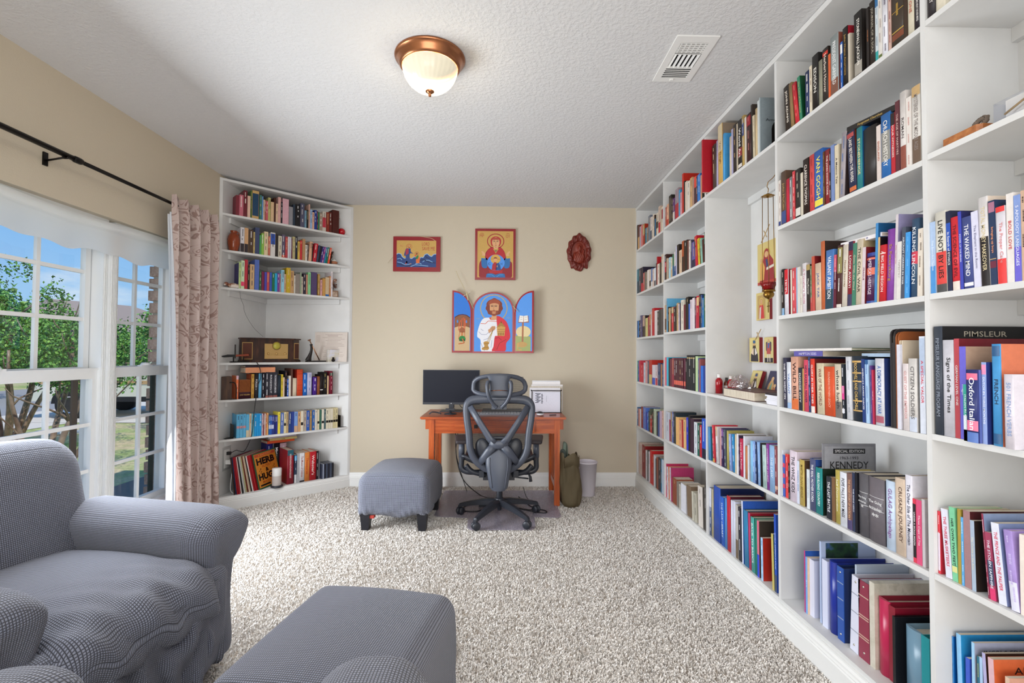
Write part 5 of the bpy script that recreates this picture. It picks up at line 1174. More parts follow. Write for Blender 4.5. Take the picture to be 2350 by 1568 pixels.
# ------------------------------------------------------------------ corner bookcase items
def corner():
    b = 'corner'; O, U, W, r0 = frame(b)
    # jug
    v = thing('jug', 'brown glazed stoneware jug on the second shelf of the corner bookcase', 'jug', at(b, .118, .032, 2.1304), r0); v.scale = (.86, .86, 1)
    m = MB(); m.lathe([(0, 0), (.034, 0), (.04, .01), (.052, .06), (.054, .095), (.048, .125), (.034, .145), (.027, .15), (.027, .158), (.031, .165), (.031, .17), (.026, .17), (.024, .15)], 28); m.build('jug_body', plain('brown_glaze', '8a3c1c', .15), v)
    m = MB(); m.tube(smooth_path([(.026, 0, .165), (.04, 0, .16), (.045, 0, .145), (.038, 0, .135)], 5), .005, 8); m.build('handle', plain('brown_glaze', '8a3c1c', .15), v)
    bl = MB(); bl.ball((0, 0, .035), .035, 'b01020', 0, 20, 12); o = bl.build('red_ball', plain('shiny_red_glass', 'b80c1c', .08), loc=at(b, 1.054, .045, 2.4304)); tag(o, 'shiny red glass ball at the end of the top shelf', 'ball')
    mn = thing('trinket_pot', 'small painted china pot on a saucer, second shelf by the beige wall', 'pot', at(b, .982, .045, 2.1304), r0)
    m = MB(); m.lathe([(0, .006), (.042, .006), (.044, .002), (.03, 0), (0, 0)], 20, 'd8d4cc'); m.build('saucer', GLOSS, mn)
    m = MB(); m.lathe([(0, .006), (.022, .006), (.034, .022), (.034, .03), (.024, .036)], 20, 'a86a4a'); m.build('pot_body', GLOSS, mn)
    m = MB(); m.lathe([(.026, .036), (.022, .046), (.01, .052), (.006, .06), (0, .062)], 20, 'e0dcd4'); m.build('lid', GLOSS, mn)
    # sleeping dog figurine: one continuous body
    d = MB(); sk = [((0, 0, .02), .02), ((.03, 0, .024), .024), ((.065, 0, .022), .021), ((.095, 0, .026), .015)]
    def bodyf(u, v):
        x = -.03 + .115 * v; a = 2 * PI * u; r = .003 + .026 * math.sin(min(1, v * 1.02) * PI) ** .55; return (x, r * math.cos(a) * 1.1, .022 + r * .85 * math.sin(a))
    d.grid(bodyf, 16, 14); d.v = [(x, y, max(z, .0)) for x, y, z in d.v]
    dg = thing('dog_figurine', 'brown and white sleeping dog figurine on the third shelf', 'figurine', at(b, .098, .02, 1.8224), r0); dg.scale = (.82, .82, .9)
    FUR = picnoise('brown_white_glaze', ['6a3a28', 'a06848', 'e0d4c8', 'd8c8b8'], 24); d.build('body', FUR, dg)
    h = MB(); h.ball((-.038, -.004, .034), (.021, .017, .017), u=14, v=9); h.build('head', plain('brown_glaze_fur', '9a5c42', .35), dg)
    h = MB(); h.ball((-.054, -.012, .026), (.012, .01, .009), u=10, v=7); h.build('muzzle', plain('white_glaze', 'ded6cc', .35), dg)
    for s in (-1, 1): h = MB(); h.ball((-.034, s * .016, .034), (.009, .004, .014), u=10, v=7); h.build('ear', plain('dark_brown_glaze', '4a241a', .35), dg)
    h = MB(); h.ball((.05, -.018, .012), (.026, .01, .01), u=10, v=7); h.build('paw', plain('white_glaze', 'ded6cc', .35), dg)
    # dried flowers and small frame
    fl = thing('dried_flowers', 'dried brown posy leaning beside the white booklet on the third shelf', 'dried flowers', at(b, .965, .06, 1.8224), r0); rng = random.Random(3)
    m = MB(); [m.tube(bez((0, 0, 0), (.004, 0, .05), (.004 + .01 * k, -.004, .09), (.0 + .014 * (k - 1), -.01, .13 + .012 * k), 6), .0015, 5, '6a5040') for k in range(4)]; m.build('stems', MATTE, fl)
    for k in range(16): m = MB(); m.ball((rng.uniform(-.015, .04), rng.uniform(-.03, .0), rng.uniform(.085, .185)), rng.uniform(.008, .013), rng.choice(['7a5648', '94705e', 'a88474', '5a3c34']), 0, 8, 5); m.build('bloom', MATTE, fl)
    fr = thing('framed_photo', 'small brown frame with a sepia picture at the end of the third shelf', 'picture frame', at(b, .945, .02, 1.8224), r0); fr.rotation_euler = (math.radians(-8), 0, r0)
    m = MB(); k = .008; m.box((0, 0, 0), (.075, .008, k)); m.box((0, 0, .064 - k), (.075, .008, .064)); m.box((0, 0, k), (k, .008, .064 - k)); m.box((.075 - k, 0, k), (.075, .008, .064 - k)); m.build('frame_moulding', plain('brown_frame', '8a6a54', .5), fr)
    MB().box((k, .003, k), (.075 - k, .006, .064 - k)).build('picture', picnoise('sepia_print', ['8a705c', 'c4ac98', 'dccabc'], 30), fr)
    # wooden record player / radio
    R = thing('radio', 'dark wooden retro radio with brass dial panel on the corner shelf', 'radio', at(b, .215, .055, 1.2054), r0)
    pts = [(.0, .13), (.0, .06), (.078, .0), (.41, .0), (.478, .055), (.478, .13)]; inner = lambda k: [(x + (k if x < .2 else -k), y + (-k if y > .2 else k)) for x, y in pts]
    m = MB(); m.prism(inner(.0), .022, .200); m.build('case', DARKWOOD, R); m = MB(); m.prism(inner(-.012), .0, .016); m.prism(inner(-.006), .016, .022); m.build('plinth', DARKWOOD, R); m = MB(); m.prism(inner(-.012), .2, .212); m.build('lid', DARKWOOD, R)
    GOLD = plain('champagne_metal', 'c8a468', .35, .6); CLOTH = plain('brown_speaker_cloth', '5a3428', .9, nscale=400, nstr=.6)
    m = MB(); m.box((.165, -.004, .03), (.36, 0, .162)); m.build('control_panel', GOLD, R)
    m = MB(); m.lathe([(0, -.003), (.034, -.003), (.037, .002), (.0, .004)], 28, c=(.262, -.006, .145), M=Matrix.Rotation(PI / 2, 4, 'X')); m.build('dial_ring', GOLD, R); m = MB(); m.lathe([(0, .0), (.030, .0), (.030, .002), (0, .002)], 28, c=(.262, -.009, .145), M=Matrix.Rotation(PI / 2, 4, 'X')); m.build('dial_glass', plain('dial_yellow', 'b8ac40', .2), R)
    for x in (.195, .262, .335): m = MB(); m.lathe([(0, .012), (.009, .012), (.01, .0), (.0, 0)], 16, c=(x, -.004, .075), M=Matrix.Rotation(PI / 2, 4, 'X')); m.build('knob', GOLD, R)
    MB().box((.195, -.0052, .036), (.335, -.004, .056), 'b8935c').build('cassette_slot', SATIN, R)
    for p0, p1 in (((.003, .0577), (.075, .0023)), ((.413, .0024), (.475, .0526))):
        a, c = Vector((p0[0], p0[1], 0)), Vector((p1[0], p1[1], 0)); d_ = (c - a).normalized(); nrm = Vector((d_.y, -d_.x, 0)); rz = math.atan2(d_.y, d_.x); Lg = (c - a).length
        g = MB(); Mx = Matrix.Translation(a + nrm * .0005) @ Matrix.Rotation(rz, 4, 'Z'); g.box((.003, -.003, .026), (Lg - .003, 0, .172), 'ffffff', 0, Mx); g.build('grille_frame', GOLD, R); g = MB(); g.box((.008, -.0045, .032), (Lg - .008, -.003, .166), 'ffffff', 0, Mx); g.build('speaker_cloth', CLOTH, R)
    # knife on stand
    ks = thing('knife_stand', 'black wooden display stand holding a knife left of the radio', 'stand', at(b, .128, .022, 1.2054), r0)
    MB().box((-.02, -.01, 0), (.12, .02, .01)).build('stand_base', BLACKM, ks); MB().box((.0, -.004, .01), (.008, .008, .05)).build('stand_fork', BLACKM, ks); MB().box((.075, -.004, .01), (.083, .008, .05)).build('stand_fork', BLACKM, ks)
    kn = thing('knife', 'black-bladed knife with a ribbed leather handle lying on its stand', 'knife', at(b, .128, .022, 1.2604), r0)
    m = MB(); m.add([(-.098, 0, -.004), (-.04, 0, .012), (.012, 0, .012), (.012, 0, -.008), (-.06, 0, -.012), (-.098, .003, -.004), (-.04, .003, .012), (.012, .003, .012), (.012, .003, -.008), (-.06, .003, -.012)], [(0, 1, 2, 3, 4), (9, 8, 7, 6, 5), (0, 5, 6, 1), (1, 6, 7, 2), (2, 7, 8, 3), (3, 8, 9, 4), (4, 9, 5, 0)], '121214'); m.build('blade', SATIN, kn)
    m = MB(); m.box((.012, -.004, -.02), (.02, .007, .095), '241c1a'); m.build('guard', SATIN, kn)
    m = MB(); n_ = 18; m.tube([(.02 + .1 * k / n_, .0015, .002 + .008 * k / n_) for k in range(n_ + 1)], [.0095 if k % 3 else .008 for k in range(n_ + 1)], 10, '8a3a20'); m.build('handle', SATIN, kn)
    # certificate, tool, photo cube
    c = MB().box((0, 0, 0), (.31, .006, .285), 'd2c6bc').build('certificate', SATIN, loc=(-1.805, 4.675, 1.2054), rot=(math.radians(-4), 0, 0)); tag(c, 'printed certificate sheet propped behind the folding stand', 'certificate')
    m = MB(); rng = random.Random(9)
    for k in range(16):
        y = .26 - k * .014; x0 = .07 + rng.uniform(0, .06); x1 = .29 - rng.uniform(0, .07)
        if k in (1, 5): x0, x1 = .12, .22
        m.box((x0, -.0006, y), (x1, -.0002, y + (.005 if k in (1,) else .0025)), 'a08a80')
    for k in range(6): m.box((.012, -.0006, .25 - k * .012), (.05, -.0002, .253 - k * .012), 'a89488')
    m.build('lettering', SATIN, c)
    st = thing('lap_harp_stand', 'black curved stand with a slanted gilt bar right of the radio', 'stand', at(b, .80, .05, 1.2054), r0); st.name = 'curved_stand'
    m = MB(); m.box((-.06, -.03, 0), (.11, .03, .012), '16100e'); m.build('stand_base', SATIN, st); m = MB(); m.tube(bez((-.045, 0, .01), (-.03, 0, .07), (-.005, 0, .1), (-.02, 0, .165), 10), [.03, .026, .021, .018, .016, .014, .013, .012, .012, .012, .014], 8, '181210', flat=.5); m.build('curved_arm', SATIN, st)
    m = MB(); m.tube([(-.035, 0, .2), (.06, 0, .015)], .005, 8, 'b88868'); m.build('gilt_bar', METAL, st); m = MB(); m.tube([(-.05, 0, .198), (-.025, 0, .206)], .006, 8, '9a6a50'); m.build('bar_tip', METAL, st)
    pc = MB().box((0, 0, 0), (.135, .018, .115)).build('photo_block', picnoise('misty_photo', ['b0a890', 'd0c8b0', 'd8d8e4', 'c8c8dc'], 10), loc=at(b, .93, .035, 1.2054), rot=(0, 0, r0)); tag(pc, 'glass photo block at the right end beside the certificate', 'photo block')
    m = MB(); m.ball((.05, -.006, .016), (.018, .01, .015), '1c1414', 0, 10, 7); m.ball((.05, -.006, .036), (.011, .009, .009), '241a18', 0, 10, 7); o = m.build('bear_figurine', MATTE, loc=at(b, .93, .028, 1.2054), rot=(0, 0, r0)); tag(o, 'tiny dark figurine standing before the glass photo block', 'figurine')
    # fifth shelf extras
    wb = MB(); wb.prism([(0, 0), (.075, 0), (.075, .07), (.062, .07)], 0, .19); o = wb.build('wood_bookend', BROWNBOX, loc=at(b, .045, .012, .9024), rot=(0, 0, r0)); tag(o, 'brown walnut block holding the books on the fifth shelf', 'bookend')
    e = MB(); e.tube(bez((.0, 0, .002), (.0, 0, .13), (.005, 0, .145), (-.05, 0, .14), 8), .004, 6); e.box((-.05, -.004, 0), (.004, .05, .002)); o = e.build('bookend', BLACKM, loc=at(b, .15, -.006, .9028), rot=(0, 0, r0)); tag(o, 'black metal bookend before the walnut block on the fifth shelf', 'bookend')
    flatbook(b, .222, .015, 1.117, .236, .16, .046, 'd89068', 'thick peach book lying on top of the fifth shelf books, corner bookcase', 'books lying across other books', '. ', 'd89068'); flatbook(b, .225, .03, 1.1635, .2, .14, .016, '2a1c2c', 'dark thin book on top of the peach book, corner bookcase', 'books lying across other books')
    for u, lb in ((.138, 'black metal bookend at the near end of the blue series'), (1.052, 'black metal bookend by the beige wall, sixth shelf')):
        s = -1 if u < .5 else 1; e = MB(); e.box((0, 0, .0015), (.0015, .1, .115)); e.box((0 if s > 0 else -.06, 0, 0), (.06 if s > 0 else 0, .1, .0015)); o = e.build('bookend', BLACKM, loc=at(b, u, .005, .5804), rot=(0, 0, r0)); tag(o, lb, 'bookend')
    # bottom shelf: records, books, speaker, cds
    z = .1204; LPG = 'records leaning on the bottom shelf of the corner bookcase'
    cols = [('3a2c28', 'dark brown'), ('1c3050', 'navy'), ('a01c28', 'red'), ('a01c28', 'crimson-edged'), ('d8d0c8', 'cream'), ('1c1a1c', 'black'), ('c8c8c4', 'white'), ('b0a878', 'olive-edged'), ('6a2c20', 'rust'), ('d0b8a0', 'beige'), ('2c2420', 'charcoal'), ('e0dcd8', 'pale'), ('9a1c24', 'deep red'), ('b02028', 'bright red')]
    for i, (c1, nm) in enumerate(cols):
        o = MB().box((0, 0, 0), (.0065, .305, .305), c1).build('record_sleeve', BOOK, loc=(XL + .112 + i * .0094, YA + .095 + i * .0088 + .004 * math.sin(i * 2), z + .0003), rot=(0, math.radians(-(7 + i * .5)), 0)); tag(o, uniq('%s record sleeve, number %d of the leaning row counted from the wall outlet' % (nm, i + 1)), 'record', LPG)
    o = MB().box((0, 0, 0), (.005, .31, .31), '2a5a38').build('record_sleeve', BOOK, loc=(XL + .250, YA + .228, z + .0003), rot=(0, math.radians(-14), -.16)); tag(o, 'orange record sleeve with huge black lettering leaning at the front', 'record', LPG)
    m = MB(); x = .0053; ex, ey = (0, 1, 0), (0, 0, 1); Y = lambda f: .31 * f
    m.add([(x, .012, .012), (x, .3, .012), (x, .3, .3), (x, .012, .3)], [(0, 1, 2, 3)], 'd88a30'); m.add([(x + .0003, .02, .272), (x + .0003, .29, .272), (x + .0003, .29, .296), (x + .0003, .02, .296)], [(0, 1, 2, 3)], 'c8502c')
    puttext(m, 'A MAIN EVENT', (x + .0006, .155, .284), ex, ey, .22, .014, 'e0a050'); puttext(m, 'HERB', (x + .0005, .15, .232), ex, ey, .25, .058, '141010', bold=.05); puttext(m, 'ALPERT', (x + .0005, .155, .186), ex, ey, .16, .02, 'b8401c'); puttext(m, '&', (x + .0005, .15, .152), ex, ey, .05, .034, '141010', bold=.04); puttext(m, 'HUGH', (x + .0005, .15, .100), ex, ey, .25, .058, '141010', bold=.05); puttext(m, 'MASEKELA', (x + .0005, .155, .054), ex, ey, .2, .02, 'b8401c'); m.add([(x + .0004, .03, .022), (x + .0004, .16, .022), (x + .0004, .16, .036), (x + .0004, .03, .036)], [(0, 1, 2, 3)], '141010')
    for yy, zz in ((.06, .15), (.245, .155)):
        for k in range(5): m.add([(x + .0005, yy + .012 * math.sin(k * 2.2) - .008, zz - .02 + .009 * k), (x + .0005, yy + .012 * math.sin(k * 2.2) + .008, zz - .018 + .009 * k), (x + .0005, yy + .012 * math.sin(k * 2.2) + .003, zz - .01 + .009 * k)], [(0, 1, 2)], '3a1c14')
    m.build('cover_print', BOOK, o)
    g = 'books on the bottom shelf of the corner bookcase'
    for (u, th, h, c1, c2, t, tc, nm, bd, d, ln) in ((.469, .05, .345, '2a2c7c', '2a2c7c', '. . .', 'c8cce8', 'navy blue textbook behind the white speaker', '', .2, 0), (.5316, .05, .338, '181620', 'd0ccd8', 'Maternal Child', 'f0f0f4', 'black and white textbook titled Maternal Child', '.0:.08:c8c0cc', .22, 0), (.5868, .056, .334, 'c8a8b4', 'a88890', '. .', 'e8dce4', 'wide pink textbook beside the black and white one', '0:.1:c88850,.1:.3:7a5468', .2, 0), (.5785, .056, .3, '8a1c2c', '8a1c2c', 'UNDERSTANDING PATHOPHYSIOLOGY', 'f0dcd8', 'dark red textbook titled Understanding Pathophysiology', '.84:1.:2a5a68', .2, 0), (.640, .021, .25, '2c3a50', '2c3a50', '. . .', 'd0d8e8', 'slim dark book with sky cover, bottom corner shelf', '.8:.98:58a8d8,0:.3:c8c8c8', .17, 0), (.664, .02, .26, 'a8a8ac', 'a8a8ac', '', '', 'grey book beside the white one, bottom corner shelf', '', .18, 0), (.686, .045, .26, 'd8d8dc', 'c8c8cc', 'The Mission of Children', 'a85850', 'white book titled The Mission of Children', '0:.05:241c20', .18, 0), (.7335, .043, .26, 'd88038', 'd88038', 'Thesaurus', 'c03820', 'orange book titled Thesaurus', '', .19, 0), (.779, .058, .26, 'b81c28', 'b81c28', "Webster's", 'f4e4e0', 'bright red dictionary with white lettering', '', .19, 0), (.8395, .016, .26, '1c1c20', '1c1c20', '. . .', 'd0d0d4', 'slim black book beside the red dictionary', '', .18, 0), (.858, .012, .255, '707074', '504c50', '', '', 'slim grey photo book at the near end, bottom corner shelf', '', .19, 0)):
        book(b, u, .238 if h > .32 else .03, z + .0004, th, h, .15 if h > .32 else d, c1, c2, uniq(nm + (', bottom corner shelf' if 'shelf' not in nm else '')), g, t, tc or 'ffffff', bd)
    for (zz, u, L, th, c1, c2, rz, lb, t) in ((.4662, .468, .245, .024, 'd85428', 'd85428', 4, 'orange-red book at the bottom of the lying stack', ''), (.4907, .488, .235, .02, 'c8b878', 'c8b878', -3, 'yellow-spined book, second from the bottom of the lying stack', 'Life'), (.5112, .476, .25, .016, 'c8c4d4', 'b8b0c0', 3, 'pale lilac book, third in the lying stack', ''), (.5277, .518, .215, .03, 'd87038', 'c86838', -2, 'orange book on top of the lying stack', '')):
        flatbook(b, u, .215, zz, L, .15, th, c1, lb + ', bottom corner shelf', 'books lying in a stack on the bottom corner shelf', t, '2a4a2a', c2=c2, rz=rz, tz=.2)
    sp = thing('smart_speaker', 'white cylindrical speaker on a black round base, bottom corner shelf', 'speaker', at(b, .487, -.03 + .045, .1204), r0)
    m = MB(); m.lathe([(0, .0), (.05, 0), (.05, .012), (.042, .016), (0, .016)], 28); m.build('base', BLACKP, sp); m = MB(); m.lathe([(.0, .016), (.037, .016), (.038, .02), (.038, .1)], 28); m.build('lower_body', plain('warm_grey_plastic', 'bdb3ae', .5), sp); m = MB(); m.lathe([(.038, .1), (.0385, .158), (.036, .164), (.0, .165)], 28); m.build('upper_body', plain('white_plastic', 'e2e0de', .4), sp)
    for k in range(11):
        c1 = random.choice(['2a2c34', 'c8ccd8', '4a5468', '1c1c24', 'a8b0c4', '34384a']); o = MB().box((0, 0, 0), (.0098, .125, .135), c1).build('cd_case', GLOSS, loc=at(b, .877 + k * .0104, .003, z + .0004), rot=(0, 0, r0)); tag(o, '%s disc case, %s from the books in the row, bottom corner shelf' % (cname(c1), ORD[k]), 'cd case', 'compact disc cases on the bottom corner shelf')
    # outlet, plugs, cords, antenna
    ot = thing('wall_outlet', 'grey double outlet with two plugs inside the corner bookcase', 'outlet', (XL + .0182, 4.085, .41))
    MB().box((0, -.06, -.095), (.004, .06, .095), 'b0b0b0').build('plate', SATIN, ot); MB().box((.004, -.038, -.075), (.007, .038, .075), 'e0e0de').build('insert', SATIN, ot)
    m = MB(); m.box((.007, -.012, .03), (.035, .012, .055), '1c1c20'); m.build('black_plug', SATIN, ot); m = MB(); m.box((.007, -.022, -.045), (.05, .028, -.01), 'e4e4e2'); m.build('white_adapter', SATIN, ot)
    m = MB(); pth = [at(b, .30, -.0035, 1.21), at(b, .325, -.0065, 1.16), at(b, .335, -.007, 1.08), at(b, .31, -.007, 1.0), at(b, .30, -.007, .9), at(b, .285, -.006, .75), at(b, .275, .0, .6)]
    m.tube(smooth_path([tuple(p) for p in pth] + [tuple(at(b, .235, .03, .47)), tuple(at(b, .2, .06, .463)), (XL + .08, 4.12, .47), (XL + .05, 4.09, .452)], 8), .0032, 6, '15151a'); o = bw(m, 'radio_cable', SATIN); tag(o, 'black cord running from the radio down to the outlet', 'cord')
    m = MB(); m.tube(smooth_path([(XL + .06, 4.08, .385), (XL + .09, 4.04, .3), (XL + .09, 4.03, .16), tuple(at(b, .18, -.0, .127)), tuple(at(b, .27, -.012, .124)), tuple(at(b, .40, -.01, .126)), tuple(at(b, .45, .02, .128))], 8), .0022, 6, 'e0e0e0'); o = bw(m, 'charging_cable', SATIN); tag(o, 'white cord running from the outlet along the shelf to the speaker', 'cord')
    m = MB(); m.tube(smooth_path([(-2.187, 4.053, 1.80), (-2.175, 4.05, 1.74), (-2.141, 4.03, 1.68), (-2.13, 4.02, 1.64), (-2.10, 4.01, 1.58), (-2.05, 4.03, 1.49), (-1.99, 4.06, 1.422)], 6), .0011, 5, '2a2a2e'); o = bw(m, 'antenna_wire', SATIN); tag(o, 'thin dark antenna wire hanging from the third shelf to the radio', 'wire')
corner()
# ------------------------------------------------------------------ pictures on the back wall
def wx(x): return -1.1672 + x * .000926
def wz(y): return 2.609 - y * .000913
def wallart():
    def soft(pts):
        if not 6 <= len(pts) <= 15: return pts
        xs, ys = [q[0] for q in pts], [q[1] for q in pts]
        return [(min(max(p.x, min(xs)), max(xs)), min(max(p.y, min(ys)), max(ys))) for p in smooth_path([(x, y, 0) for x, y in pts], 4, True)]
    def board(name, label, x0, y0, x1, y1, col='8c1420', rim='6a0e18'):
        t = thing(name, label, 'icon', ((wx(x0) + wx(x1)) / 2, YB - .012, wz(y1)), 0); w, h = wx(x1) - wx(x0), wz(y0) - wz(y1)
        bm = MB(); bm.box((-w / 2, -.012, 0), (w / 2, .01, h), col); bm.build('board', GLOSS, t)
        cx = (wx(x0) + wx(x1)) / 2; return t, (lambda x, y, k: (wx(x) - cx, -.0123 - k * .0003, wz(y) - wz(y1)))
    def wr(m, s, cx, cy, L, hh, col, k, fn):
        puttext(m, s, fn(cx, cy, k), (1, 0, 0), (0, 0, 1), L * .000926, hh * .000913, col, bold=.0)
    # saving at sea
    t, fn = board('wall_icon', 'red-bordered icon of two haloed figures on blue waves, LORD SAVE ME', 106, 198, 600, 570)
    m = MB(); P = lambda pts, c, k: poly(m, soft(pts), c, k, fn)
    P([(143, 240), (557, 240), (557, 525), (143, 525)], 'c49c50', 0)
    top = [(143, 385), (165, 375), (190, 385), (200, 410), (225, 430), (262, 420), (300, 432), (330, 410), (352, 425), (380, 432), (400, 415), (420, 420), (440, 385), (465, 378), (490, 400), (510, 408), (530, 385), (557, 380)]
    for a, c in zip(top, top[1:]): P([a, c, (c[0], 525), (a[0], 525)], '1c3c78', 1)
    line(m, [(x, y + 3) for x, y in top], 7, '90b8e0', 2, fn)
    for pts in ([(150, 470), (190, 478), (230, 500), (280, 495)], [(290, 518), (340, 500), (400, 505), (475, 512)], [(340, 490), (380, 480), (405, 492)], [(415, 470), (440, 450), (480, 450), (520, 470)], [(150, 440), (180, 430), (200, 450)]): line(m, pts, 6, '88b4dc', 2, fn)
    for pts in ([(150, 490), (250, 515), (300, 505)], [(360, 470), (420, 440), (480, 470), (550, 480)], [(440, 400), (455, 420), (490, 430)]): line(m, pts, 9, '0f2450', 2, fn)
    ring(m, 273, 305, 30, 28, 3, 'b03828', 2, fn); P(ell(273, 303, 14, 17), '9a5028', 3); P(ell(273, 300, 8, 11), 'd8a070', 4)
    P([(245, 325), (285, 325), (292, 360), (318, 382), (286, 378), (280, 420), (295, 485), (240, 480), (238, 410), (220, 402), (232, 350)], '24407c', 3); P([(245, 330), (268, 328), (268, 380), (238, 400), (236, 350)], 'a02840', 4); P([(232, 490), (245, 460), (262, 470), (240, 498)], 'b04048', 3); P([(280, 488), (300, 486), (298, 492), (278, 494)], 'd8a070', 4)
    ring(m, 355, 382, 22, 22, 3, 'b03828', 2, fn); P(ell(354, 382, 10, 12), '8a4a2c', 3); P([(330, 400), (345, 388), (348, 410), (335, 416)], 'd86030', 3); P([(335, 425), (365, 395), (375, 410), (362, 442)], '2a7a3c', 4); P([(345, 445), (380, 412), (388, 430), (382, 482), (348, 484)], 'd86a2c', 3)
    wr(m, 'LORD', 447, 276, 80, 38, 'a83024', 1, fn); wr(m, 'SAVE ME', 476, 325, 132, 38, 'a83024', 1, fn); wr(m, 'IC', 194, 297, 26, 18, 'b86848', 1, fn)
    m.build('picture', SATIN, t)
    s = MB(); s.tube(smooth_path([fn(390, 196, 6), fn(450, 204, 10), fn(510, 218, 10), fn(545, 240, 8)], 5), .0018, 5, 'd8c8a0'); o = bw(s, 'palm_strip', MATTE); o.location = t.location; tag(o, 'thin dried palm strip lying over the top of the LORD SAVE ME icon', 'palm strip')
    s = MB(); s.tube([fn(104, 418, -20), fn(78, 445, -10), fn(50, 485, -4)], .0014, 5, 'b8a888'); o = bw(s, 'palm_strip', MATTE); o.location = t.location; tag(o, 'thin dried palm strip sticking out left of the LORD SAVE ME icon', 'palm strip')
    # mother with medallion
    t, fn = board('wall_icon', 'red-bordered gold icon of a woman in red with a blue medallion', 966, 104, 1393, 653); m = MB(); P = lambda pts, c, k: poly(m, soft(pts), c, k, fn)
    P([(991, 130), (1369, 130), (1369, 628), (991, 628)], 'c49c50', 0); ring(m, 1182, 238, 91, 82, 9, 'a01c28', 1, fn, 36)
    P([(1140, 300), (1225, 300), (1275, 350), (1300, 430), (1355, 470), (1358, 560), (1345, 628), (1022, 628), (1008, 560), (1015, 470), (1060, 410), (1085, 350)], '8c1622', 1); P([(1140, 305), (1225, 305), (1270, 350), (1285, 440), (1080, 440), (1095, 350)], 'b01c26', 2)
    P(ell(1184, 235, 56, 48, 24, PI, 2 * PI) + [(1238, 262), (1225, 290), (1140, 290), (1130, 262)], 'b01c26', 2); P(ell(1184, 250, 40, 54), 'd8a474', 3); P(ell(1184, 222, 42, 22, 18, PI, 2 * PI), 'a8442c', 4); P([(1155, 300), (1213, 300), (1205, 320), (1165, 320)], 'd8a474', 3)
    line(m, [(1158, 241), (1176, 241)], 6, '3a2018', 5, fn); line(m, [(1192, 241), (1210, 241)], 6, '3a2018', 5, fn); line(m, [(1152, 230), (1177, 228)], 4, '7a3a20', 5, fn); line(m, [(1191, 228), (1215, 230)], 4, '7a3a20', 5, fn); line(m, [(1184, 240), (1182, 268), (1190, 270)], 4, 'a86a40', 5, fn); line(m, [(1174, 282), (1194, 282)], 5, 'a83830', 5, fn)
    P([(1155, 320), (1215, 320), (1200, 345), (1184, 372), (1170, 345)], 'b8a04c', 3); P([(1172, 335), (1182, 335), (1180, 358)], '24304c', 4); P([(1188, 335), (1198, 335), (1188, 358)], '24304c', 4)
    for sx in (-1, 1):
        c = 1184; q = lambda x: c + sx * x; P([(q(112), 400), (q(145), 395), (q(150), 420), (q(112), 425)], 'c8a840', 3); P([(q(90), 425), (q(148), 418), (q(152), 470), (q(140), 520), (q(100), 530), (q(85), 490)], '2468a8', 2); P([(q(112), 398), (q(110), 375), (q(140), 345), (q(152), 352), (q(140), 378), (q(146), 398)], 'd8a878', 3)
        P([(q(0), 628), (q(0), 600), (q(50), 580), (q(95), 590), (q(102), 628)], '2468a8', 3); line(m, [(q(10), 622), (q(40), 600), (q(80), 600)], 5, '5a98d0', 4, fn)
    P(ell(1186, 470, 92, 88, 30), '4a90e4', 3); P([(1110, 552), (1260, 552), (1250, 585), (1125, 585)], 'b01c26', 4); P(ell(1182, 432, 52, 50), 'd0a44c', 4); line(m, [(1132, 432), (1232, 432)], 3, 'a04028', 5, fn); P(ell(1181, 440, 17, 23), 'd8a070', 6); P(ell(1181, 425, 19, 14, 14, PI, 2 * PI), '7a3018', 7)
    P([(1142, 550), (1150, 490), (1172, 462), (1195, 470), (1190, 550)], 'a8202c', 5); P([(1185, 550), (1192, 480), (1215, 468), (1232, 500), (1240, 550)], '1c4c88', 5); P([(1195, 500), (1204, 498), (1203, 518), (1197, 518)], 'd8a070', 6)
    wr(m, 'IC', 1116, 482, 26, 26, '182848', 4, fn); wr(m, 'XC', 1246, 482, 26, 26, '182848', 4, fn); wr(m, 'MP', 1037, 180, 44, 32, 'a83024', 1, fn); wr(m, 'OY', 1312, 185, 44, 32, 'a83024', 1, fn); line(m, [(1018, 158), (1036, 152), (1056, 158)], 4, 'a83024', 1, fn); line(m, [(1294, 160), (1312, 154), (1330, 160)], 4, 'a83024', 1, fn)
    m.build('picture', SATIN, t)
    # triptych
    T = thing('triptych', 'red-edged folding triptych icon with an arched centre and two open wings', 'icon', (wx(1165), YB - .014, wz(1435)), 0); cx = wx(1165)
    F = lambda x, y, k: (wx(x) - cx, -.0163 - k * .0003, wz(y) - wz(1435))
    def archpts(x0, x1, ytop, yb, n=20):
        r = (x1 - x0) / 2; c = (x0 + x1) / 2; return [(x0, yb), (x1, yb)] + [(c + r * math.cos(a), ytop + r * .92 - r * .92 * math.sin(a)) for a in np.linspace(0, PI, n)]
    def slab(pts, y0, y1, col, pf):
        mb = MB(); n = len(pts); A = [pf(x, y, 0) for x, y in pts]; mb.v = [(a, y0, c) for a, _, c in A] + [(a, y1, c) for a, _, c in A]; mb.face(list(range(n)), col); mb.face(list(range(n, 2 * n))[::-1], col)
        for i in range(n): j = (i + 1) % n; mb.face((i, n + i, n + j, j), col)
        return mb
    slab(archpts(943, 1382, 785, 1437), -.016, .012, '9a1524', F).build('centre_board', GLOSS, T)
    m = MB(); P = lambda pts, c, k: poly(m, soft(pts), c, k, F)
    P(archpts(962, 1363, 803, 1420), '4a90e0', 0); ring(m, 1167, 960, 144, 147, 9, 'c4a058', 1, F, 40)
    import random as _r; rr = _r.Random(4)
    P([(1172 + (88 + 5 * math.sin(9 * a)) * math.cos(a), 948 + (94 + 5 * math.cos(8 * a)) * math.sin(a)) for a in np.linspace(0, 2 * PI, 40)[:-1]], '7a2c14', 2); P(ell(1172, 905, 62, 44), '9c4420', 3)
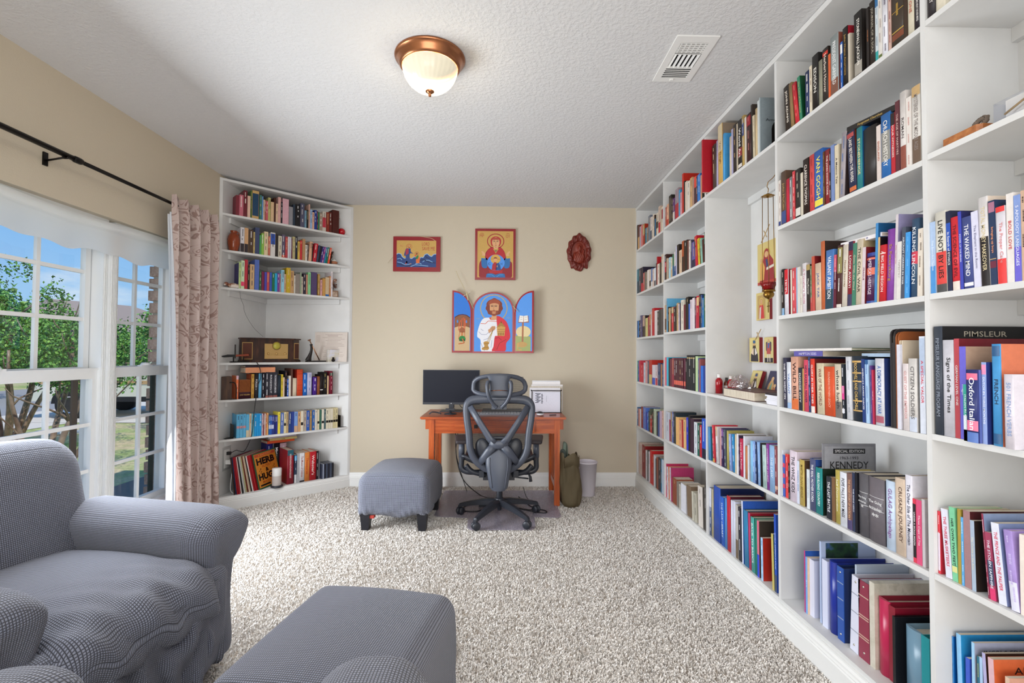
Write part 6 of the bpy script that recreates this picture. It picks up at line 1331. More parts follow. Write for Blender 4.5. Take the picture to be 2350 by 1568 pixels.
    P([(1125, 935), (1130, 915), (1172, 905), (1215, 915), (1220, 940), (1214, 990), (1195, 1030), (1195, 1080), (1140, 1080), (1148, 1030), (1128, 990)], 'd09a6c', 4)
    P([(1128, 985), (1150, 985), (1168, 978), (1186, 985), (1214, 985), (1205, 1020), (1180, 1042), (1160, 1042), (1138, 1020)], '8a3c1c', 5); P([(1148, 992), (1168, 986), (1190, 992), (1184, 1018), (1154, 1018)], 'c88c60', 6); line(m, [(1152, 1000), (1168, 994), (1184, 1000)], 5, 'a0402c', 7, F)
    for ex in (1150, 1190): line(m, [(ex - 14, 938), (ex + 12, 938)], 7, '3a2418', 6, F); line(m, [(ex - 16, 926), (ex + 14, 924)], 4, '6a3418', 6, F)
    line(m, [(1170, 930), (1164, 975), (1180, 978)], 4, 'a86c44', 6, F)
    P([(1138, 1060), (1200, 1062), (1215, 1095), (1205, 1250), (1180, 1420), (1042, 1420), (1030, 1300), (995, 1260), (1005, 1180), (1040, 1090), (1080, 1062)], 'e4e4ea', 2); P([(1120, 1062), (1140, 1056), (1160, 1072), (1195, 1070), (1200, 1080), (1140, 1085)], 'd05a3c', 3)
    line(m, [(1030, 1122), (1080, 1125), (1110, 1095), (1200, 1100)], 6, 'd05a3c', 3, F)
    for pts in ([(1010, 1210), (1040, 1240), (1090, 1240), (1120, 1210)], [(1030, 1180), (1060, 1200)], [(1060, 1300), (1110, 1280), (1160, 1200)], [(1035, 1330), (1060, 1400)], [(1080, 1330), (1070, 1415)], [(1150, 1300), (1140, 1380)]): line(m, pts, 6, 'a8acc0', 3, F)
    P([(1200, 1040), (1260, 1065), (1310, 1120), (1342, 1260), (1300, 1330), (1285, 1418), (1150, 1418), (1165, 1370), (1180, 1260), (1210, 1245), (1200, 1120)], 'd02434', 3); line(m, [(1180, 1280), (1220, 1270), (1250, 1300)], 6, '98141f', 4, F); line(m, [(1200, 1400), (1230, 1330), (1300, 1290)], 6, '98141f', 4, F)
    P([(1205, 1250), (1200, 1165), (1245, 1100), (1290, 1160), (1280, 1255)], 'c89a4c', 5); P([(1195, 1165), (1245, 1100), (1292, 1160), (1245, 1150)], 'a87830', 6); line(m, [(1245, 1118), (1245, 1095)], 5, 'a87830', 6, F)
    for yy in (1185, 1205): line(m, [(1206, yy), (1284, yy - 2)], 4, '8a5c20', 6, F)
    for xx in (1222, 1244, 1266): P([(xx - 6, 1248), (xx - 6, 1222), (xx, 1214), (xx + 6, 1222), (xx + 6, 1248)], '8a5c20', 6)
    P([(1110, 1190), (1130, 1175), (1150, 1150), (1180, 1150), (1186, 1175), (1170, 1195), (1140, 1210), (1120, 1225)], 'c8946a', 5); line(m, [(1132, 1168), (1180, 1165)], 3, '8a5434', 6, F); line(m, [(1136, 1180), (1178, 1177)], 3, '8a5434', 6, F)
    for dx in (-14, 0, 14): line(m, [(1162, 1185), (1108 + dx, 1320)], 4, 'b89848', 6, F)
    P([(1062, 1325), (1080, 1312), (1110, 1315), (1122, 1330), (1108, 1352), (1120, 1385), (1102, 1405), (1050, 1402), (1045, 1385), (1070, 1368), (1066, 1345)], 'b88838', 7); line(m, [(1068, 1338), (1118, 1338)], 4, '7a5418', 8, F); line(m, [(1062, 1375), (1112, 1378)], 4, '7a5418', 8, F)
    wr(m, 'AGIOS', 1003, 1070, 40, 26, '90a0a8', 1, F); wr(m, 'STEPH', 1322, 1062, 46, 26, '90a0a8', 1, F)
    m.build('centre_picture', SATIN, T)
    # wings swing a little towards the room
    def wing(x0, x1, hinge, ang, flip, name, paint):
        hx = wx(hinge) - cx; w = empty(name); w.parent = T; w.location = (hx, -.016, 0); w.rotation_euler = (0, 0, math.radians(ang)); G = lambda x, y, k: (wx(x) - wx(hinge), -.0003 - k * .0003, wz(y) - wz(1435))
        def q(x0, x1, yt, ym, yb, n=12):
            if flip: return [(x0, yb), (x1, yb)] + [(x1 - (x1 - x0) * (1 - math.cos(a)), ym - (ym - yt) * math.sin(a)) for a in np.linspace(0, PI / 2, n)][::1][:0] + [(x1, yt)] + [(x1 - (x1 - x0) * math.sin(a), ym - (ym - yt) * math.cos(a)) for a in np.linspace(.001, PI / 2, n)]
            return [(x0, yb), (x1, yb)] + [(x0 + (x1 - x0) * math.sin(a), ym - (ym - yt) * math.cos(a)) for a in np.linspace(PI / 2, .001, n)] + [(x0, yt)]
        slab(q(x0, x1, 775, 1010, 1434), 0, .012, '9a1524', lambda x, y, k: (wx(x) - wx(hinge), 0, wz(y) - wz(1435))).build('wing_board', GLOSS, w)
        m = MB(); inset = 17; poly(m, q(x0 + inset, x1 - inset, 795, 1010, 1414), '2878d8' if not flip else '4a90e0', 0, G); paint(m, lambda p, c, k: poly(m, p, c, k, G), G); m.build('wing_picture', SATIN, w)
    def p1(m, P, G):
        P([(757, 1414), (757, 1062), (800, 1040), (840, 1034), (880, 1040), (918, 1062), (918, 1414)], '8a5434', 1); line(m, [(757, 1062), (800, 1036), (840, 1028), (880, 1036), (918, 1062)], 8, '4a1418', 2, G); P([(757, 1414), (757, 1170), (800, 1155), (880, 1155), (918, 1170), (918, 1414)], 'cfb084', 2)
        for x in (788, 880): P([(x - 8, 1118), (x - 8, 1095), (x, 1085), (x + 8, 1095), (x + 8, 1118)], '4a88d0', 2)
        for x0, x1 in ((800, 815), (822, 830), (850, 845), (862, 858)): line(m, [(x0, 1200), (x0 + 8, 1120), (x1 + 6, 1050 + abs(x0 - 840))], 8, 'd86030', 3, G)
        P([(806, 1220), (806, 1185), (836, 1160), (868, 1185), (868, 1220)], 'a05c38', 4); line(m, [(812, 1220), (800, 1290)], 7, 'c87840', 4, G); line(m, [(862, 1220), (866, 1290)], 7, 'c87840', 4, G); line(m, [(836, 1215), (836, 1270)], 18, 'c87840', 4, G); P(ell(838, 1285, 35, 30), '24843c', 5); P([(804, 1290), (872, 1290), (868, 1312), (808, 1312)], '145c28', 6); line(m, [(838, 1285), (860, 1330), (800, 1342)], 11, 'c06834', 7, G)
    def p2(m, P, G):
        P([(1397, 1414), (1397, 1250), (1480, 1240), (1562, 1262), (1562, 1414)], '90984c', 1); P(ell(1482, 1210, 80, 62), 'd8c490', 2); P([(1397, 1414), (1397, 1255), (1562, 1265), (1562, 1414)], '98a05c', 3)
        line(m, [(1478, 1110), (1474, 1330)], 18, 'a06038', 4, G); P([(1438, 1040), (1535, 1040), (1542, 1112), (1425, 1112)], '9a5430', 4); P([(1444, 1036), (1484, 1042), (1482, 1106), (1432, 1104)], 'e8e4dc', 5); P([(1488, 1042), (1528, 1036), (1534, 1100), (1488, 1106)], 'e8e4dc', 5)
        for yy in (1056, 1078): line(m, [(1450, yy), (1472, yy)], 3, '806858', 6, G); line(m, [(1496, yy), (1520, yy)], 3, '806858', 6, G)
        P(ell(1468, 1345, 58, 30), 'b8904c', 5); line(m, [(1425, 1330), (1420, 1400), (1465, 1400)], 14, 'c09a54', 6, G)
    wing(732, 940, 940, 10, False, 'left_wing', p1); wing(1384, 1592, 1384, -18, True, 'right_wing', p2)
    for k, (pts, rr2, c, lb) in enumerate(((((770, 565), (800, 640), (850, 740), (890, 830), (955, 965)), .0022, 'c8b890', 'long dried palm frond tucked behind the left wing of the triptych'), (((1395, 865), (1380, 930), (1385, 1000)), .0022, 'c8b890', 'dried palm frond tucked behind the right wing of the triptych'))):
        s = MB(); s.tube(smooth_path([(wx(x), YB - .045 - .01 * (i == 1), wz(y)) for i, (x, y) in enumerate(pts)], 5), rr2, 5, c, flat=.5)
        if k == 0: s.tube([(wx(848), YB - .055, wz(835)), (wx(920), YB - .058, wz(800))], .005, 6, 'd8cca8', flat=.5); s.tube([(wx(880), YB - .057, wz(790)), (wx(900), YB - .057, wz(880))], .006, 6, 'cfc09a', flat=.5)
        else: s.tube([(wx(1365), YB - .05, wz(935)), (wx(1425), YB - .055, wz(998))], .005, 6, 'd8cca8', flat=.5)
        tag(bw(s, 'palm_frond', MATTE), lb, 'palm frond')
    # carved oval plaque, as one relief surface
    C = thing('carved_plaque', 'dark red carved oval wooden plaque of a haloed figure in an ornate frame', 'carving', (.7485, YB - .002, 2.2), 0)
    W_, Hh = .242, .355
    def outline(a): return 1 + .05 * abs(math.sin(5.5 * a)) + .03 * math.sin(13 * a) + (.09 * max(0, math.sin(a)) ** 30) + .12 * sum(math.exp(-((a - q) / .12) ** 2) for q in (PI * 1.30, PI * 1.70)) + .08 * math.exp(-((a - PI * 1.5) / .2) ** 2)
    def relief(u, v, frame_):
        a = 2 * PI * u
        if frame_:
            r = .60 + .36 * v; x, z = r * math.cos(a) * outline(a) ** (v), r * math.sin(a) * outline(a) ** v
            hgt = .012 + .02 * math.sin(PI * min(1, v * 1.02)) ** .6 * (1 + .35 * math.sin(a * 11) * math.sin(v * 6) + .2 * math.sin(a * 23 + v * 9)); return (x * W_ / 2, -hgt if v < .995 else 0, z * Hh / 2 + .09 - .086)
        r = .63 * v; x, z = r * math.cos(a), r * math.sin(a); X, Z = x / .63, z / .63
        e = lambda cx, cz, rx, rz, hh: hh * max(0, 1 - ((X - cx) / rx) ** 2 - ((Z - cz) / rz) ** 2) ** .5 if ((X - cx) / rx) ** 2 + ((Z - cz) / rz) ** 2 < 1 else 0
        d = max(e(0, .42, .48, .42, .008), e(.02, .36, .26, .3, .022), e(-.02, -.45, .68, .55, .024), e(-.5, -.5, .3, .5, .024), e(.5, -.35, .16, .5, .02), e(.56, .12, .12, .16, .024), e(0, .0, .2, .24, .018), e(.1, -.86, .5, .1, .026)); d += .0018 * math.sin(X * 26 + Z * 15) * (d > .015)
        return (x * W_ / 2, -(.004 + d), z * Hh / 2 + .09 - .086)
    m = MB(); m.grid(lambda u, v: relief(u, v, True), 120, 14); m.build('carved_frame', CARVED, C); m = MB(); m.grid(lambda u, v: relief(u, v, False), 60, 24); m.build('carved_figure', plain('red_brown_carving', '7e2c1a', .42, nscale=150, nstr=.3), C); C.location.z = wz(0) - .0; C.location.z = 2.288
wallart()
# ------------------------------------------------------------------ desk and what stands on it
def desk():
    D = thing('desk', 'orange cherry mission desk with slatted sides against the beige wall', 'desk', (-.07, 4.36, 0), 0); zt = .742
    X0, X1, Y0, Y1 = -.685, .54, 4.075, 4.64
    m = MB(); m.box((X0, Y0, zt), (X1, Y1, zt + .016)); m.box((X0 + .006, Y0 + .006, zt - .006), (X1 - .006, Y1 - .006, zt)); bw(m, 'desktop', OAK_H, D)
    px0, px1 = -.615, .49; lw = .045
    for x in (px0, px1 - lw):
        for y in (4.10, 4.575): bw(MB().box((x, y, 0), (x + lw, y + lw, zt - .006)), 'leg', OAK_V, D)
        s = -1 if x < 0 else 1
        for y in (4.10, ): bw(MB().box((x + (-.03 if s < 0 else lw), y + .005, zt - .09), (x + (0 if s < 0 else lw + .03), y + .03, zt - .006)), 'corbel', OAK_V, D)
        xm = x + lw / 2
        bw(MB().box((xm - .01, 4.145, .13), (xm + .01, 4.575, .18)), 'rail', OAK_H, D); bw(MB().box((xm - .011, 4.145, zt - .13), (xm + .011, 4.575, zt - .006)), 'rail', OAK_H, D)
        for k in range(5): y = 4.185 + k * .078; bw(MB().box((xm - .006, y, .18), (xm + .006, y + .03, zt - .13)), 'slat', OAK_V, D)
    bw(MB().box((px0 + lw, 4.108, zt - .125), (px1 - lw, 4.126, zt - .006)), 'apron', OAK_H, D); bw(MB().box((px0 + lw, 4.59, zt - .125), (px1 - lw, 4.61, zt - .006)), 'apron', OAK_H, D)
    dr = bw(MB().box((-.40, 4.098, zt - .112), (.275, 4.108, zt - .02)), 'drawer', OAK_H, D)
    for x in (-.22, .1): mm = MB(); mm.box((x - .015, 4.088, zt - .08), (x + .015, 4.098, zt - .05)); bw(mm, 'knob', BLACKM, dr)
    z = zt + .016
    M_ = thing('monitor', 'black flat computer monitor on a stand at the left of the desk', 'monitor', (-.467, 4.47, z), 0)
    m = MB(); m.box((-.26, -.012, .065), (.26, .02, .382)); m.build('monitor_case', BLACKP, M_); m = MB(); m.box((-.254, -.0128, .085), (.254, -.012, .377)); m.build('screen', plain('dark_screen', '0b1020', .4, spec=.25), M_)
    m = MB(); m.lathe([(0, .001), (.0045, .001), (.0045, 0)], 14, 'c8ccd4', 0, (0, -.0135, .075), Matrix.Rotation(PI / 2, 4, 'X')); m.build('logo', SATIN, M_)
    m = MB(); m.box((-.025, .02, .03), (.025, .04, .2)); m.box((-.02, .0, .008), (.02, .03, .07)); m.build('neck', BLACKP, M_); m = MB(); m.box((-.10, -.05, 0), (.10, .10, .008)); m.build('base', BLACKP, M_)
    w = thing('webcam_stand', 'small black round-based stand in front of the monitor', 'stand', (-.455, 4.27, z), 0); m = MB(); m.lathe([(0, .0), (.055, 0), (.055, .005), (.05, .008), (.012, .01), (.01, .035), (.0, .037)], 28); m.build('round_base', BLACKP, w); m = MB(); m.box((-.04, -.012, .035), (.04, .012, .05)); m.build('top_clip', BLACKP, w)
    g = MB(); g.tube(smooth_path([(-.03, 0, .004), (-.01, -.005, .02), (.02, .004, .02), (.05, .01, .012), (.07, 0, .006)], 5), .006, 7); o = g.build('headset', BLACKP, loc=(-.60, 4.22, z + .004)); tag(o, 'black folded glasses lying at the left front of the desk', 'glasses')
    k = thing('keyboard', 'grey keyboard on the desk behind the chair back', 'keyboard', (-.02, 4.25, z), 0); m = MB(); m.box((-.21, -.06, 0), (.21, .06, .012)); m.build('keyboard_case', plain('light_grey_plastic', '9a9ca4', .5), k)
    km = MB().box((-.011, -.009, 0), (.011, .009, .006)).mesh('key', plain('pale_keys', 'c4c6cc', .5))
    for r in range(4):
        for c in range(15): q = bpy.data.objects.new('key', km); COL.objects.link(q); q.parent = k; q.location = (-.189 + c * .027, -.04 + r * .027, .012)
    lt = thing('laptop', 'black closed laptop lying behind the keyboard on the desk', 'laptop', (.0, 4.45, z), 0); MB().box((-.18, -.11, 0), (.18, .11, .012)).build('laptop_base', BLACKP, lt); MB().box((-.18, -.11, .013), (.18, .11, .02)).build('laptop_lid', BLACKP, lt)
    tr = thing('paper_tray', 'black wire file holder full of white papers at the right of the desk', 'file holder', (.40, 4.46, z), 0)
    m = MB()
    for y in (-.07, .0, .08): m.tube(smooth_path([(-.13, y, .004), (-.13, y, .19), (-.12, y, .20), (.12, y, .20), (.13, y, .19), (.13, y, .004)], 4), .0035, 6)
    m.box((-.14, -.08, 0), (.14, .09, .004)); m.build('wire_frame', BLACKM, tr)
    MB().box((-.128, -.066, .006), (.128, -.06, .19), 'd8d8e4').build('printed_sheet', SATIN, tr)
    m = MB()
    for k_ in range(9): m.box((-.1 + .012 * (k_ % 2), -.0666, .09 + k_ * .01), (-.07 + .01 * (k_ % 3), -.0664, .096 + k_ * .01), '303440')
    for k_ in range(7): m.box((-.045, -.0666, .085 + k_ * .013), (-.033 + .003 * (k_ % 2), -.0664, .093 + k_ * .013), '404450'); m.box((.0, -.0666, .1 + k_ * .008), (.004, -.0664, .105 + k_ * .008), '9090a0')
    m.build('lettering', SATIN, tr)
    for i, (x0, x1, y, h, c) in enumerate(((-.15, .13, -.04, .225, 'e0dde0'), (-.14, .15, -.02, .235, 'd8d4d4'), (-.13, .16, .02, .25, 'e4e0e0'), (-.12, .14, .045, .275, 'ece8e8'), (-.12, .14, .06, .285, 'd8d8dc'))): MB().box((x0, y, .006), (x1, y + .012, h), c).build('paper_sheaf', PAGEM if i == 1 else SATIN, tr)
    ms = thing('mouse', 'white and black computer mouse on the desk before the file holder', 'mouse', (.33, 4.2, z), 0); m = MB(); m.ball((0, 0, .012), (.034, .055, .0125), 'd8d8de', 0, 16, 8); m.build('mouse_body', GLOSS, ms); m = MB(); m.ball((0, .01, .02), (.03, .045, .016), '15151a', 0, 16, 8); m.build('mouse_top', GLOSS, ms)
    pn = MB(); pn.tube([(-.03, .0, .005), (.03, .02, .005)], .004, 6, '202028'); o = pn.build('pen', SATIN, loc=(.44, 4.19, z)); tag(o, 'short black pen lying near the right edge of the desk', 'pen')
    # cables
    CB = [('monitor_cable', 'black monitor cable trailing over the back of the desk', [(-.44, 4.52, .82), (-.41, 4.5, .84), (-.38, 4.54, .79), (-.33, 4.6, .768), (-.30, 4.63, .765)], .0028),
          ('power_cable', 'black power cables hanging under the left of the desk', [(-.57, 4.55, .58), (-.48, 4.6, .62), (-.45, 4.67, .72), (-.445, 4.67, .5), (-.43, 4.66, .28), (-.36, 4.6, .1), (-.2, 4.4, .02), (-.1, 4.3, .018)], .004),
          ('power_cable', 'thinner black cable hanging beside the power cables', [(-.43, 4.68, .72), (-.425, 4.68, .5), (-.44, 4.66, .36), (-.40, 4.64, .2), (-.32, 4.5, .02)], .003),
          ('extension_lead', 'black extension lead looped over the chair mat', [(-.05, 4.22, .03), (-.2, 4.13, .02), (-.30, 4.08, .018), (-.31, 3.96, .018), (-.2, 3.94, .018), (-.12, 4.02, .02)], .0055),
          ('charger_cable', 'black charger cable looping across the mat towards the desk leg', [(.15, 4.3, .03), (.25, 4.05, .02), (.36, 3.95, .018), (.33, 3.9, .018), (.16, 4.0, .018), (.06, 4.1, .02)], .0045), ('thin_cable', 'thin black cable curling over the mat near the file holder side', [(.2, 4.5, .06), (.22, 4.2, .05), (.3, 4.05, .02), (.24, 3.98, .018), (.12, 4.04, .018)], .003)]
    for n_, lb, pts, r in CB: mm = MB(); mm.tube(smooth_path(pts, 8), r, 6, '14141a'); tag(bw(mm, n_, SATIN), lb, 'cable')
    ps = MB(); ps.box((-.12, -.03, 0), (.12, .03, .035)); o = ps.build('power_strip', BLACKP, loc=(-.07, 4.1, .015), rot=(0, 0, .05)); tag(o, 'black power strip lying on the chair mat under the desk', 'power strip')
desk()
# ------------------------------------------------------------------ bag and waste basket
def bag():
    B = thing('canvas_bag', 'olive green canvas sack standing against the desk leg', 'bag', (.59, 4.15, 0), 0)
    OL = plain('olive_canvas', '5c5038', .75, nscale=50, nstr=.35)
    def f(u, v):
        a = 2 * PI * u; z = .43 * v; ex = .085 * (1 - .12 * v) * (1 + .16 * math.sin(v * PI)); ey = .1 * (1 - .25 * v) * (1 + .1 * math.sin(v * PI))
        if v < .08: ex *= .72 + 3.5 * v; ey *= .72 + 3.5 * v
        w = 1 + .045 * math.sin(3 * a + 7 * v) + .035 * math.sin(7 * a - 11 * v + 1) + .02 * math.sin(15 * a + 5 * v); c = math.cos(a); s = math.sin(a); return (ex * w * math.copysign(abs(c) ** .7, c) - .02 * v, ey * w * math.copysign(abs(s) ** .7, s), z + (.02 * math.sin(4 * a) * v * v))
    m = MB(); m.grid(f, 56, 30); m.add([f(i / 56, 0) for i in range(56)], [tuple(range(56))]); m.build('sack_body', OL, B)
    def fl(u, v):
        a = PI * (1.02 + .96 * u); x, y, z = f((a / (2 * PI)) % 1, .99); d = v; return (x * 1.0 + .012 * math.sin(9 * u), y - .012 - .03 * math.sin(PI * d) * .6, z + .015 - .1 * d - .015 * math.sin(12 * u) * d)
    m = MB(); m.grid(fl, 30, 8); m.build('folded_flap', OL, B)
    m = MB(); m.tube(smooth_path([(-.06, -.03, .42), (-.055, -.02, .52), (-.045, 0, .53), (-.035, .01, .5), (-.03, .02, .40)], 6), .017, 8, '6a786c', flat=.35); m.build('strap', MATTE, B)
    m = MB(); m.tube(smooth_path([(-.085, -.02, .40), (-.08, -.03, .47), (-.06, -.03, .46), (-.05, -.03, .40)], 6), .013, 8, '48504a', flat=.4); m.build('strap', MATTE, B)
    T = thing('waste_basket', 'white plastic waste basket on the carpet against the beige wall', 'waste basket', (.782, 4.44, 0), 0)
    m = MB(); m.lathe([(0, .004), (.064, .004), (.066, 0), (.068, .004), (.089, .30), (.0935, .30), (.094, .305), (.0935, .312), (.089, .312), (.088, .30), (.065, .01), (0, .01)], 40); m.build('basket', plain('white_lilac_plastic', 'dcd6de', .4), T)
bag()
def chairmat():
    pts = [(-.53, 4.55), (-.53, 3.86), (-.50, 3.83), (-.26, 3.80), (-.25, 3.58), (-.22, 3.54), (.22, 3.54), (.25, 3.58), (.26, 3.82), (.44, 3.80), (.47, 3.83), (.47, 4.55)]
    m = MB(); m.prism([(x, y) for x, y in pts], 0, .0035); tag(m.build('chair_mat', MATPLASTIC, loc=(0, 0, .0125)), 'clear vinyl chair mat lying on the carpet under the desk chair', 'mat')
chairmat()
# ------------------------------------------------------------------ office chair seen from behind
def officechair():
    Cc = thing('office_chair', 'black ergonomic office chair with mesh back and headrest at the desk', 'office chair', (-.022, 3.80, .016), 0)
    cx = -.022
    def add(m, name, mt, par=None): return bw(m, name, mt, par or Cc)
    zb = .016
    # star base: five legs, each with its caster
    for k in range(5):
        a = math.radians(-90 + 36 + 4 + 72 * k); d = Vector((math.cos(a), math.sin(a), 0)); t = Vector((-d.y, d.x, 0)); c = Vector((cx + .005, 3.80, zb)); mb = MB(); rings = []
        for r, z, w, h in ((.02, .125, .030, .045), (.09, .122, .028, .045), (.2, .105, .024, .036), (.29, .085, .019, .03), (.325, .075, .017, .028), (.334, .068, .012, .018)):
            p = c + d * r + Vector((0, 0, z)); o = len(mb.v)
            for s, q in ((-1, -.5), (1, -.5), (1.0, .25), (.55, .5), (-.55, .5), (-1.0, .25)): mb.v.append(tuple(p + t * (w * s) + Vector((0, 0, h * q))))
            rings.append(o)
        for o1, o2 in zip(rings, rings[1:]):
            for i in range(6): j = (i + 1) % 6; mb.face((o1 + i, o1 + j, o2 + j, o2 + i))
        mb.face([rings[-1] + i for i in range(6)]); mb.face([rings[0] + i for i in range(6)][::-1]); leg = add(mb, 'leg', BLACKP)
        p = c + d * .318; ax = Euler((0, 0, a + .5 + k * 1.3)).to_matrix().to_4x4()
        cs = MB(); cs.tube([p + Vector((0, 0, .045)), p + Vector((0, 0, .075))], .007, 8)
        for s in (-1, 1): cs.lathe([(0, -.011), (.024, -.011), (.030, -.006), (.030, .006), (.024, .011), (0, .011)], 20, 'ffffff', 0, tuple(p + ax @ Vector((0, s * .0145, .030))), ax @ Matrix.Rotation(PI / 2, 4, 'X'))
        cs.ball(tuple(p + Vector((0, 0, .034))), (.022, .022, .022), u=12, v=8); add(cs, 'caster', BLACKP, leg)
    m = MB(); m.lathe([(0, .09), (.034, .09), (.04, .105), (.04, .15), (.03, .158), (.024, .16), (.024, .24), (.016, .245), (.016, .33), (0, .33)], 20, c=(cx + .005, 3.80, zb)); m.lathe([(0, .06), (.018, .06), (.02, .09)], 14, c=(cx + .005, 3.80, zb)); add(m, 'gas_column', BLACKP)
    m = MB(); m.box((cx - .12, 3.70, .33), (cx + .12, 3.95, .385)); add(m, 'tilt_mechanism', BLACKP)
    # seat pan: dished shell with mesh-fabric top
    def seat(u, v):
        x = (u - .5) * .53; y = 3.60 + .50 * v; e = abs(u - .5) * 2; z = .455 + .055 * e ** 3 - .02 * (1 - (2 * v - 1) ** 2) + (.03 if v < .02 else 0) - .04 * max(0, v - .8) * 5 * .3; return (cx + x * (1 - .06 * v), y, z)
    m = MB(); m.grid(seat, 24, 16); add(m, 'seat', plain('black_mesh_seat', '1c1e24', .85, nscale=300, nstr=.4))
    rim = [seat(i / 24, 0) for i in range(25)] + [seat(1, j / 16) for j in range(1, 17)] + [seat(1 - i / 24, 1) for i in range(1, 25)] + [seat(0, 1 - j / 16) for j in range(1, 16)]
    m = MB(); m.tube(rim, .014, 7, closed=True); add(m, 'seat_frame', BLACKP); m = MB()
    for s in (-1, 1): m.tube(smooth_path([(cx + s * .25, 3.68, .45), (cx + s * .2, 3.68, .40), (cx + s * .1, 3.70, .37)], 5), .02, 8)
    add(m, 'seat_support', BLACKP)
    # back frame; YBK gives the lean and curve of the back
    def yb(z): return 3.545 + .10 * ((z - .62) / .34) ** 2 * (.25 if z > .62 else 1.2)
    def BP(dx, z, off=0): return (cx + dx, yb(z) - off, z)
    half = [(0, .958), (.10, .957), (.19, .95), (.228, .925), (.240, .885), (.232, .80), (.221, .73), (.214, .66), (.212, .62), (.197, .56), (.165, .505), (.11, .455), (.06, .435)]
    loop = [BP(x, z) for x, z in half] + [BP(-x, z) for x, z in half[::-1][:-1]]
    m = MB(); P = smooth_path(loop, 3, True); m.tube(P, [.0165 + .005 * max(0, min(1, (p.z - .90) / .05)) for p in P], 8, closed=True, flat=1.55); add(m, 'back_frame', GREYP)
    def meshback(u, v):
        # rows by height
        z = .445 + .50 * v; xs = [(q[1], q[0]) for q in half[::-1]]; xs = xs[1:]
        w = .06
        for (z0, w0), (z1, w1) in zip(xs, xs[1:]):
            if z0 <= z <= z1 and z1 > z0: w = w0 + (w1 - w0) * (z - z0) / (z1 - z0); break
            if z > z1: w = w1
        w = min(w, .236); x = (2 * u - 1) * w; return (cx + x, yb(z) + .02 + .03 * (1 - (2 * u - 1) ** 2), z)
    m = MB(); m.grid(meshback, 16, 24); add(m, 'mesh_panel', MESHFAB)
    m = MB()
    for s in (-1, 1): m.tube([BP(s * .213, .905, .012), BP(s * .14, .79, .02), BP(s * .062, .672, .03), BP(s * .032, .64, .032)], [.011, .011, .012, .014], 8, flat=2.2)
    m.tube([BP(-.06, .655, .03), BP(-.02, .632, .034), BP(.02, .632, .034), BP(.06, .655, .03)], [.012, .014, .014, .012], 8, flat=2.4); add(m, 'upper_brace', GREYP)
    m = MB()
    for s in (-1, 1): m.tube([BP(s * .03, .628, .03), BP(s * .075, .58, .024), BP(s * .11, .53, .016), BP(s * .142, .485, .0)], [.013, .013, .012, .011], 8, flat=2.3)
    add(m, 'lower_brace', GREYP)
    for s in (-1, 1):
        m = MB(); M = Matrix.Translation(BP(s * .11, .585, -.03)) @ Matrix.Rotation(s * .35, 4, 'Y'); m.ball((0, 0, 0), (.06, .025, .088), u=16, v=12); m.v = [tuple(M @ Vector(p)) for p in m.v]; add(m, 'lumbar_pad', BLACKP)
    m = MB(); m.tube(smooth_path([BP(-.09, .66, .0), BP(-.05, .675, .0), BP(.05, .675, .0), BP(.09, .66, .0)], 5), .014, 8); add(m, 'lumbar_bar', BLACKP)
    # spine cover
    def spine(u, v):
        z = .305 + .293 * v; w = .062 + .034 * min(1, v / .6) if v < .75 else .096 * math.sqrt(max(0, 1 - ((v - .75) / .25) ** 2)) + .001
        if v < .06: w *= .75 + v * 4
        a = PI * u; bulge = .05 * math.sin(a) ** .6 * (1 - .25 * (2 * v - 1) ** 2); y0 = 3.56 - .035 * (1 - v); return (cx - w * math.cos(a), y0 - bulge, z)
    m = MB(); m.grid(spine, 18, 24); add(m, 'spine_cover', GREYP)
    m = MB()
    for u in (.26, .74): m.tube([Vector(spine(u, v)) + Vector((0, -.001, 0)) for v in np.linspace(.08, .8, 12)], .0035, 6)
    add(m, 'spine_ridge', GREYP); m = MB(); m.box((cx - .05, 3.56, .34), (cx + .05, 3.74, .40)); add(m, 'recline_arm', BLACKP)
    # headrest
    hl = []
    for i in range(28):
        a = 2 * PI * i / 28; c, s = math.cos(a), math.sin(a); x = .19 * math.copysign(abs(c) ** .75, c); z = 1.056 + .068 * math.copysign(abs(s) ** .8, s) + (.006 if s > 0 else 0) - .012 * (abs(c) ** 2) * (1 if s < 0 else .4); hl.append((cx + x * (1.0 if s > 0 else 1.03), 3.54 + .05 * (x / .19) ** 2, z))
    m = MB(); m.tube(hl, .0165, 8, closed=True, flat=.8); hr = add(m, 'headrest', GREYP)
    def hp(u, v): x = (u - .5) * .36; return (cx + x, 3.565 + .05 * (x / .19) ** 2, 1.0 + .12 * v)
    m = MB(); m.grid(hp, 14, 8); add(m, 'headrest_mesh', MESHFAB, hr)
    def hb(u, v):
        x = (u - .5) * (.135 + .03 * abs(2 * v - 1) ** 2 * 1.4); return (cx + x, 3.528 - .014 * math.sin(PI * u) ** .5, .99 + .14 * v)
    m = MB(); m.grid(hb, 10, 10); add(m, 'headrest_block', GREYP, hr); m = MB(); m.tube([(cx - .06, 3.512, 1.022), (cx, 3.51, 1.026), (cx + .06, 3.512, 1.022)], .0022, 5, 'a86a48'); add(m, 'copper_line', METAL, hr)
    for s in (-1, 1): m = MB(); m.tube(smooth_path([(cx + s * .078, 3.52, 1.092), (cx + s * .088, 3.505, 1.06), (cx + s * .078, 3.50, .99), (cx + s * .05, 3.515, .935), (cx + s * .018, 3.53, .90)], 5), [.011] + [.0135] * 19 + [.017], 8); add(m, 'headrest_arm', GREYP, hr)
    m = MB(); m.box((cx - .055, 3.535, .885), (cx + .055, 3.56, .95)); add(m, 'headrest_socket', GREYP)
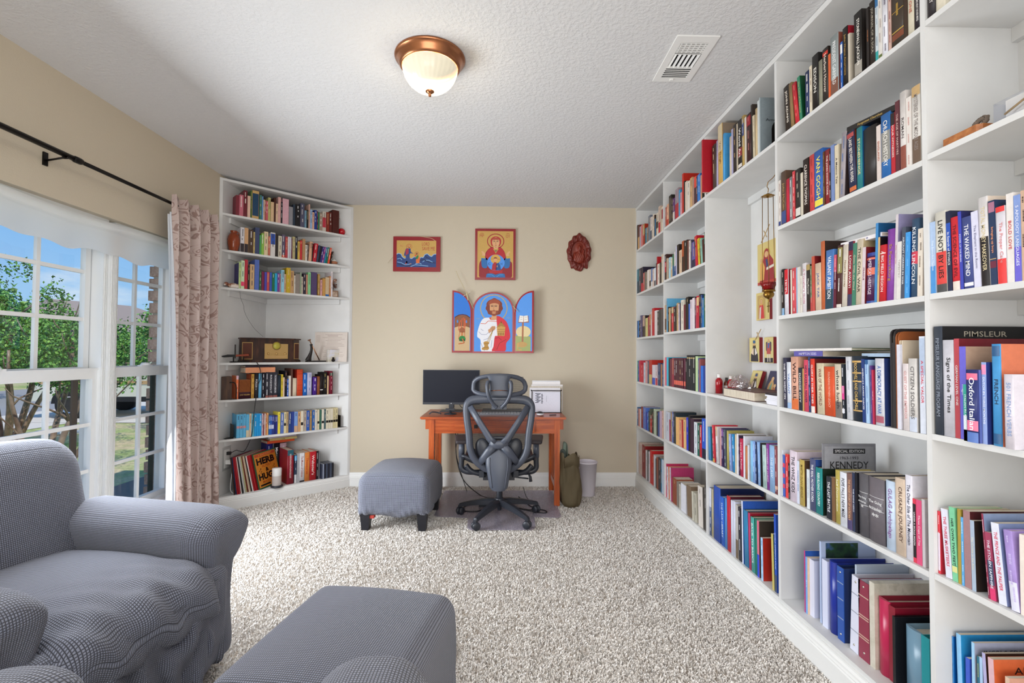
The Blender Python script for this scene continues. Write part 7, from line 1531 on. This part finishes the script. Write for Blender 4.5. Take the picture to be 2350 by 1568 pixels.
    # armrests
    for s in (-1, 1):
        xa = cx + s * .285; xo = .0; m = MB(); m.tube(smooth_path([(xa, 3.72, .60), (xa, 3.72, .47), (xa, 3.72, .42), (xa - s * .03, 3.72, .392), (xa - s * .10, 3.72, .385), (xa - s * .17, 3.74, .385)], 5), .02, 8, flat=.7); arm = add(m, 'armrest', BLACKP)
        m = MB(); m.tube([(xa, 3.72, .50), (xa, 3.72, .615)], .023, 10, flat=.75); add(m, 'arm_sleeve', GREYP, arm)
        pd = rboxmesh((.046, .125, .016), .014, 8); M = Matrix.Translation((xa + s * .004, 3.73, .635)) @ Matrix.Rotation(-s * .12, 4, 'Z') @ Matrix.Rotation(math.radians(2), 4, 'X'); pd.v = [tuple(M @ Vector(p)) for p in pd.v]; add(pd, 'arm_pad', plain('dark_soft_pad', '2c2428', .6), arm)
    m = MB(); m.tube([(cx + .1, 3.72, .352), (cx + .225, 3.69, .345)], .006, 8); m.tube([(cx + .225, 3.69, .385), (cx + .238, 3.685, .36), (cx + .242, 3.68, .325)], [.008, .016, .02], 8, flat=.6); add(m, 'tilt_lever', BLACKP)
    for s in (-1, 1): m = MB(); m.box((cx + s * .13 - .018, 3.66, .36), (cx + s * .13 + .018, 3.70, .41)); add(m, 'bracket', BLACKP)
officechair()
# ------------------------------------------------------------------ slipcovered armchairs and ottomans
def fold(p, amp, k, ph=0): return amp * (math.sin(k * p + ph) + .5 * math.sin(2.3 * k * p + 1.7 * ph + 1))
def armchair(name, label, loc, rz, seed):
    A = thing(name, label, 'armchair', loc, rz, 'grey slipcovered armchairs')
    # local: +x is the front, y across
    def base(p):
        q = p + Vector((.05, 0, .24)); z = q.z
        k = max(0, 1 - z / .40); q.x += (.012 * math.sin(q.y * 31 + z * 9) + .016 * math.sin(q.y * 17 - z * 14)) * k * (1 if q.x > .2 else .3) if abs(q.y) < .34 else 0
        q.y += .012 * math.sin(q.x * 26) * k; q.z += .012 * math.sin(q.y * 24 + q.x * 19) * max(0, 1 - z / .1); return q
    m = rboxmesh((.40, .37, .20), .05, 26, base); m.build('base_skirt', WAFFLE, A)
    def cush(p):
        q = Vector(p); d = min(1, (q.x / .37) ** 2) * .5 + min(1, (q.y / .28) ** 2) * .5
        q.z += .045 * (1 - d) if q.z > 0 else 0
        if q.x > .1: q.x += .02 * (1 - (q.z / .12) ** 2)
        # diagonal drag folds near the front
        w = max(0, (q.x - .02) / .36); q.z += w * (.009 * math.sin(q.y * 34 + q.x * 22) + .006 * math.sin(q.y * 61 - q.x * 30)) * (1 if q.z > -.05 else .4); q.x += w * w * .010 * math.sin(q.y * 38 + q.z * 30)
        q.z += -.02 * max(0, q.x - .22) / .15
        return q + Vector((.115, 0, .372))
    m = rboxmesh((.37, .285, .095), .075, 34, cush); m.build('seat_cushion', WAFFLE, A)
    # skirt that hangs from the front of the cushion to the floor
    def skirt(u, v):
        y = (u - .5) * .60; z = .40 - .365 * v; fo = .5 + .5 * v
        x = .492 - .035 * v + fo * (.013 * math.sin(y * 40 + v * 5) + .010 * math.sin(y * 67 - v * 8 + seed) + .012 * math.sin((y + .5 * v) * 23)) - .05 * abs(2 * u - 1) ** 6; return (x, y * (1 - .05 * v), z + .012 * math.sin(y * 28) * v)
    m = MB(); m.grid(skirt, 60, 30, uvs=(.60, .37)); m.build('front_skirt', WAFFLE, A)
    for s in (-1, 1):
        def arm(p, s=s):
            p = Vector(p)
            if p.x > .30: t_ = (.405 - p.x) / .105; p.x = .405 - .105 * max(0, t_) ** 2.0
            q = p + Vector((.04, s * .36, .335)); z = q.z; t = max(0, min(1, (z - .42) / .16))
            wd = .66 + .42 * t if z > .40 else .66; q.y = s * .36 + (q.y - s * .36) * wd + (.015 * s * t)
            if q.x > .3: q.x += -.035 * (1 - t) + .012 * math.sin((q.y - s * .36) * 40 + z * 9) * max(0, 1 - t); q.z += .0
            q.z -= .018 * max(0, q.x - .3) / .15 * t
            q.y += s * .008 * math.sin(q.x * 30 + z * 12) * max(0, 1 - z / .4); q.z += .014 * math.sin(q.x * 22) * max(0, 1 - z / .12); return q
        m = rboxmesh((.405, .125, .305), .105, 26, arm); m.build('arm', WAFFLE, A)
    def back(p):
        q = Vector(p); tz = (q.z + .34) / .68; q.x *= 1 - .25 * tz; q.x += .02 * (1 - (q.y / .36) ** 2) * (1 if q.x > 0 else 0); q.y *= 1 - .05 * tz ** 3
        q.x += -.12 * tz; q.z += -.035 * (abs(q.y) / .36) ** 4 * tz; q.x += .006 * math.sin(q.y * 25 + q.z * 18) * (1 - tz); return q + Vector((-.285, 0, .575))
    m = rboxmesh((.125, .385, .345), .11, 28, back); m.build('backrest', WAFFLE, A)
    return A
armchair('armchair', 'grey waffle-covered armchair beneath the window, facing the bookcase', (-1.60, 1.735, .012), math.radians(-13), 1.0)
armchair('armchair', 'nearest grey waffle-covered armchair of which only the two arm fronts show', (-.612, .655, .012), math.radians(92), 4.0).scale = (1, .95, 1)
def ottoman(label, loc, rz, hx, hy, hz, seed, legs, z0, dome=.05):
    A = thing('ottoman', label, 'ottoman', loc, rz, 'grey slipcovered ottomans')
    def f(p):
        q = Vector(p); d = (q.x / hx) ** 2, (q.y / hy) ** 2; t = (q.z + hz) / (2 * hz)
        if q.z > 0: q.z += dome * (1 - min(1, d[0])) * (1 - min(1, d[1])) ** .8
        b = 1 + .035 * math.sin(PI * min(1, t * 1.1)) - .03 * (1 - t); q.x *= b; q.y *= b
        k = max(0, 1 - t / .6); ex = abs(q.x) / hx > .8; ey = abs(q.y) / hy > .8
        w = .013 * math.sin(q.x * 58 + 9 * t + seed) + .008 * math.sin(q.x * 97 - 7 * t); w2 = .013 * math.sin(q.y * 49 - 9 * t + seed) + .008 * math.sin(q.y * 91)
        if ey: q.y += math.copysign(w * k * k, q.y)
        if ex: q.x += math.copysign(w2 * k * k, q.x)
        q.z += .010 * math.sin(q.x * 21 + q.y * 17 + seed) * max(0, 1 - t / .2); return q + Vector((0, 0, z0 + hz))
    m = rboxmesh((hx, hy, hz), .06, 40, f); m.build('slipcover', WAFFLE, A)
    LEGM = plain('black_painted_leg', '1c1c22', .45)
    for sx in (-1, 1):
        for sy in (-1, 1):
            if not legs: continue
            m = MB(); x, y = sx * (hx - .055), sy * (hy - .05); a, b = .036, .026; zt = z0 + .03
            m.add([(x - b, y - b, 0), (x + b, y - b, 0), (x + b, y + b, 0), (x - b, y + b, 0), (x - a, y - a, zt), (x + a, y - a, zt), (x + a, y + a, zt), (x - a, y + a, zt)], [(0, 3, 2, 1), (4, 5, 6, 7), (0, 1, 5, 4), (1, 2, 6, 5), (2, 3, 7, 6), (3, 0, 4, 7)]); m.build('leg', LEGM, A)
    if legs:
        m = MB(); m.box((-hx + .03, -hy + .022, z0 - .010), (-hx + .12, -hy + .06, z0 + .012), 'a83028'); m.build('old_cover_edge', plain('red_striped_cover', 'a83a30', .9, nscale=40), A)
    return A
ottoman('grey waffle-covered ottoman on black legs beside the desk', (-.765, 3.795, .012), math.radians(-3), .262, .285, .15, 2.0, True, .095, .05)
ottoman('large grey waffle-covered ottoman in front of the nearest armchair', (-.477, 1.545, .012), math.radians(-10), .272, .31, .18, 5.0, True, .045, .035)
# ------------------------------------------------------------------ curtain, rod, valance
def curtains():
    rx, rz_ = -2.2, 2.277
    R = thing('curtain_rod', 'black curtain rod with a square end running above the window', 'curtain rod', (rx, 2.6, rz_), 0)
    m = MB(); m.tube([(rx, .6, rz_), (rx, 2.53, rz_)], .0135, 10); bw(m, 'rod_tube', BLACKM, R); m = MB(); m.tube([(rx, 2.5, rz_), (rx, 3.69, rz_)], .0105, 10); bw(m, 'rod_inner_tube', BLACKM, R)
    m = MB(); m.tube([(rx, 2.49, rz_), (rx, 2.50, rz_), (rx, 2.535, rz_), (rx, 2.545, rz_)], [.0135, .017, .017, .0135], 10); bw(m, 'collar', BLACKM, R)
    m = MB(); m.box((rx - .022, 3.685, rz_ - .024), (rx + .022, 3.725, rz_ + .024)); bw(m, 'finial', plain('dark_brown_finial', '3a2c26', .4), R)
    for y in (2.45, 3.66, 1.2):
        m = MB(); m.box((XL, y - .012, rz_ - .055), (XL + .008, y + .012, rz_ + .012)); m.tube([(XL + .004, y, rz_ - .03), (rx, y, rz_ - .012)], .005, 8); m.tube([(rx - .014, y, rz_ - .008), (rx - .008, y, rz_ - .016), (rx + .008, y, rz_ - .016), (rx + .014, y, rz_ - .008)], .005, 8); bw(m, 'bracket', BLACKM, R)
    # damask panel with white lining
    C = thing('curtain', 'taupe damask curtain with white lining bunched at the right of the window', 'curtain', (rx, 3.45, .02), 0)
    def panel(u, v):
        z = 2.325 - 2.295 * v; y0, y1 = 3.19 + .13 * v, 3.70 + .075 * v; y = y0 + (y1 - y0) * u
        ph = u * 2 * PI * 4.4; am = .030 + .010 * math.sin(3 * v + 2); x = rx + .004 + am * math.sin(ph + .5 * math.sin(v * 4)) + .010 * math.sin(2.3 * ph + 3 * v) * v + .012
        k0 = max(0, 1 - v / .06); x = x * (1 - k0) + (rx + .026 + .011 * math.sin(ph)) * k0
        y += .010 * math.sin(ph * 2 + v * 3); z += .012 * math.sin(ph) * (v < .02); return (x, y, z)
    m = MB(); m.grid(panel, 110, 70, uvs=(1.0, 2.3)); bw(m, 'damask_panel', DAMASK, C)
    def lin(u, v):
        z = 2.20 - 2.165 * v; p = panel(0, min(1, (2.325 - z) / 2.295)); w = .004 + .062 * min(1, v / .45) ** .9 * (1 - .25 * v); return (p[0] - .006 - .02 * u + .012 * math.sin(7 * u + 4 * v), p[1] - w * u + .01, z)
    m = MB(); m.grid(lin, 12, 50); bw(m, 'lining', LINING, C)
    m = MB(); m.tube([tuple(Vector(panel(0, v)) + Vector((-.004, -.003, 0))) for v in np.linspace(.05, 1, 50)], .0055, 6, 'e4e8ee'); bw(m, 'lining_hem', LINING, C)
    # white cotton valance across the top of both windows
    V = thing('valance', 'thin white cotton valance stretched across the top of the windows', 'valance', (-2.335, 2.6, 1.84), 0)
    def val(u, v):
        y = 1.67 + 1.855 * u; z0 = 2.055 + .012 * math.sin(u * 9) ; zb = 1.852 + .008 * math.sin(u * 21 + 1) + .007 * math.sin(u * 47) + .006 * abs(math.sin(u * 12)); z = z0 + (zb - z0) * v
        x = -2.316 - .008 * math.sin(PI * v) + .005 * math.sin(u * 40 + 2 * v) * v + .006 * (v > .26) * (1 - v) + (.013 * math.sin(PI * v / .26) if v < .26 else 0); return (x, y, z)
    m = MB(); m.grid(val, 120, 24); bw(m, 'cotton_panel', VALANCE, V); m = MB(); m.tube([(-2.318, 1.665, 2.035), (-2.318, 3.53, 2.035)], .006, 8); bw(m, 'tension_rod', SASH, V)
curtains()
# ------------------------------------------------------------------ ceiling light and air vent
def ceiling():
    L = thing('ceiling_light', 'flush ceiling light with a copper rim and lit ribbed glass dome', 'ceiling light', (-.363, 2.345, H), 0)
    m = MB(); m.lathe([(0, 0), (.170, 0), (.172, -.006), (.168, -.012), (.160, -.016), (.158, -.026), (.152, -.032), (.150, -.042), (.143, -.050), (.138, -.054), (.132, -.052), (.132, -.02)], 56); m.build('copper_rim', COPPER, L)
    m = MB(); m.lathe([(.134, -.050), (.132, -.068), (.122, -.098), (.104, -.126), (.078, -.148), (.046, -.161), (.018, -.166), (0, -.167)], 120, ribs=(30, .008)); m.build('glass_dome', SHADE, L)
    m = MB(); m.lathe([(0, -.162), (.020, -.164), (.022, -.169), (.012, -.176), (.006, -.180), (.008, -.186), (.006, -.192), (0, -.193)], 20); m.build('finial', COPPER, L)
    for k in range(3):
        a = 2 * PI * k / 3 + .5; lamp('ceiling_bulb', 'POINT', (-.363 + .06 * math.cos(a), 2.345 + .06 * math.sin(a), H - .085), Euler(), 4.5, (1, .95, .86), shadow_soft_size=.028)
    V = thing('air_vent', 'white metal air vent register in the ceiling', 'vent', (.884, 2.32, H), 0)
    X0, X1, Y0, Y1 = .785, .981, 2.14, 2.506; m = MB(); t = .006
    a, b, c, d = X0 + .033, X1 - .033, Y0 + .045, Y1 - .035
    m.box((X0, Y0, H - t), (a, Y1, H)); m.box((b, Y0, H - t), (X1, Y1, H)); m.box((a, Y0, H - t), (b, c, H)); m.box((a, d, H - t), (b, Y1, H)); bw(m, 'face_frame', TRIM, V)
    y1_, y2_ = c + .085, c + .195
    bw(MB().box((a, y1_ - .006, H - t), (b, y1_ + .006, H - .0005)), 'cross_bar', TRIM, V); bw(MB().box((a, y2_ - .004, H - t), (b, y2_ + .004, H - .0005)), 'cross_bar', TRIM, V)
    bw(MB().box((a, c, H - .0012), (b, d, H - .0002), '0c0c0e'), 'dark_duct', MATTE, V)
    for k in range(6): y = c + .006 + k * .0148; bw(MB().box((a, y - .003, H - t), (b, y + .003, H - .001)), 'slat', TRIM, V)
    for k in range(6):
        x = a + .008 + k * .0226; m = MB(); M = Matrix.Translation((x, 0, H - .004)) @ Matrix.Rotation(.7, 4, 'Y'); m.box((-.006, y1_, -.0012), (.006, y2_, .0012), 'ffffff', 0, M); bw(m, 'slat', TRIM, V)
        bw(MB().box((x - .003, c, H - .0045), (x + .003, y1_, H - .0015)), 'slat', TRIM, V)
    for k in range(5): y = y2_ + .010 + k * .0165; m = MB(); M = Matrix.Translation((0, y, H - .0035)) @ Matrix.Rotation(.35, 4, 'X'); m.box((a, -.0075, -.001), (b, .0075, .001), 'ffffff', 0, M); bw(m, 'slat', TRIM, V)
    bw(MB().box((.87, Y1 - .028, H - t - .006), (.885, Y1 - .016, H - t)), 'damper_lever', TRIM, V)
ceiling()
# ------------------------------------------------------------------ outside the window
GZ = -.30
def outside():
    def lawnm(nt):
        b = bsdf(nt, None, .95, spec=.1); n = noise_tex(nt, .9, 6, .65); n2 = noise_tex(nt, 14, 4, .7)
        r = ramp(nt, n.outputs['Fac'], [(.40, hexc('d8c4a0')), (.5, hexc('bcc088')), (.64, hexc('9cb468'))]); r2 = ramp(nt, n2.outputs['Fac'], [(.3, (.6, .6, .6, 1)), (.7, (1.15, 1.15, 1.1, 1))])
        mx = N(nt, 'ShaderNodeMix', data_type='RGBA', blend_type='MULTIPLY'); mx.inputs[0].default_value = 1; nt.links.new(r.outputs[0], mx.inputs[6]); nt.links.new(r2.outputs[0], mx.inputs[7]); nt.links.new(mx.outputs[2], b.inputs['Base Color']); bump(nt, b, n2.outputs['Fac'], .6, .03); return b
    def flat(name, pts, z, m, label, cat=None):
        mb = MB(); mb.add([(x, y, z) for x, y in pts], [tuple(range(len(pts)))]); o = mb.build(name, m); o['kind'] = 'structure'; return o
    flat('lawn', [(-90, -40), (-2.53, -40), (-2.53, 90), (-90, 90)], GZ, mat('patchy_lawn', lawnm), '')
    flat('planting_bed', [(-4.7, -2), (-2.54, -2), (-2.54, 9), (-4.5, 9)], GZ + .006, plain('grey_mulch', '7a7068', .95, nscale=30, nstr=.8), '')
    CONC = plain('pale_concrete', 'd8d0c4', .9, nscale=6, nstr=.1); ASPH = plain('grey_asphalt', '9c9a9a', .9, nscale=40, nstr=.2)
    # the front of the lot runs about square to the window wall
    flat('sidewalk', [(-11.2, -30), (-9.6, -30), (-9.6, 60), (-11.2, 60)], GZ + .008, CONC, ''); flat('road', [(-20, -30), (-12.2, -30), (-12.2, 60), (-20, 60)], GZ + .004, ASPH, '')
    flat('driveway', [(-12.2, 11.0), (-2.6, 11.0), (-2.6, 16.5), (-12.2, 16.5)], GZ + .012, CONC, '')
    rng = random.Random(11)
    LEAF = vcol('leaf_green', .5, vary=.25)
    def tree(loc, label, trunks, crown, nleaf, leaf, cols, seed):
        T = thing('crape_myrtle', label, 'tree', loc, 0); rg = np.random.default_rng(seed); r_ = random.Random(seed); tips = []
        BK = picnoise('smooth_brown_bark', ['5a4638', '86705c', 'a8927a'], 6)
        for (dx, dy, h, r) in trunks:
            m = MB(); p = [Vector((dx * .1, dy * .1, 0)), Vector((dx * .45 + r_.uniform(-.05, .05), dy * .45, h * .35)), Vector((dx * .8, dy * .8 + r_.uniform(-.08, .08), h * .7)), Vector((dx, dy, h))]; P = smooth_path(p, 4); m.tube(P, [r * (1 - .6 * i / len(P)) for i in range(len(P))], 8); tips.append(P[-1])
            for j in range(4):
                s = P[int(len(P) * r_.uniform(.35, .9))]; e = s + Vector((r_.uniform(-.5, .5), r_.uniform(-.5, .5), r_.uniform(.3, .8))); m.tube(bez(s, s + Vector((0, 0, .15)), e - Vector((0, 0, .15)), e, 5), [r * .4, r * .36, r * .3, r * .25, r * .2, r * .14], 6); tips.append(e)
            m.build('trunk', BK, T)
        C = []; 
        for (cx, cy, cz, rx, ry, rz, w) in crown:
            n = int(nleaf * w); v = rg.normal(0, 1, (n, 3)); v /= np.linalg.norm(v, axis=1)[:, None]; rad = rg.uniform(.25, 1, n) ** .5; lump = 1 + .22 * np.sin(v[:, 0] * 7 + seed) * np.sin(v[:, 2] * 6) ; C.append(v * (rad * lump)[:, None] * np.array([rx, ry, rz]) + np.array([cx, cy, cz]))
        C = np.concatenate(C); n = len(C); V = np.empty((n, 4, 3), np.float32); d = rg.normal(0, 1, (n, 3)); d[:, 2] -= .2; d /= np.linalg.norm(d, axis=1)[:, None]; s = np.cross(d, rg.normal(0, 1, (n, 3))); s /= np.linalg.norm(s, axis=1)[:, None]; L = leaf * rg.uniform(.7, 1.3, n)[:, None]
        up = np.cross(s, d)
        V[:, 0] = C - d * L * .5; V[:, 1] = C + s * L * .28 + up * L * .08; V[:, 2] = C + d * L * .5; V[:, 3] = C - s * L * .28 + up * L * .08
        F = np.concatenate([np.arange(n)[:, None] * 4 + np.array([0, 1, 2]), np.arange(n)[:, None] * 4 + np.array([0, 2, 3])], 1).reshape(-1, 3)
        me = bpy.data.meshes.new('leaves'); me.from_pydata(V.reshape(-1, 3).tolist(), [], F.tolist()); at = me.color_attributes.new('Col', 'FLOAT_COLOR', 'CORNER'); pal = np.array([hexc(c) for c in cols], np.float32); at.data.foreach_set('color', np.repeat(pal[rg.integers(0, len(cols), n)], 6, 0).ravel()); me.materials.append(LEAF); me.update()
        o = bpy.data.objects.new('leaves', me); COL.objects.link(o); o.parent = T; o['kind'] = 'stuff'; return T
    G1 = ['3c7028', '548c34', '6ea444', '2e5a22', '8ab850']; G2 = ['5c8c40', '7cac54', '9cc468', '4a7c3a', 'b0cc78']
    tree((-7.6, 7.6, GZ), 'multi-trunked crape myrtle with dense green crown on the lawn, seen through the wide window', [(-.5, .2, 2.0, .05), (.35, -.3, 2.1, .055), (.1, .5, 2.2, .05), (-.15, -.5, 1.9, .045), (.6, .35, 1.8, .04)], [(0, 0, 1.72, 1.45, 1.25, .62, .6), (-.5, -.5, 1.62, 1.2, 1.2, .5, .2), (.8, .6, 1.5, .9, .8, .5, .14), (-.35, .1, 2.55, .13, .2, .6, .008), (-.15, .3, 2.9, .2, .2, .2, .006), (.5, .2, 2.35, .22, .2, .4, .016), (-.95, -.3, 2.45, .2, .2, .45, .01), (.05, -.2, 2.3, .35, .3, .25, .02)], 26000, .052, G1, 4)
    tree((-5.15, 5.55, GZ), 'thin leaning crape myrtle near the planting bed with sparse shoots', [(.3, .3, 1.75, .038), (-.1, .45, 1.9, .036), (.42, .75, 1.7, .032), (-.3, -.1, 1.6, .03)], [(.05, .35, 1.55, .60, .6, .42, .55), (.35, .8, 1.55, .42, .45, .40, .16), (-.15, .1, 2.0, .1, .12, .45, .015), (.66, 1.2, 2.15, .30, .42, .26, .06), (.4, .9, 1.85, .25, .3, .2, .05), (.15, .45, 1.25, .5, .5, .25, .1)], 7000, .042, G1, 8)
    tree((-6.1, 10.2, GZ), 'loose pale green shrub by the driveway, seen through the narrow window', [(0, .2, 1.3, .03), (.3, -.2, 1.4, .03), (-.3, .1, 1.3, .03)], [(0, 0, 1.55, .95, .9, .55, .9), (.3, .2, 1.1, .7, .7, .4, .3)], 6000, .055, G2, 13)
    tree((-13.2, 21, GZ), 'dark leafy tree beyond the driveway near the beige house', [(0, .2, 2.2, .09), (.4, -.2, 2.2, .08)], [(0, 0, 2.6, 2.0, 2.0, 1.2, 1)], 3600, .2, G1, 17)
    tree((-17.5, 14.5, GZ), 'bright green tree standing across the road', [(0, .2, 2.2, .1), (.5, -.2, 2.2, .09)], [(0, 0, 2.7, 2.6, 2.6, 1.5, 1)], 4200, .24, G2, 19)
    # houses across the street
    def house(loc, rz, w, d, h, rh, wall, roof, label):
        Hs = thing('house', label, 'house', loc, rz); WM = plain('siding_' + wall, wall, .85); RM = plain('shingle_' + roof, roof, .9, nscale=20, nstr=.4)
        MB().box((-w / 2, -d / 2, 0), (w / 2, d / 2, h)).build('wall', WM, Hs); o = .45
        m = MB(); m.add([(-w / 2 - o, -d / 2 - o, h), (w / 2 + o, -d / 2 - o, h), (w / 2 + o, d / 2 + o, h), (-w / 2 - o, d / 2 + o, h), (-w * .22, 0, h + rh), (w * .22, 0, h + rh)], [(0, 1, 5, 4), (1, 2, 5), (2, 3, 4, 5), (3, 0, 4), (3, 2, 1, 0)]); m.build('roof', RM, Hs)
        GW = plain('house_window_glass', '5a6e8a', .15); FW = plain('house_trim', 'e8e4dc', .6)
        for k in range(int(w // 2.8)):
            x = -w / 2 + 1.6 + k * 2.8; f = MB(); f.box((x - .6, -d / 2 - .05, .9), (x + .6, -d / 2, 2.3)); fr = f.build('window', FW, Hs)
            for a in (-.28, .28):
                for b in (1.25, 1.93): MB().box((x + a - .24, -d / 2 - .07, b - .28), (x + a + .24, -d / 2 - .045, b + .28)).build('pane', GW, fr)
        return Hs
    house((-27, 15, GZ), math.radians(80), 13, 9, 2.9, 2.5, 'c8a890', 'a08c84', 'long brick-toned house with a grey-pink roof across the road')
    house((-30, 36, GZ), math.radians(70), 12, 9, 2.9, 2.3, 'd8c8ac', '9a8a80', 'cream house with white windows farther along the road')
    house((-15, 46, GZ), math.radians(20), 12, 9, 2.9, 2.3, 'd4bfa0', '8a7c74', 'tan house with a hipped roof behind the parked van')
    # parked van
    Vn = thing('van', 'old cream van with a tan side moulding parked on the driveway', 'van', (-8.75, 12.7, GZ), math.radians(4))
    CREAM = plain('cream_car_paint', 'dedac8', .3); DK = plain('dark_rubber', '1c1c1e', .8)
    prof = [(-2.4, .42), (-2.45, .75), (-2.3, 1.02), (-1.5, 1.12), (-.9, 1.78), (-.6, 1.9), (2.3, 1.92), (2.45, 1.8), (2.48, .5), (2.42, .40)]
    pts = prof; n = len(pts); m = MB(); m.v = [(x, -.92, z) for x, z in pts] + [(x, .92, z) for x, z in pts]; m.face(list(range(n))); m.face(list(range(n, 2 * n))[::-1])
    for i in range(n): j = (i + 1) % n; m.face((i, n + i, n + j, j))
    m.build('body', CREAM, Vn); MB().box((-2.3, -.935, .82), (2.4, -.92, .90)).build('side_moulding', plain('tan_moulding', 'c8a070', .5), Vn); MB().box((-.6, -.925, .40), (1.1, -.90, .52)).build('rocker_panel', DK, Vn)
    for x0, x1 in ((-.75, .2), (.3, 1.3), (1.4, 2.3)): MB().box((x0, -.928, 1.25), (x1, -.92, 1.75)).build('side_window', plain('van_glass', '2a323c', .1), Vn)
    for x in (-1.5, 1.55):
        for y in (-.932, .932): a_ = MB(); a_.prism([(.44 * math.cos(t), .44 * math.sin(t)) for t in np.linspace(0, PI, 14)], -.004, .004, 'ffffff', 0, Matrix.Translation((x, y, .36)) @ Matrix.Rotation(PI / 2, 4, 'X')); a_.build('wheel_arch', DK, Vn)
        for s in (-1, 1):
            w = MB(); w.lathe([(0, -.1), (.2, -.1), (.30, -.11), (.34, -.08), (.34, .08), (.30, .11), (.2, .1), (0, .1)], 28, 'ffffff', 0, (x, s * .88, .34), Matrix.Rotation(PI / 2, 4, 'X')); wh = w.build('wheel', DK, Vn); w = MB(); w.lathe([(0, .02), (.08, .03), (.19, .0), (.2, -.01)], 24, 'ffffff', 0, (x, s * .88 + s * .105, .34), Matrix.Rotation(PI / 2 * -s * -1, 4, 'X')); w.build('hubcap', plain('chrome_hub', 'c4c8cc', .25, .8), wh)
    for k, (x, y) in enumerate(((-8.5, 9.4), (-8.2, 9.55), (-8.85, 9.5))): m = MB(); m.ball((0, 0, .03), (.16 - .02 * k, .12, .05), u=10, v=6); tag(m.build('garden_rock', plain('white_rock', 'd4d0c8', .9), loc=(x, y, GZ)), ('largest flat white rock', 'middle white rock', 'small white rock')[[0, 1, 2][k]] + ' lying on the lawn between the myrtles', 'rock', 'white rocks on the lawn')
outside()
